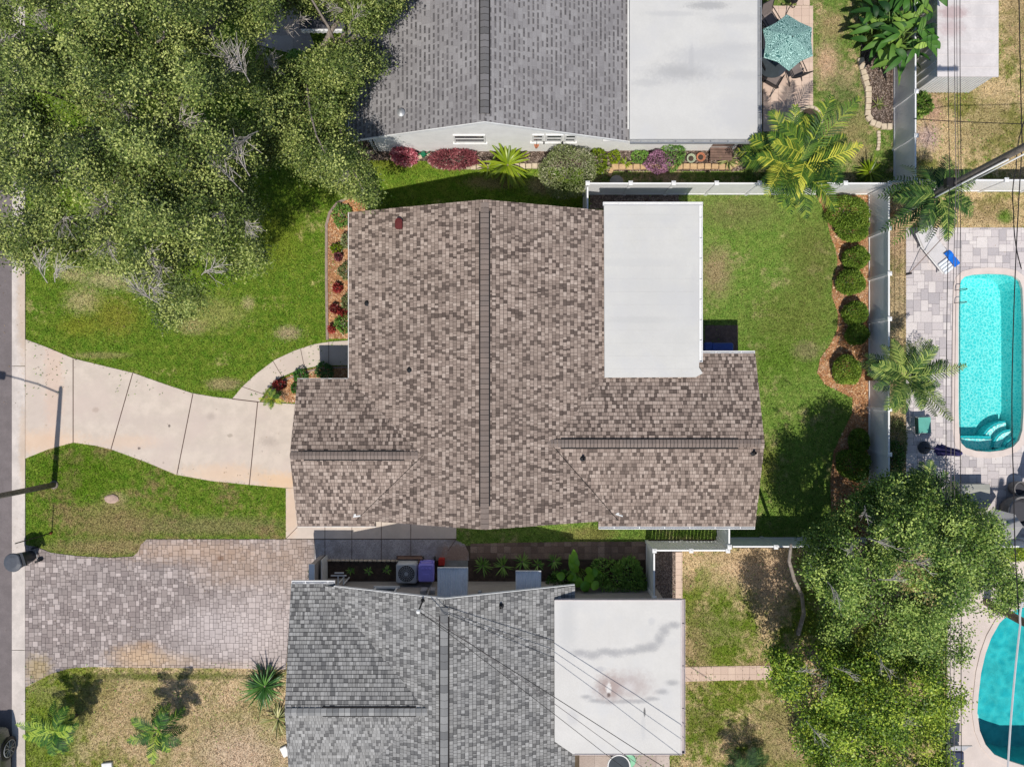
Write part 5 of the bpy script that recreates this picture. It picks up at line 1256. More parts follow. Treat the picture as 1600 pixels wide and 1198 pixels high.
shrub('dark undergrowth shrub below the sparse oak beside the house wall',520,135,1.0,24,44,0.8,3000,GRN,134,0.11,0.06,tone=0.4,lump=0.3)
shrub('green undergrowth shrub under the oak limbs left of the house corner',470,225,0.8,40,22,0.6,2400,GRN,135,0.11,0.06,tone=0.5,lump=0.3)
shrub('yellow green shrub at the house corner under the oak',555,285,1.2,22,30,0.8,1500,OAK,136,0.10,0.05,tone=0.6,lump=0.3)
shrub('dry brown weeds strip by the pool deck edge',1405,690,0.3,12,34,0.25,1500,GREYG,137,0.09,0.03,name='weed_clump',tone=0.3)
shrub('dark weeds under the feathery palm along the fence',1400,720,0.4,13,30,0.35,1600,GRN,138,0.09,0.04,name='weed_clump',tone=0.3)
shrub('light grey twiggy bush beneath the feathery palm on the pool deck',1438,560,0.6,20,30,0.45,900,GREYG,139,0.08,0.03,tone=0.6,lump=0.3)
BF=(((534,336),13,17,GRN,0.7,'fluffy green shrub at the top end of the front mulch bed'),((540,376),7,9,GREYG,0.5,'pale variegated plant second down the front mulch bed'),((525,388),7,6,LIME,0.3,'yellowish plant in the upper front mulch bed'),((528,400),5,6,PURP,0.3,'brownish red plant in the upper front mulch bed'),
    ((539,423),10,11,GREYG,0.35,'blue green variegated shrub in the middle of the front mulch bed'),((527,450),6,6,RED,0.45,'red croton alone in the middle of the front mulch bed'),((541,473),7,11,GREYG,0.35,'variegated shrub in the lower front mulch bed'),((522,482),5,6,RED,0.2,'dark red croton in the lower front mulch bed'),
    ((536,489),9,4,RED,0.3,'wide dark red croton touching the eave'),((536,505),12,15,GRN,0.65,'big green fern like shrub low in the front mulch bed'),((517,514),4,5,RED,0.65,'small bright red croton at the low end of the front mulch bed'),
    ((506,579),13,11,CYC,0.5,'green shrub in the shade by the garage corner'),((468,587),10,8,CYC,0.6,'bushy green plant in the mulch inside the curved walk'),((436,601),9,7,RED,0.2,'dark red leafy plant in the mulch inside the curved walk'),((460,607),5,6,GRN,0.4,'little green plant beside the garage roof corner'))
for i,((x,y),rx,ry,m,t,lab) in enumerate(BF):
    shrub(lab,x,y,0.25,rx,ry,0.22,int(200+rx*ry*3),m,150+i,0.085,0.05,name='bed_plant',cat='plant',group='plants in the front mulch beds',tone=t,lump=0.3)

def big_leaf_plant(label, px, py, z, leaves, m, seed, L=0.9, W=0.3, name='broad_leaf_plant', spread=0.5, twist=0.9, tb=0.5):
    r=random.Random(seed); c=P(px,py,0.0); root=thing(name,label,'plant',(c.x,c.y,0)); V=[];Q=[];T=[]; st=MB()
    for i in range(leaves):
        az=r.uniform(0,6.28); sp=spread*r.uniform(0.15,1.0); zz=z*r.uniform(0.55,1.0); d=Vector((math.cos(az),math.sin(az),0)); s=Vector((-d.y,d.x,0))
        b=Vector((c.x,c.y,0))+d*sp+Vector((0,0,zz)); l=L*r.uniform(0.7,1.15); wd=W*r.uniform(0.8,1.15); e=r.uniform(-0.1,0.9); roll=r.uniform(-0.7,0.7); az+=r.gauss(0,twist); d=Vector((math.cos(az),math.sin(az),0)); s=Vector((-d.y,d.x,0))
        s2=(s*math.cos(roll)+Vector((0,0,math.sin(roll)))).normalized()
        pts=[b+d*(l*t*math.cos(e))+Vector((0,0,l*(math.sin(e)*t-0.55*t*t))) for t in (0,0.12,0.3,0.5,0.7,0.88,1.0)]
        strip_leaf(V,Q,T,pts,[0.02,wd*0.62,wd*0.95,wd,wd*0.82,wd*0.42,0.005],s2,max(0,min(1,tb+r.gauss(0,0.26))),0.16)
        st.tube([(c.x+d.x*0.1,c.y+d.y*0.1,0),(c.x+d.x*sp*0.6,c.y+d.y*sp*0.6,zz*0.7),b],[0.028,0.02,0.014],5)
    np_mesh('leaves',[tuple(v) for v in V],Q,T,m,root); st.build('stem',mat('green_stalk',(0.14,0.22,0.05),0.2,6,0.5,0.05,40,fine=0) if 'green_stalk' not in bpy.data.materials else bpy.data.materials['green_stalk'],root,smooth=True)
    return root
BOP = leaf_mat('paddle_leaves',(0.012,0.05,0.012),(0.06,0.17,0.025),(0.34,0.50,0.09),0.22,0.5,0.25)
big_leaf_plant('large clump of dark paddle leaves against the white fence by the shed',1376,88,2.1,90,BOP,171,0.78,0.22,'bird_of_paradise',1.05)
big_leaf_plant('second tall clump of paddle leaves at the top edge behind the fence',1385,16,2.2,60,BOP,172,0.8,0.22,'bird_of_paradise',0.9)
big_leaf_plant('low outlying clump of paddle leaves nearest the teal parasol',1350,66,1.7,46,BOP,174,0.75,0.2,'bird_of_paradise',0.8)
EAR = leaf_mat('elephant_ear',(0.02,0.09,0.01),(0.07,0.26,0.02),(0.22,0.46,0.04),0.3,0.3,0.5)
big_leaf_plant('broad heart shaped elephant ear leaves above the brick path',903,889,0.8,16,EAR,173,0.55,0.36,'elephant_ear',0.6,0.3,0.9)
# ------------------------------------------------------------------ street side
pm = mat('pole_wood',(0.25,0.215,0.185),0.35,9,0.9,0.3,45)
lp = thing('street_lamp','slim dark street lamp leaning out over the road beside the driveway apron','street lamp',P(85,757))
b = P(85,757); top = Vector((b.x-0.12,b.y+0.05,6.8))
s=MB(); s.tube([b,b.lerp(top,0.5),top],[0.11,0.095,0.075],12); s.lathe([(0.17,0),(0.17,0.04),(0.12,0.06)],b,12); s.build('pole',pm,lp,smooth=True)
s=MB(); s.tube([top-Vector((0,0,0.4)),top+Vector((-0.9,0.12,0.05)),top+Vector((-1.9,0.28,0.25)),top+Vector((-2.2,0.33,0.26))],[0.035,0.03,0.028,0.028],8); s.build('arm',M_galv,lp,smooth=True)
s=MB(); M_=Matrix.Translation(top+Vector((-2.5,0.38,0.22)))@Matrix.Rotation(-0.15,4,'Z'); s.cbox(-0.36,0.32,-0.14,0.14,-0.06,0.08,0.05,M=M_); lh=s.build('lamp_head',M_galv,lp)
s=MB(); s.box(-0.30,0.05,-0.10,0.10,-0.085,-0.062,M=M_); s.build('lens',M_glass,lh)
b=P(81,832); mk=thing('marker_post','thin dark leaning rod with a reddish foot standing in the verge near the bin','post',b)
s=MB(); s.tube([b,b+Vector((-0.03,0.03,2.0))],[0.024,0.02],8); s.build('rod',M_black,mk)
s=MB(); s.lathe([(0.045,0),(0.045,0.10),(0.03,0.12)],b,10); s.build('foot',mat('rust_paint',(0.25,0.05,0.03),0.3,8,0.8,0.1,40),mk)
# wheeled refuse bin
b=P(50,868); wb=thing('wheeled_bin','dark charcoal wheeled refuse bin with a round lid standing on the kerb','bin',b)
Mx=Matrix.Translation(b)@Matrix.Rotation(math.radians(198),4,'Z')
def loft(mb, rings, M, tone=0.5, caps=True):
    n=len(rings[0]); vs=[M@Vector(p) for r in rings for p in r]; fs=[]
    for i in range(len(rings)-1):
        for k in range(n): fs.append((i*n+k,i*n+(k+1)%n,(i+1)*n+(k+1)%n,(i+1)*n+k))
    if caps: fs.append(tuple(range(n-1,-1,-1))); fs.append(tuple(range((len(rings)-1)*n,len(rings)*n)))
    mb.add(vs,fs,tone)
def binring(r,fl,z,n=24):   # round front (+x), flat back (-x)
    out=[]
    for k in range(n):
        a=2*math.pi*k/n; x=r*math.cos(a); y=r*math.sin(a); out.append((max(x,-fl),y*(1.0),z))
    return out
s=MB(); loft(s,[binring(0.22,0.20,0.10),binring(0.27,0.25,0.55),binring(0.315,0.30,1.02)],Mx); s.build('body',M_dark_plastic,wb)
s=MB(); loft(s,[binring(0.35,0.30,1.022),binring(0.355,0.30,1.05),binring(0.33,0.28,1.085),binring(0.20,0.18,1.11),binring(0.02,0.02,1.115)],Mx); lid=s.build('lid',mat('slate_plastic',(0.085,0.095,0.115),0.2,6,0.45,0.05,40,fine=0.05),wb)
s=MB(); s.box(-0.40,-0.305,-0.26,0.26,0.98,1.01,M=Mx); s.box(-0.43,-0.40,-0.26,0.26,0.96,1.04,M=Mx); s.box(-0.40,-0.301,-0.26,-0.22,0.95,1.04,M=Mx); s.box(-0.40,-0.301,0.22,0.26,0.95,1.04,M=Mx); s.build('handle',M_dark_plastic,wb)
for sy in (-1,1):
    s=MB(); s.tube([Mx@Vector((-0.27,sy*0.23,0.13)),Mx@Vector((-0.27,sy*0.30,0.13))],[0.13,0.13],16); s.build('wheel',M_black,wb)
s=MB(); s.tube([Mx@Vector((-0.27,-0.23,0.13)),Mx@Vector((-0.27,0.23,0.13))],0.015,8); s.build('axle',M_galv,wb)
# stone cover and white box in the lawns
b=P(175,779); s=MB(); rr=random.Random(3); loft(s,[[(0.30*math.cos(a)*rr.uniform(.85,1.1),0.19*math.sin(a)*rr.uniform(.85,1.1),0) for a in [k*6.283/14 for k in range(14)]],[(0.29*math.cos(a)*rr.uniform(.85,1.0),0.18*math.sin(a)*rr.uniform(.85,1.0),0.05) for a in [k*6.283/14 for k in range(14)]],[(0.2*math.cos(a),0.12*math.sin(a),0.075) for a in [k*6.283/14 for k in range(14)]]],Matrix.Translation(b))
s.build('flat_stone',mat('pink_stone',(0.50,0.36,0.29),0.25,8,0.9,0.4,40),label='flat pinkish stone lying alone in the lower front lawn',cat='stone')
b=P(169,1194); s=MB(); s.cbox(-0.2,0.2,-0.12,0.12,0,0.12,0.02,M=Matrix.Translation(b)@Matrix.Rotation(0.1,4,'Z')); s.build('utility_cover',M_trim,label='small white utility cover at the bottom edge of the dry lawn',cat='cover')
b=P(446,1172); s=MB(); s.cbox(-0.14,0.14,-0.2,0.2,0,0.10,0.02,M=Matrix.Translation(b)@Matrix.Rotation(0.45,4,'Z')); s.build('splash_block',M_trim,label='white downspout splash block at the lower house corner',cat='block')

# parked car (its rear corner shows at the lower left)
def car():
    root=thing('parked_car','parked grey green car at the lower left kerb, only its rear wheel corner showing','car',(-20.3,-15.4,0))
    paint=mat('car_paint',(0.13,0.135,0.11),0.05,2,0.25,0,20,spec=0.7,fine=0); Mx=Matrix.Translation((-20.3,-15.4,0))
    def sec(y,w,zb,zt,ws,zs):   # half-width at sill, waist
        return [(-w,y,zb),(w,y,zb),(w*1.0,y,zs),(ws,y,zt),(-ws,y,zt),(-w,y,zs)]
    s=MB(); prof=[(2.22,0.70,0.42,0.78,0.66,0.62),(2.12,0.84,0.30,0.98,0.78,0.72),(1.75,0.90,0.26,1.04,0.84,0.80),(0.9,0.92,0.24,1.02,0.86,0.80),(-0.6,0.92,0.24,0.99,0.86,0.78),(-1.5,0.90,0.24,0.92,0.82,0.74),(-2.05,0.84,0.26,0.80,0.74,0.66),(-2.24,0.66,0.36,0.66,0.58,0.56)]
    rings=[[p for p in sec(y,w,zb,zt,ws,zs)] for y,w,zb,zt,ws,zs in prof]
    loft(s,rings,Mx); body=s.build('body',paint,root)
    bm=bmesh.new(); bm.from_mesh(body.data); bmesh.ops.recalc_face_normals(bm,faces=bm.faces); bmesh.ops.bevel(bm,geom=[e for e in bm.edges if e.calc_face_angle(0)>0.4],offset=0.035,segments=2,affect='EDGES'); bm.to_mesh(body.data); bm.free()
    s=MB(); cab=[(1.92,0.80,0.62,1.02,1.20),(1.45,0.84,0.66,1.02,1.50),(0.4,0.86,0.68,1.0,1.58),(-0.35,0.85,0.66,0.98,1.50),(-1.25,0.80,0.60,0.95,1.02)]
    loft(s,[[(-w,y,z0),(w,y,z0),(wt,y,z1),(-wt,y,z1)] for y,w,wt,z0,z1 in cab],Mx); cb=s.build('cabin',M_glass,root)
    s=MB(); loft(s,[[(-wt-.01,y,z1-0.03),(wt+.01,y,z1-0.03),(wt-.06,y,z1+0.02),(-wt+.06,y,z1+0.02)] for y,w,wt,z0,z1 in cab[1:4]],Mx); s.build('roof',paint,root)
    for sx in (-1,1):
        for y in (1.38,-1.35):
            x=sx*0.86; w=thing('wheel',None,None); 
            t=MB(); c=Mx@Vector((x,y,0.43)); A=Vector((1,0,0))*sx
            t.tube([c-A*0.10,c-A*0.09,c+A*0.09,c+A*0.105],[0.39,0.43,0.43,0.39],28); wo=t.build('wheel',M_black,root); bpy.data.objects.remove(w)
            t=MB(); t.tube([c+A*0.106,c+A*0.112],[0.31,0.31],28)
            r_=t.build('hub',M_dark_plastic,wo)
            t=MB()
            for k in range(10):
                a=k*0.6283; 
                t.tube([c+A*0.125+Vector((0,math.cos(a)*0.05,math.sin(a)*0.05)),c+A*0.125+Vector((0,math.cos(a+0.05)*0.30,math.sin(a+0.05)*0.30))],[0.016,0.013],5)
            t.tube([c+A*0.125+Vector((0,math.cos(k*0.2244)*0.305,math.sin(k*0.2244)*0.305)) for k in range(29)],0.013,5,caps=False)
            t.build('rim',M_galv,wo)
        s=MB(); s.cbox(sx*0.66-0.13,sx*0.66+0.13,2.06,2.20,0.74,0.92,0.03,M=Mx); s.build('tail_light',mat('tail_light_red',(0.5,0.02,0.015),0.1,3,0.2,0,20,fine=0) if 'tail_light_red' not in bpy.data.materials else bpy.data.materials['tail_light_red'],root)
        s=MB(); s.cbox(sx*0.60-0.14,sx*0.60+0.14,-2.22,-2.08,0.58,0.70,0.03,M=Mx); s.build('headlight',M_glass,root)
        s=MB(); s.cbox(sx*1.0-0.11,sx*1.0+0.09,-0.75,-0.62,0.98,1.12,0.03,M=Mx); s.build('wing_mirror',paint,root)
    return root
car()

# ------------------------------------------------------------------ poles and wires
up=thing('utility_pole','tall dark wooden utility pole leaning over the weedy yard above the pool','utility pole',P(1393,338))
b=P(1393,338); pt=Vector((14.72,6.95,10.8))
s=MB(); s.tube([b,b.lerp(pt,0.3),b.lerp(pt,0.65),pt],[0.125,0.118,0.105,0.095],14); s.build('pole',pm,up,smooth=True)
s=MB(); s.tube([b+Vector((-0.06,-0.17,0)),b.lerp(pt,0.62)+Vector((-0.06,-0.16,0))],0.028,8); s.build('conduit',M_trim,up,smooth=True)
s=MB(); s.tube([b.lerp(pt,0.42)+Vector((0.1,-0.17,0)),b.lerp(pt,0.66)+Vector((0.1,-0.16,0))],0.024,8); s.build('conduit',M_trim,up,smooth=True)
s=MB(); c=b.lerp(pt,0.93); s.box(c.x-1.2,c.x+1.2,c.y-0.06,c.y+0.06,c.z-0.06,c.z+0.06); ca=s.build('crossarm',pm,up)
s=MB(); c=b.lerp(pt,0.375); s.cbox(c.x-0.34,c.x+0.0,c.y-0.16,c.y+0.16,c.z-0.1,c.z+0.12,0.03); s.build('cable_box',M_black,up)
for dx in (-1.05,-0.5,0.5,1.05):
    s=MB(); s.lathe([(0.03,0),(0.05,0.05),(0.03,0.08),(0.05,0.12),(0.0,0.16)],b.lerp(pt,0.93)+Vector((dx,0,0.06)),8); s.build('insulator',M_galv,ca)
p2=thing('utility_pole','second utility pole, dark wood, rising from the tree edge across the teal pool','utility pole',P(1541,940)); b2=P(1541,940); pt2=Vector((18.55,-9.05,9.6))
s=MB(); s.tube([b2,b2.lerp(pt2,0.5),pt2],[0.15,0.13,0.11],14); s.build('pole',pm,p2,smooth=True)
s=MB(); c=b2.lerp(pt2,0.93); s.box(c.x-0.9,c.x+0.9,c.y-0.05,c.y+0.05,c.z-0.05,c.z+0.05); s.build('crossarm',pm,p2)
def wire(label, pts, rad, m, group='overhead cables', sag=0.0):
    s=MB(); out=[]
    for a,b_ in zip(pts[:-1],pts[1:]):
        a,b_=Vector(a),Vector(b_)
        for i in range(13):
            t=i/12; p=a.lerp(b_,t); p.z-=sag*4*t*(1-t); out.append(p)
    s.tube(out,rad,5); return s.build('overhead_cable',m,label=label,cat='cable',group=group)
M_cable=mat('cable_black',(0.025,0.022,0.022),0.2,5,0.6,0,20,fine=0); M_cable2=mat('cable_grey',(0.16,0.14,0.14),0.2,5,0.6,0,20,fine=0)
def ns(label,px0,pxm,px1,z,rad,m):
    wire(label,[P(px0,-320,z),P(pxm,284,z-0.1),P(px1,860,z),P(px1+4,1500,z)],rad,m,sag=0.1)
ns('westernmost thick black overhead cable running down past the pool edge',1483,1484,1479,4.2,0.012,M_cable)
ns('thin grey overhead cable between the two thick black cables',1494,1494,1486,4.4,0.011,M_cable2)
ns('thick black overhead cable crossing the left edge of the turquoise pool',1504,1502,1503,4.6,0.012,M_cable)
ns('thin pale overhead cable just left of the pool coping',1497,1498,1492,4.0,0.009,M_cable2)
wire('easternmost black overhead cable hanging over the right half of the pool',[P(1590,-320,6.9),P(1597,228,6.9),P(1582,560,6.5),P(1584,760,6.6),P(1592,960,7.0)],0.016,M_cable,sag=0.05)
wire('drooping black cable beside the pole at the right edge',[P(1600,190,6.4),P(1588,262,5.2),P(1584,330,5.6),P(1596,420,6.4)],0.016,M_cable,sag=0.1)
wire('thick pale cable hanging over the teal pool',[P(1598,940,7.2),P(1594,975,7.0),P(1574,1210,7.0),P(1560,1450,7.2)],0.028,mat('cable_pale',(0.55,0.55,0.56),0.1,5,0.5,0,20,fine=0),sag=0.05)
wire('thin dark cable crossing the weedy yard from the fence to the right',[P(1428,186,1.6),P(1600,194,4.0),P(1760,200,5)],0.014,M_cable,sag=0.05)
# service mast on the lower house
q=P(664,938,3.2); mz=zCW(q.x); ma=thing('service_mast','dark service mast with a pale insulator at the ridge end of the blue-grey roof','mast',(q.x,-7.32,mz-0.05))
s=MB(); s.tube([(q.x,-7.32,mz-0.3),(q.x-0.02,-7.36,mz+1.0)],0.03,8); s.lathe([(0.08,0),(0.05,0.05),(0.035,0.12)],(q.x,-7.32,mz),10); s.build('pipe',M_black,ma)
mt_=Vector((q.x-0.02,-7.36,mz+1.0)); s=MB(); s.lathe([(0.03,-0.02),(0.07,0.03),(0.07,0.09),(0.03,0.13),(0,0.13)],mt_,10); s.build('weather_head',M_trim,ma)
for i,(dx,dz,rad,m,lab) in enumerate(((0.0,0.05,0.012,M_cable,'thickest service cable from the mast across the stained white roof'),(-0.05,-0.12,0.009,M_cable,'lower service cable from the mast across the stained white roof'),(0.05,-0.25,0.009,M_cable2,'thin grey service cable lowest on the mast'))):
    e=P(1001-(58 if i==1 else 30 if i==2 else 0),1175,4.7)
    a=mt_+Vector((dx,0,dz)); d=(e-a); wire(lab,[a,e,e+d*0.9],rad,m,'service cables over the lower house',0.06)

# ------------------------------------------------------------------ patio furniture at the upper right
uc=P(1231,67,2.25); um=thing('patio_umbrella','six sided teal parasol with a pale swirling leaf print over the tiled patio','umbrella',(uc.x,uc.y,0))
m,nt,out=new_mat('teal_print'); g=nt.nodes.new('ShaderNodeNewGeometry'); pos=g.outputs['Position']; n0=noise(nt,pos,3.5,2)
sc=nt.nodes.new('ShaderNodeVectorMath'); sc.operation='SCALE'; sc.inputs['Scale'].default_value=0.25; nt.links.new(n0.outputs['Color'],sc.inputs[0]); ad=nt.nodes.new('ShaderNodeVectorMath'); ad.operation='ADD'; nt.links.new(pos,ad.inputs[0]); nt.links.new(sc.outputs[0],ad.inputs[1])
wv=nt.nodes.new('ShaderNodeTexVoronoi'); wv.feature='F1'; wv.inputs['Scale'].default_value=5.5; nt.links.new(ad.outputs[0],wv.inputs['Vector'])
sn=math_n(nt,'SINE',math_n(nt,'MULTIPLY',wv.outputs['Distance'],34.0)); c=mixc(nt,maprange(nt,sn,-0.3,0.5),(0.05,0.15,0.14),(0.50,0.76,0.70)); c=mixc(nt,maprange(nt,noise(nt,pos,26,2).outputs[0],0.5,0.62,0,0.7),c,(0.10,0.22,0.20))
finish(nt,out,c,0.85,None,0,0,0.2,0.15); M_print=m
s=MB(); R_=1.02; ap=uc+Vector((0,0,0.45)); n=6; ring=[]; mid=[]
for k in range(n):
    a=math.radians(90+60*k+2); a2=a+math.radians(30)
    ring.append(uc+Vector((math.cos(a)*R_,math.sin(a)*R_,0))); ring.append(uc+Vector((math.cos(a2)*R_*0.80,math.sin(a2)*R_*0.80,0.05)))
    mid.append(uc+Vector((math.cos(a)*R_*0.5,math.sin(a)*R_*0.5,0.27))); mid.append(uc+Vector((math.cos(a2)*R_*0.42,math.sin(a2)*R_*0.42,0.25)))
vs=[ap]+mid+ring; fs=[]
for k in range(12):
    k2=(k+1)%12; fs.append((0,1+k,1+k2)); fs.append((1+k,13+k,13+k2,1+k2))
s.add(vs,fs); s.build('canopy',M_print,um)
s=MB(); s.tube([(uc.x,uc.y,0.02),(uc.x,uc.y,2.72)],0.022,8); s.lathe([(0.24,0.02),(0.24,0.07),(0.06,0.11)],(uc.x,uc.y,0),16); s.build('pole',M_black,um)
s=MB()
for k in range(6): s.tube([ap-Vector((0,0,0.06)),mid[2*k]-Vector((0,0,0.03)),ring[2*k]-Vector((0,0,0.02))],0.01,5)
s.build('rib',M_black,um)
tb=thing('patio_table','round dark glass topped table in the shade of the teal parasol','table',(uc.x,uc.y,0))
s=MB(); s.lathe([(0.03,0.70),(0.60,0.70),(0.60,0.725),(0.03,0.725)],(uc.x,uc.y,0),32); s.build('table_top',M_glass,tb)
for k in range(4):
    a=k*1.571+0.6; s=MB(); s.tube([(uc.x+math.cos(a)*0.5,uc.y+math.sin(a)*0.5,0.02),(uc.x+math.cos(a)*0.4,uc.y+math.sin(a)*0.4,0.699)],0.018,6); s.build('leg',M_black,tb)
M_sling=mat('taupe_sling',(0.20,0.165,0.155),0.12,5,0.7,0.15,60,fine=0.1)
def sling_chair(label,px,py,rz):
    root=thing('patio_chair',label,'chair',(0,0,0),'taupe sling chairs round the parasol')
    def pan(pts,w,nm,par=root):
        s=MB()
        for a,b_ in zip(pts[:-1],pts[1:]): s.add([(-w,a[0],a[1]),(w,a[0],a[1]),(w,b_[0],b_[1]),(-w,b_[0],b_[1]),(-w,a[0],a[1]-.012),(w,a[0],a[1]-.012),(w,b_[0],b_[1]-.012),(-w,b_[0],b_[1]-.012)],[(0,1,2,3),(7,6,5,4),(0,4,5,1),(1,5,6,2),(2,6,7,3),(3,7,4,0)])
        return s.build(nm,M_sling,par)
    pan([(-0.26,0.44),(0.0,0.40),(0.24,0.41)],0.235,'seat'); pan([(0.245,0.42),(0.34,0.66),(0.46,1.0)],0.235,'backrest')
    for sx in (-1,1):
        s=MB(); x=sx*0.26; s.tube([(x,-0.28,0.45),(x,0.24,0.42),(x,0.35,0.66),(x,0.47,1.02)],0.017,6); s.build('side_rail',M_black,root)
        s=MB(); s.tube([(x,-0.34,0.02),(x,-0.26,0.64),(x,0.30,0.62)],0.017,6); s.build('armrest',M_black,root)
        s=MB(); s.tube([(x,-0.26,0.45),(x,0.42,0.02)],0.017,6); s.build('leg',M_black,root)
    s=MB(); s.tube([(-0.26,0.47,1.02),(0.26,0.47,1.02)],0.017,6); s.build('top_rail',M_black,root)
    p=P(px,py,0.5); place(root,(p.x,p.y,0.02),rz); return root
sling_chair('sling patio chair at the upper left of the teal parasol beside the gutter',1203,30,math.radians(30))
sling_chair('sling patio chair half hidden under the lower left edge of the teal parasol',1201,99,math.radians(115))
sling_chair('sling patio chair standing free on the tiles below the teal parasol',1209,124,math.radians(150))
sling_chair('sling patio chair angled at the lower right of the teal parasol',1244,108,math.radians(205))
b=P(1229,16); gs=thing('plant_stand','small black globe on a curly three legged stand at the top of the patio','stand',b)
s=MB(); s.lathe([(0.0,0.62),(0.10,0.64),(0.15,0.74),(0.13,0.84),(0.05,0.92),(0,0.93)],b,14); s.build('globe',M_black,gs,smooth=True)
for k in range(3):
    a=k*2.09+0.3; d=Vector((math.cos(a),math.sin(a),0)); s=MB(); s.tube([b+d*0.05+Vector((0,0,0.64)),b+d*0.08+Vector((0,0,0.3)),b+d*0.22+Vector((0,0,0.05)),b+d*0.32+Vector((0,0,0.03)),b+d*0.30+Vector((0,0,0.10))],0.016,6); s.build('leg',M_black,gs)
b=P(1263,188); rp=thing('ring_planter','round stone ring planter with dark soil below the patio, beside the yellow palm','planter',b)
M_yst=mat('yellow_stone',(0.60,0.42,0.23),0.2,7,0.9,0.3,50,col2=(0.50,0.33,0.19)); M_pst=mat('pale_stone',(0.66,0.55,0.41),0.2,7,0.9,0.3,50)
s=MB()
for k in range(16):
    a0=k*0.3927+0.02; a1=a0+0.355; s.prism([(b.x+r_*math.cos(a),b.y+r_*math.sin(a)) for r_,a in ((0.42,a0),(0.52,a0),(0.52,a1),(0.42,a1))],0.0,0.16)
s.build('stone_ring',M_pst,rp); s=MB(); s.lathe([(0.43,0.0),(0.43,0.10),(0.0,0.13)],b,20); s.build('soil',M_soil,rp)
shrub('small dark plant growing inside the stone ring planter',1263,188,0.3,9,9,0.25,300,GRN,181,0.10,0.04,name='potted_plant',cat='plant',tone=0.3)

# ------------------------------------------------------------------ low metal shed
sx0,sx1,sy0,sy1=15.72,17.80,11.36,19.0
sh=thing('metal_shed','low white ribbed metal shed with a streaked pale roof in the upper right yard','shed',(16.7,14,0))
M_shroof=mat('shed_roof_paint',(0.66,0.62,0.61),0.12,2.0,0.6,0.1,20,fine=0.15,spots=[pspot(1488,20,22,10,(0.40,0.29,0.29),0.75,0.4,1.4,z=1.6),pspot(1486,45,18,12,(0.42,0.31,0.31),0.6,0.6,1.6,z=1.6),pspot(1515,90,26,8,(0.52,0.48,0.48),0.6,z=1.6),pspot(1530,30,8,24,(0.5,0.47,0.47),0.5,z=1.6),pspot(1495,80,14,5,(0.45,0.4,0.4),0.5,z=1.6)])
s=MB()
def ribwall(s,x0,x1,y,o,z1):
    n=int(abs(x1-x0)/0.12)
    for i in range(n):
        a=x0+(x1-x0)*i/n; b_=x0+(x1-x0)*(i+1)/n; 
        s.box(a,b_-0.03,y,y+o*0.012,0.03,z1); s.box(b_-0.03,b_,y,y+o*0.035,0.03,z1)
ribwall(s,sx0,sx1,sy0,-1,1.56)
n=int((sy1-sy0)/0.30)
for i in range(n):
    a=sy0+(sy1-sy0)*i/n; c=sy0+(sy1-sy0)*(i+1)/n; s.box(sx0-0.012,sx0,a,c-0.06,0.03,1.56); s.box(sx0-0.05,sx0,c-0.06,c,0.03,1.56)
s.box(sx1,sx1+0.012,sy0,sy1,0.03,1.56); s.build('wall',M_trim,sh)
s=MB(); s.box(sx0-0.08,sx1+0.09,sy0-0.09,sy1,1.57,1.63)
for yy in np.arange(sy0+0.25,sy1,0.47): s.box(sx0-0.075,sx1+0.085,yy,yy+0.02,1.62,1.642)
s.build('roof',M_shroof,sh)

# ------------------------------------------------------------------ stone edgings, one block each
def edging(px, n, m, w_, d_, h_, label, group):
    pts=[P(*q) for q in px]; segs=[(a,b_,(b_-a).length) for a,b_ in zip(pts[:-1],pts[1:])]; L=sum(q[2] for q in segs); proto=None; rr=random.Random(int(L*50))
    for i in range(n):
        s_=(i+0.5)/n*L
        for a,b_,l in segs:
            if s_<=l or (a,b_,l)==segs[-1]: break
            s_-=l
        p=a.lerp(b_,min(1,s_/l)); ang=math.atan2((b_-a).y,(b_-a).x)+rr.uniform(-0.06,0.06); bw=L/n*0.47
        if proto is None:
            s=MB(); s.cbox(-bw,bw,-d_/2,d_/2,0,h_,0.02); o=s.build('edging_stone',m,label=label,cat='edging stone',group=group); proto=o
        else: o=proto.copy(); C.objects.link(o)
        o.location=(p.x,p.y,0.0); o.rotation_euler=(0,0,ang); o.scale=(rr.uniform(0.92,1.03),rr.uniform(0.9,1.1),rr.uniform(0.85,1.15))
edging([(955,262),(1100,261),(1140,262),(1163,250)],19,M_yst,0,0.20,0.14,'tan edging block in the row below the magenta bush','tan edging blocks by the white flat roof')
edging([(951,276),(957,262)],2,M_yst,0,0.16,0.12,'tan edging block turning the corner at the left end of the tan row','tan corner edging blocks')
edging([(671,240),(674,254),(686,261),(765,262),(850,260)],20,M_pst,0,0.20,0.13,'pale scalloped edging block below the purple red bromeliads','pale edging blocks under the gable wall')
edging([(610,247),(622,251),(640,252),(660,245)],6,M_pst,0,0.15,0.12,'pale edging block below the pink leafed plant','pale edging blocks under the pink plant')
edging([(550,240),(590,238)],5,M_pst,0,0.14,0.12,'pale edging block left of the dark garden arch','pale edging blocks left of the arch')
edging([(1343,92),(1349,120),(1355,140),(1355,165),(1354,182),(1362,193),(1378,199),(1393,199)],15,M_pst,0,0.22,0.14,'yellowish edging stone curving round the dark bed by the fence','yellowish stones round the fence bed')
edging([(1372,205),(1372,225),(1370,236)],6,M_pst,0,0.13,0.10,'small pale stone in the short row below the curved stone edging','small pale stones by the inner fence')
edging([(497,874.5),(625,875.5)],18,M_pst,0,0.07,0.10,'pale border brick along the shaded bed of the lower house','border bricks by the shaded bed')

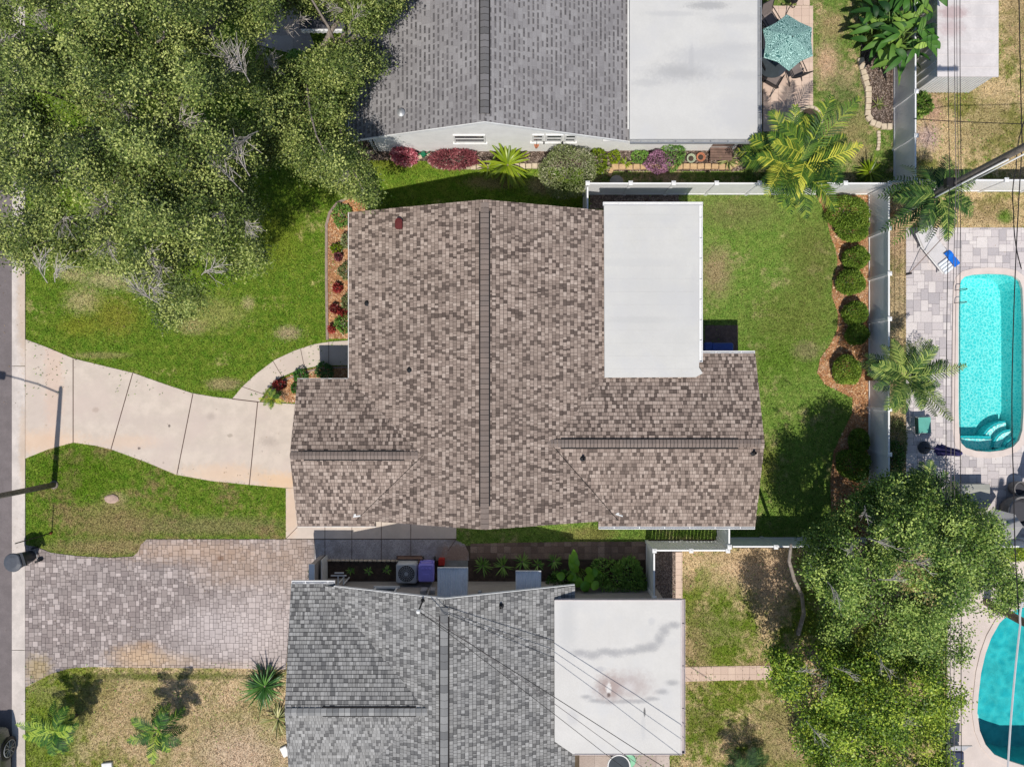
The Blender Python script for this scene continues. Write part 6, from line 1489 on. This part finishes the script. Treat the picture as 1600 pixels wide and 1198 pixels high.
# ------------------------------------------------------------------ small garden things along the upper house
def pot(label,px,py,m,r_=0.16,h_=0.22):
    b=P(px,py); t=thing('flower_pot',label,'flower pot',b); s=MB(); s.lathe([(r_*0.7,0.0),(r_*0.95,h_*0.8),(r_*1.1,h_*0.82),(r_*1.1,h_),(r_*0.9,h_),(r_*0.85,h_*0.8),(0,h_*0.78)],b,18); s.build('pot',m,t); 
    s=MB(); s.lathe([(r_*0.84,h_*0.785),(0,h_*0.84)],b,14); s.build('soil',M_soil,t)
M_terra=mat('terracotta',(0.50,0.20,0.11),0.2,8,0.8,0.1,40)
pot('pale green rimmed flower pot left of the terracotta pot',1078,250,mat('sage_glaze',(0.42,0.47,0.33),0.15,5,0.4,0,30),0.16)
pot('terracotta flower pot right of the pale green pot',1093,248,M_terra,0.16)
b=P(1122,246); bn=thing('wooden_bench','weathered brown slatted wooden bench at the end of the flower bed','bench',b)
s=MB(); 
for k in range(5): s.box(b.x-0.42,b.x+0.42,b.y-0.24+k*0.1,b.y-0.155+k*0.1,0.40,0.425)
s.build('seat',M_wood,bn); s=MB()
for k in range(4): s.box(b.x-0.42,b.x+0.42,b.y+0.25,b.y+0.275,0.48+k*0.11,0.57+k*0.11)
s.build('backrest',M_wood,bn)
for sx in (-1,1):
    for y_,h_ in ((-0.22,0.399),(0.29,0.92)):
        s=MB(); s.box(b.x+sx*0.39-0.03,b.x+sx*0.39+0.03,b.y+y_-0.014,b.y+y_+0.03,0.0,h_); s.build('leg',M_wood,bn)
b=P(597,242); ar=thing('garden_arch','dark metal garden arch standing edge on at the left end of the gable wall','arch',b)
for k,off in enumerate((-0.08,0.08)):
    s=MB(); pts=[(b.x+off-0.15,b.y-0.02,0)]+[(b.x+off-0.15+0.02*math.cos(a),b.y+0.18-0.20*math.cos(a),1.5+0.32*math.sin(a)) for a in [math.pi*i/10 for i in range(11)]]+[(b.x+off-0.15,b.y+0.38,0)]; s.tube(pts,0.02,6); s.build('hoop',M_black,ar)
for i in range(7):
    for yy in (b.y-0.02,b.y+0.38): s=MB(); s.tube([(b.x-0.23,yy,0.2+i*0.2),(b.x-0.07,yy,0.2+i*0.2)],0.01,5); s.build('rung',M_black,ar)
b=P(662,243); gp=thing('watering_can','small green watering can between the pink plant and the bromeliads','watering can',b); M_gp=mat('green_plastic',(0.02,0.22,0.11),0.2,5,0.4,0,30)
s=MB(); s.lathe([(0.09,0),(0.10,0.2),(0.07,0.24),(0.06,0.22),(0,0.20)],b,14); s.build('body',M_gp,gp); s=MB(); s.tube([b+Vector((0.08,0,0.06)),b+Vector((0.2,0.02,0.22)),b+Vector((0.25,0.03,0.28))],[0.025,0.015,0.03],8); s.build('spout',M_gp,gp); s=MB(); s.tube([b+Vector((-0.09,0,0.05)),b+Vector((-0.17,0,0.16)),b+Vector((-0.05,0,0.28)),b+Vector((0.05,0,0.25))],0.012,6); s.build('handle',M_gp,gp)
wlp=thing('wall_planter','small orange clay planter on a hook fixed to the white gable wall','planter',(P(838,230,0.9).x,9.0,0.9))
c=Vector((P(838,230,0.9).x,8.93,0.85)); s=MB(); s.lathe([(0.05,0),(0.08,0.22),(0.095,0.25),(0.075,0.25),(0,0.21)],c,12); s.build('pot',M_terra,wlp); s=MB(); s.tube([(c.x,9.04,c.z+0.5),(c.x,c.y,c.z+0.55),(c.x,c.y,c.z+0.24)],0.01,6); s.build('hook',M_black,wlp)
b=P(963,285); s=MB(); s.lathe([(0.0,0.02),(0.24,0.02),(0.27,0.0),(0.27,0.05),(0.22,0.06),(0,0.055)],b,20); s.build('round_lid',mat('grey_lid',(0.35,0.34,0.33),0.2,6,0.8,0.2,40),label='round grey lid lying in the fence shade below the tan edging',cat='lid')
for (px,py,sx,lab) in ((1107,541,0.14,'narrow blue storage tub in the shaded notch by the back roof'),(1129,542,0.40,'wide blue storage tub with a rounded lid in the shaded notch')):
    p=P(px,py,0.55); t=thing('storage_tub',lab,'storage tub',(p.x,p.y,0)); mb_=mat('blue_plastic',(0.055,0.10,0.36),0.15,4,0.45,0,30) if 'blue_plastic' not in bpy.data.materials else bpy.data.materials['blue_plastic']
    s=MB(); s.cbox(p.x-sx,p.x+sx,p.y-0.14,p.y+0.14,0.02,0.5,0.03); s.build('body',mb_,t); s=MB(); s.cbox(p.x-sx-0.02,p.x+sx+0.02,p.y-0.16,p.y+0.16,0.502,0.58,0.05); s.build('lid',mb_,t)

# ------------------------------------------------------------------ side yard of the lower house
b=P(635,896,0.8); ac=thing('cooling_unit','square pale metal cooling unit with a round fan grille beside the lower house','air conditioner',(b.x,b.y,0)); M_acp=mat('ac_enamel',(0.50,0.52,0.54),0.12,5,0.5,0.05,40,fine=0.1)
s=MB(); s.cbox(b.x-0.40,b.x+0.40,b.y-0.38,b.y+0.38,0.06,0.80,0.06); s.build('casing',M_acp,ac)
s=MB(); s.lathe([(0.31,0.803),(0.31,0.806),(0,0.806)],(b.x,b.y,0),28); s.build('fan_well',M_black,ac)
s=MB()
for k in range(5):
    a=k*1.2566; s.add([(b.x+r_*math.cos(a+q),b.y+r_*math.sin(a+q),0.811+dz) for r_,q,dz in ((0.07,-0.2,0),(0.28,0.0,0.0),(0.28,0.45,0.012),(0.07,0.4,0.012))],[(0,1,2,3)])
s.build('fan_blade',M_dark_plastic,ac)
s=MB()
for k in range(20):
    a=k*0.31416; s.tube([(b.x+0.07*math.cos(a),b.y+0.07*math.sin(a),0.835),(b.x+0.32*math.cos(a),b.y+0.32*math.sin(a),0.822)],0.005,4)
for r_ in (0.14,0.2,0.26,0.32): s.tube([(b.x+r_*math.cos(k*0.2618),b.y+r_*math.sin(k*0.2618),0.832) for k in range(25)],0.005,4,caps=False)
s.lathe([(0.075,0.83),(0.075,0.845),(0,0.85)],(b.x,b.y,0),14); s.build('grille',M_acp,ac)
s=MB(); s.box(b.x-0.42,b.x+0.55,b.y+0.42,b.y+0.46,0.0,0.35); s.box(b.x+0.40,b.x+0.52,b.y+0.10,b.y+0.40,0,0.5); s.box(b.x-0.5,b.x+0.5,b.y-0.5,b.y+0.5,0.0,0.055); s.build('pad',M_wood,ac)
b=P(666,894,0.95); rb=thing('recycling_bin','lavender blue lidded recycling bin between the cooling unit and the wide awning','bin',(b.x,b.y,0)); M_lav=mat('lavender_plastic',(0.30,0.27,0.78),0.1,4,0.4,0,30,fine=0.04)
s=MB(); loft(s,[[(b.x-w_,b.y-d_,z),(b.x+w_,b.y-d_,z),(b.x+w_,b.y+d_,z),(b.x-w_,b.y+d_,z)] for w_,d_,z in ((0.22,0.26,0.05),(0.28,0.33,0.90))],Matrix.Identity(4)); s.build('body',M_lav,rb)
s=MB(); s.cbox(b.x-0.30,b.x+0.30,b.y-0.36,b.y+0.32,0.903,0.98,0.05); ld=s.build('lid',M_lav,rb); s=MB(); s.cbox(b.x-0.12,b.x+0.12,b.y-0.24,b.y-0.06,0.981,0.995,0.01)
for sx in (-1,0,1): s.cbox(b.x+sx*0.13-0.04,b.x+sx*0.13+0.04,b.y+0.10,b.y+0.18,0.981,1.0,0.01)
s.build('moulded_panel',M_lav,ld); s=MB(); s.tube([(b.x-0.22,b.y+0.42,0.90),(b.x+0.22,b.y+0.42,0.90)],0.02,8); s.box(b.x-0.24,b.x-0.20,b.y+0.33,b.y+0.43,0.86,0.92); s.box(b.x+0.20,b.x+0.24,b.y+0.33,b.y+0.43,0.86,0.92); s.build('handle',M_lav,rb)
for sx in (-1,1):
    s=MB(); s.tube([(b.x+sx*0.20,b.y+0.30,0.11),(b.x+sx*0.26,b.y+0.30,0.11)],0.11,14); s.build('wheel',M_black,rb)
p=P(691,875); s=MB(); s.box(p.x-0.11,p.x+0.11,p.y-0.12,p.y+0.12,0.023,0.28); s.cbox(p.x-0.12,p.x+0.12,p.y-0.13,p.y+0.13,0.281,0.31,0.01); s.build('red_crate',mat('red_plastic',(0.45,0.03,0.02),0.2,5,0.5,0,30),label='small red crate squeezed between the recycling bin and the awning',cat='crate')
p=P(712,880); s=MB(); s.sheet([(p.x-0.45,p.y-0.14),(p.x+0.48,p.y-0.14),(p.x+0.48,p.y+0.12),(p.x-0.45,p.y+0.12)],0.03); s.box(p.x-0.45,p.x+0.48,p.y-0.14,p.y+0.12,0.0,0.028); s.build('door_step',mat('grey_step',(0.28,0.28,0.27),0.2,4,0.9,0.2,50),label='plain grey concrete door step under the wide awning',cat='step')
# wing wall, wall bracket
ww=thing('wing_wall','grey stuccoed wing wall panel at the end of the paver drive','wall',(P(500,886).x-0.05,-7.15,0)); x=P(503,886).x
s=MB(); s.box(x-0.06,x+0.10,-7.68,-6.70,0,1.45); s.build('panel',M_tan_wall,ww); s=MB(); s.box(x-0.085,x+0.125,-7.70,-6.675,1.452,1.50); s.build('coping',M_trim,ww); s=MB(); s.box(x+0.20,x+0.23,-7.66,-6.68,0,0.9); s.build('side_board',M_trim,ww)
br=thing('hose_hanger','white bracket on two posts against the lower house by the wing wall','bracket',(-6.3,-7.3,0)); p=P(530,900,0.9)
s=MB(); s.box(p.x-0.30,p.x+0.28,p.y+0.02,p.y+0.06,0.92,0.97); s.box(p.x-0.16,p.x+0.18,p.y+0.12,p.y+0.16,0.92,0.97); s.build('bar',M_trim,br)
for dx in (-0.03,0.18):
    s=MB(); s.box(p.x+dx-0.02,p.x+dx+0.02,p.y-0.3,p.y+0.02,0.925,0.965); s.box(p.x+dx-0.02,p.x+dx+0.02,p.y-0.3,p.y-0.26,0,0.92); s.build('post',M_trim,br)
# things on the lower patio
b=P(967,1193,0.0); gt=thing('glass_table','round glass table with a pale rim on the patio below the stained roof','table',(P(967,1196,0.7).x,P(967,1196,0.7).y,0)); c=P(967,1196,0.7)
s=MB(); s.tube([(c.x+0.42*math.cos(k*0.2244),c.y+0.42*math.sin(k*0.2244),0.71) for k in range(29)],0.03,6,caps=False); s.build('rim',M_trim,gt); s=MB(); s.lathe([(0.41,0.70),(0.41,0.712),(0,0.712)],(c.x,c.y,0),24); s.build('table_top',M_glass,gt)
for k in range(3):
    a=k*2.09; s=MB(); s.tube([(c.x+0.36*math.cos(a),c.y+0.36*math.sin(a),0.699),(c.x+0.3*math.cos(a),c.y+0.3*math.sin(a),0.03)],0.02,6); s.build('leg',M_trim,gt)
c=P(984,1194,0.9); gc=thing('patio_stool','round mint green padded stool on the patio below the stained roof','stool',(c.x,c.y,0)); s=MB(); s.lathe([(0.07,0.55),(0.27,0.55),(0.29,0.60),(0.26,0.65),(0.07,0.66),(0.055,0.60)],(c.x,c.y,0),22); s.build('seat',mat('mint_vinyl',(0.22,0.52,0.32),0.1,4,0.5,0,30),gc); s=MB(); s.tube([(c.x,c.y,0.03),(c.x,c.y,0.549)],0.04,8); s.lathe([(0.24,0.03),(0.24,0.05),(0.05,0.07)],(c.x,c.y,0),16); s.build('pedestal',M_black,gc)

# ------------------------------------------------------------------ pool deck furniture
def rail(label,px,py):
    b=P(px,py); s=MB(); pts=[b+Vector((-0.12,0,0.03)),b+Vector((-0.12,0,0.55))]+[b+Vector((-0.12+0.20-0.20*math.cos(a),0.03*math.sin(a),0.62+0.16*math.sin(a))) for a in [math.pi*i/8 for i in range(9)]]+[b+Vector((0.30,0,0.3)),b+Vector((0.30,0,-0.3))]
    t=thing('pool_handrail',label,'handrail',b,'pool handrails'); s.tube(pts,0.022,8); s.build('tube',mat('bronze_rail',(0.10,0.075,0.06),0.2,5,0.35,0,30,metallic=0.6) if 'bronze_rail' not in bpy.data.materials else bpy.data.materials['bronze_rail'],t,smooth=True); s=MB(); s.lathe([(0.06,0.03),(0.06,0.05),(0.025,0.06)],b+Vector((-0.12,0,0)),12); s.build('flange',M_galv,t); t.scale=(0.62,0.62,0.62)
rail('upper of the two bent pool handrails on the left pool edge',1494,454); rail('lower of the two bent pool handrails on the left pool edge',1493,474)
b0=P(1416,428); s=MB(); a_=P(1420,428,0.05); e_=P(1478,366,1.1); bp=thing('pool_brush','long thin pool brush pole leaning across the deck by the palm','pool brush',(a_.x,a_.y,0)); s.tube([a_,e_],0.014,6); s.build('pole',M_wood,bp); s=MB(); s.cbox(-0.11,0.11,-0.03,0.03,0,0.07,0.01,M=Matrix.Translation((a_.x,a_.y,0.03))@Matrix.Rotation(0.2,4,'Z')); s.build('brush_head',M_black,bp)
# chaise with striped cushion and blue towel
ch=thing('pool_chaise','pale grey chaise lounge with a striped cushion and bright blue towel by the palm','chaise lounge',(0,0,0)); M_ch=mat('chaise_vinyl',(0.60,0.58,0.58),0.1,3,0.5,0.05,40,fine=0.08)
s=MB(); loft(s,[[(-0.34,y,z0),(0.34,y,z0),(0.32,y,z1),(-0.32,y,z1)] for y,z0,z1 in ((-1.0,0.30,0.36),(-0.4,0.26,0.33),(0.25,0.26,0.33),(0.95,0.55,0.62))],Matrix.Identity(4)); s.build('seat',M_ch,ch)
for sx in (-1,1):
    s=MB(); s.tube([(sx*0.33,-0.95,0.3),(sx*0.33,0.3,0.26),(sx*0.33,0.95,0.54)],0.025,6); s.build('side_rail',M_trim,ch)
    for y in (-0.8,0.4): 
        s=MB(); s.tube([(sx*0.32,y,0.29),(sx*0.34,y-0.05,0.03)],0.025,6); s.build('leg',M_trim,ch)
s=MB()
for k in range(4): s.cbox(-0.32,0.10,-1.02+k*0.125,-0.92+k*0.125,0.33,0.42,0.02)
s.build('cushion',mat('white_cushion',(0.80,0.84,0.88),0.08,4,0.8,0.1,40,fine=0.05),ch)
s=MB(); loft(s,[[(0.10,y,z),(0.36,y,z-0.02),(0.36,y,z+0.015),(0.10,y,z+0.02)] for y,z in ((-1.02,0.42),(-0.85,0.45),(-0.65,0.42),(-0.48,0.46),(-0.36,0.40))],Matrix.Identity(4)); s.build('towel',mat('blue_towel',(0.008,0.17,0.72),0.15,8,0.9,0.3,60),ch)
p=P(1462,388,0.4); place(ch,(p.x,p.y,0.02),math.radians(38))
# teal folding chair
fc=thing('folding_chair','teal fabric folding chair left of the pool below the feathery palm','chair',(0,0,0)); M_teal=mat('teal_fabric',(0.12,0.40,0.34),0.1,4,0.8,0.1,50)
s=MB(); loft(s,[[(-0.30,y,z),(0.30,y,z),(0.30,y,z+0.015),(-0.30,y,z+0.015)] for y,z in ((-0.3,0.42),(0,0.39),(0.28,0.40))],Matrix.Identity(4)); s.build('seat',M_teal,fc)
s=MB(); loft(s,[[(-0.30,y,z),(0.30,y,z),(0.30,y+0.015,z),(-0.30,y+0.015,z)] for y,z in ((0.29,0.42),(0.36,0.65),(0.46,0.95))],Matrix.Identity(4)); s.build('backrest',mat('dark_teal_fabric',(0.05,0.16,0.15),0.1,4,0.8,0.1,50),fc)
for sx in (-1,1):
    s=MB(); s.tube([(sx*0.31,-0.32,0.02),(sx*0.31,0.3,0.44),(sx*0.31,0.47,0.98)],0.015,6); s.build('frame',M_galv,fc); s=MB(); s.tube([(sx*0.31,0.42,0.02),(sx*0.31,-0.31,0.44)],0.015,6); s.build('leg',M_galv,fc)
p=P(1441,664,0.4); place(fc,(p.x,p.y,0.02),math.radians(92))
def closed_umbrella(label,px,py,h_,col,nm,lean=(0,0)):
    b=P(px,py); t=thing('closed_umbrella',label,'umbrella',b); s=MB(); s.lathe([(0.24,0.02),(0.25,0.06),(0.18,0.10),(0.05,0.14)],b,22); s.build('base',M_dark_plastic,t)
    s=MB(); tp=b+Vector((lean[0],lean[1],h_)); s.tube([b+Vector((0,0,0.1)),tp],0.02,8); s.build('pole',M_black,t)
    V=[];F=[]; rings=((0.17,0.42),(0.12,0.60),(0.10,0.80),(0.085,0.93),(0.03,1.0)); n_=16
    s=MB(); loft(s,[[(b.x+lean[0]*q+r_*(1+0.45*(k%2))*math.cos(k*6.283/n_),b.y+lean[1]*q+r_*(1+0.45*(k%2))*math.sin(k*6.283/n_),h_*q+(0.06*(k%2) if q<0.5 else 0)) for k in range(n_)] for r_,q in rings],Matrix.Identity(4)); s.build('cloth',mat(nm,col,0.2,6,0.85,0.1,40),t)
closed_umbrella('closed navy umbrella in a round dark base beside the teal folding chair',1443,699,2.35,(0.075,0.065,0.22),'navy_cloth')
closed_umbrella('closed grey umbrella at the right edge below the pool',1594,765,2.0,(0.22,0.22,0.23),'grey_cloth',(0.1,0.45))
p=P(1521,772,0.55); bx=thing('deck_box','large beige lidded deck box in the sun below the pool','deck box',(p.x,p.y,0)); M_box=mat('beige_resin',(0.36,0.36,0.32),0.08,3,0.5,0.05,30,fine=0.05)
s=MB(); s.cbox(p.x-0.58,p.x+0.58,p.y-0.36,p.y+0.36,0.02,0.52,0.03); s.build('body',M_box,bx)
s=MB(); loft(s,[[(p.x-0.61+i_,y,z) for i_,z in ((0,0.525),(0,0.57),(0.04,0.60+q),(1.18,0.60+q),(1.22,0.57),(1.22,0.525))] for y,q in ((p.y-0.39,0.0),(p.y-0.2,0.04),(p.y+0.2,0.045),(p.y+0.39,0.0))],Matrix.Identity(4)); s.build('lid',M_box,bx)
gu=P(1556,822,1.6); g2=thing('grey_parasol','wide open grey parasol half covered by the big green tree','umbrella',(gu.x,gu.y,0)); s=MB(); rg=[gu+Vector((math.cos(k*0.7854)*1.0,math.sin(k*0.7854)*0.62,0)) for k in range(8)]; s.add([gu+Vector((0,0,0.32))]+rg,[(0,1+k,1+(k+1)%8) for k in range(8)]); s.build('canopy',mat('grey_canvas',(0.34,0.33,0.33),0.12,3,0.85,0.1,40),g2); s=MB(); s.tube([(gu.x,gu.y,0.02),(gu.x,gu.y,1.92)],0.025,8); s.build('pole',M_black,g2)
M_wick=mat('grey_wicker',(0.23,0.22,0.215),0.3,14,0.8,0.5,50)
def barrel(label,px,py,r_,h_,cat,nm):
    b=P(px,py,h_); t=thing(nm,label,cat,(b.x,b.y,0)); s=MB(); s.lathe([(r_*0.75,0.02),(r_*0.95,h_*0.5),(r_,h_),(r_*0.88,h_),(r_*0.82,h_*0.55),(0,h_*0.52)],(b.x,b.y,0),28); s.build('shell',M_wick,t,smooth=False); s=MB(); s.lathe([(r_*0.78,h_*0.53),(r_*0.78,h_*0.64),(r_*0.6,h_*0.70),(0,h_*0.70)],(b.x,b.y,0),22); s.build('cushion',mat('dark_cushion',(0.06,0.06,0.07),0.1,4,0.8,0.1,40) if 'dark_cushion' not in bpy.data.materials else bpy.data.materials['dark_cushion'],t)
barrel('large round grey wicker tub chair at the right edge below the pool',1600,800,0.60,0.75,'chair','tub_chair')
barrel('small round dark rimmed side table above the wicker tub chair',1597,764,0.30,0.5,'table','side_table')
# lounger by the teal pool
p=P(1497,1190,0.5); lg=thing('padded_lounger','dark navy padded lounger with a light back on the deck beside the teal pool','lounger',(p.x,p.y,0)); s=MB(); s.cbox(p.x-0.32,p.x+0.32,p.y-0.9,p.y+0.35,0.22,0.40,0.06); s.build('seat',mat('navy_cushion',(0.035,0.045,0.10),0.2,4,0.7,0.1,40),lg)
s=MB(); loft(s,[[(p.x-0.33,y,z),(p.x+0.33,y,z),(p.x+0.33,y,z+0.06),(p.x-0.33,y,z+0.06)] for y,z in ((p.y+0.36,0.30),(p.y+0.62,0.55),(p.y+0.80,0.80))],Matrix.Identity(4)); s.build('backrest',mat('light_cushion',(0.42,0.42,0.44),0.1,4,0.7,0.1,40),lg)
for sx in (-1,1):
    for y in (-0.8,0.28): s=MB(); s.box(p.x+sx*0.28-0.02,p.x+sx*0.28+0.02,p.y+y-0.02,p.y+y+0.02,0.013,0.219); s.build('leg',M_galv,lg)

# ------------------------------------------------------------------ fallen leaves and weeds strewn about
M_fallen = leaf_mat('fallen_leaf',(0.09,0.055,0.03),(0.30,0.20,0.10),(0.58,0.44,0.24),0.05,0.8,0.2)
def litter(px, n, z, size, m=None, nm='fallen_leaves', seed=0):
    poly=np.array(PP(px)); lo,hi=poly.min(0),poly.max(0); X=RNG.uniform(lo[0],hi[0],n); Y=RNG.uniform(lo[1],hi[1],n)
    ok=inpoly(X,Y,poly)&(snoise(X,Y,1.3,900+seed)>-0.1); X,Y=X[ok],Y[ok]; n=len(X)
    Cn=np.stack([X,Y,np.full(n,z)+RNG.uniform(0,0.012,n)],1); D=rand_dirs(n,-0.1,0.25)
    V=leaf_geo(Cn,D,RNG.uniform(0.6,1.3,n)*size,RNG.uniform(0.5,1.0,n)*size*0.5)
    np_mesh(nm,V,np.arange(len(V)).reshape(-1,4),RNG.uniform(0,1,n),m or M_fallen,kind='stuff')
litter([(40,300),(545,300),(545,620),(40,620)],900,0.06,0.06,seed=1)
litter([(40,530),(460,530),(460,760),(40,760)],45,0.04,0.05,seed=2)
litter([(40,690),(447,740),(447,868),(40,868)],420,0.06,0.06,seed=3)
litter([(-20,-100),(40,-100),(40,1198),(-20,1198)],300,0.03,0.05,seed=4)
litter(PAVE,200,0.04,0.05,seed=5)
litter([(922,302),(1300,302),(1300,842),(922,842)],700,0.06,0.05,seed=6)
litter([(1066,856),(1260,856),(1260,1198),(985,1198)],700,0.06,0.06,seed=7)
litter([(1270,0),(1400,0),(1400,286),(1270,286)],400,0.06,0.06,seed=8)
litter([(1401,0),(1600,0),(1600,288),(1401,288)],500,0.06,0.06,seed=9)
litter([(1415,356),(1600,356),(1600,846),(1415,846)],160,0.036,0.05,seed=10)
WEED = leaf_mat('weed_green',(0.05,0.13,0.02),(0.16,0.32,0.04),(0.34,0.50,0.10),0.1,0.6,0.2)
litter([(40,400),(545,400),(545,620),(40,620)],900,0.055,0.075,WEED,'lawn_weeds',11)
litter([(922,302),(1300,302),(1300,842),(922,842)],1100,0.055,0.07,WEED,'lawn_weeds',12)
litter([(40,1035),(455,1035),(455,1198),(40,1198)],700,0.055,0.08,WEED,'lawn_weeds',13)
litter([(1066,856),(1260,856),(1260,1198),(985,1198)],900,0.055,0.075,WEED,'lawn_weeds',14)
litter([(1401,0),(1600,0),(1600,288),(1401,288)],800,0.055,0.08,WEED,'lawn_weeds',15)
# leaf litter caught on the grey roof below the oak
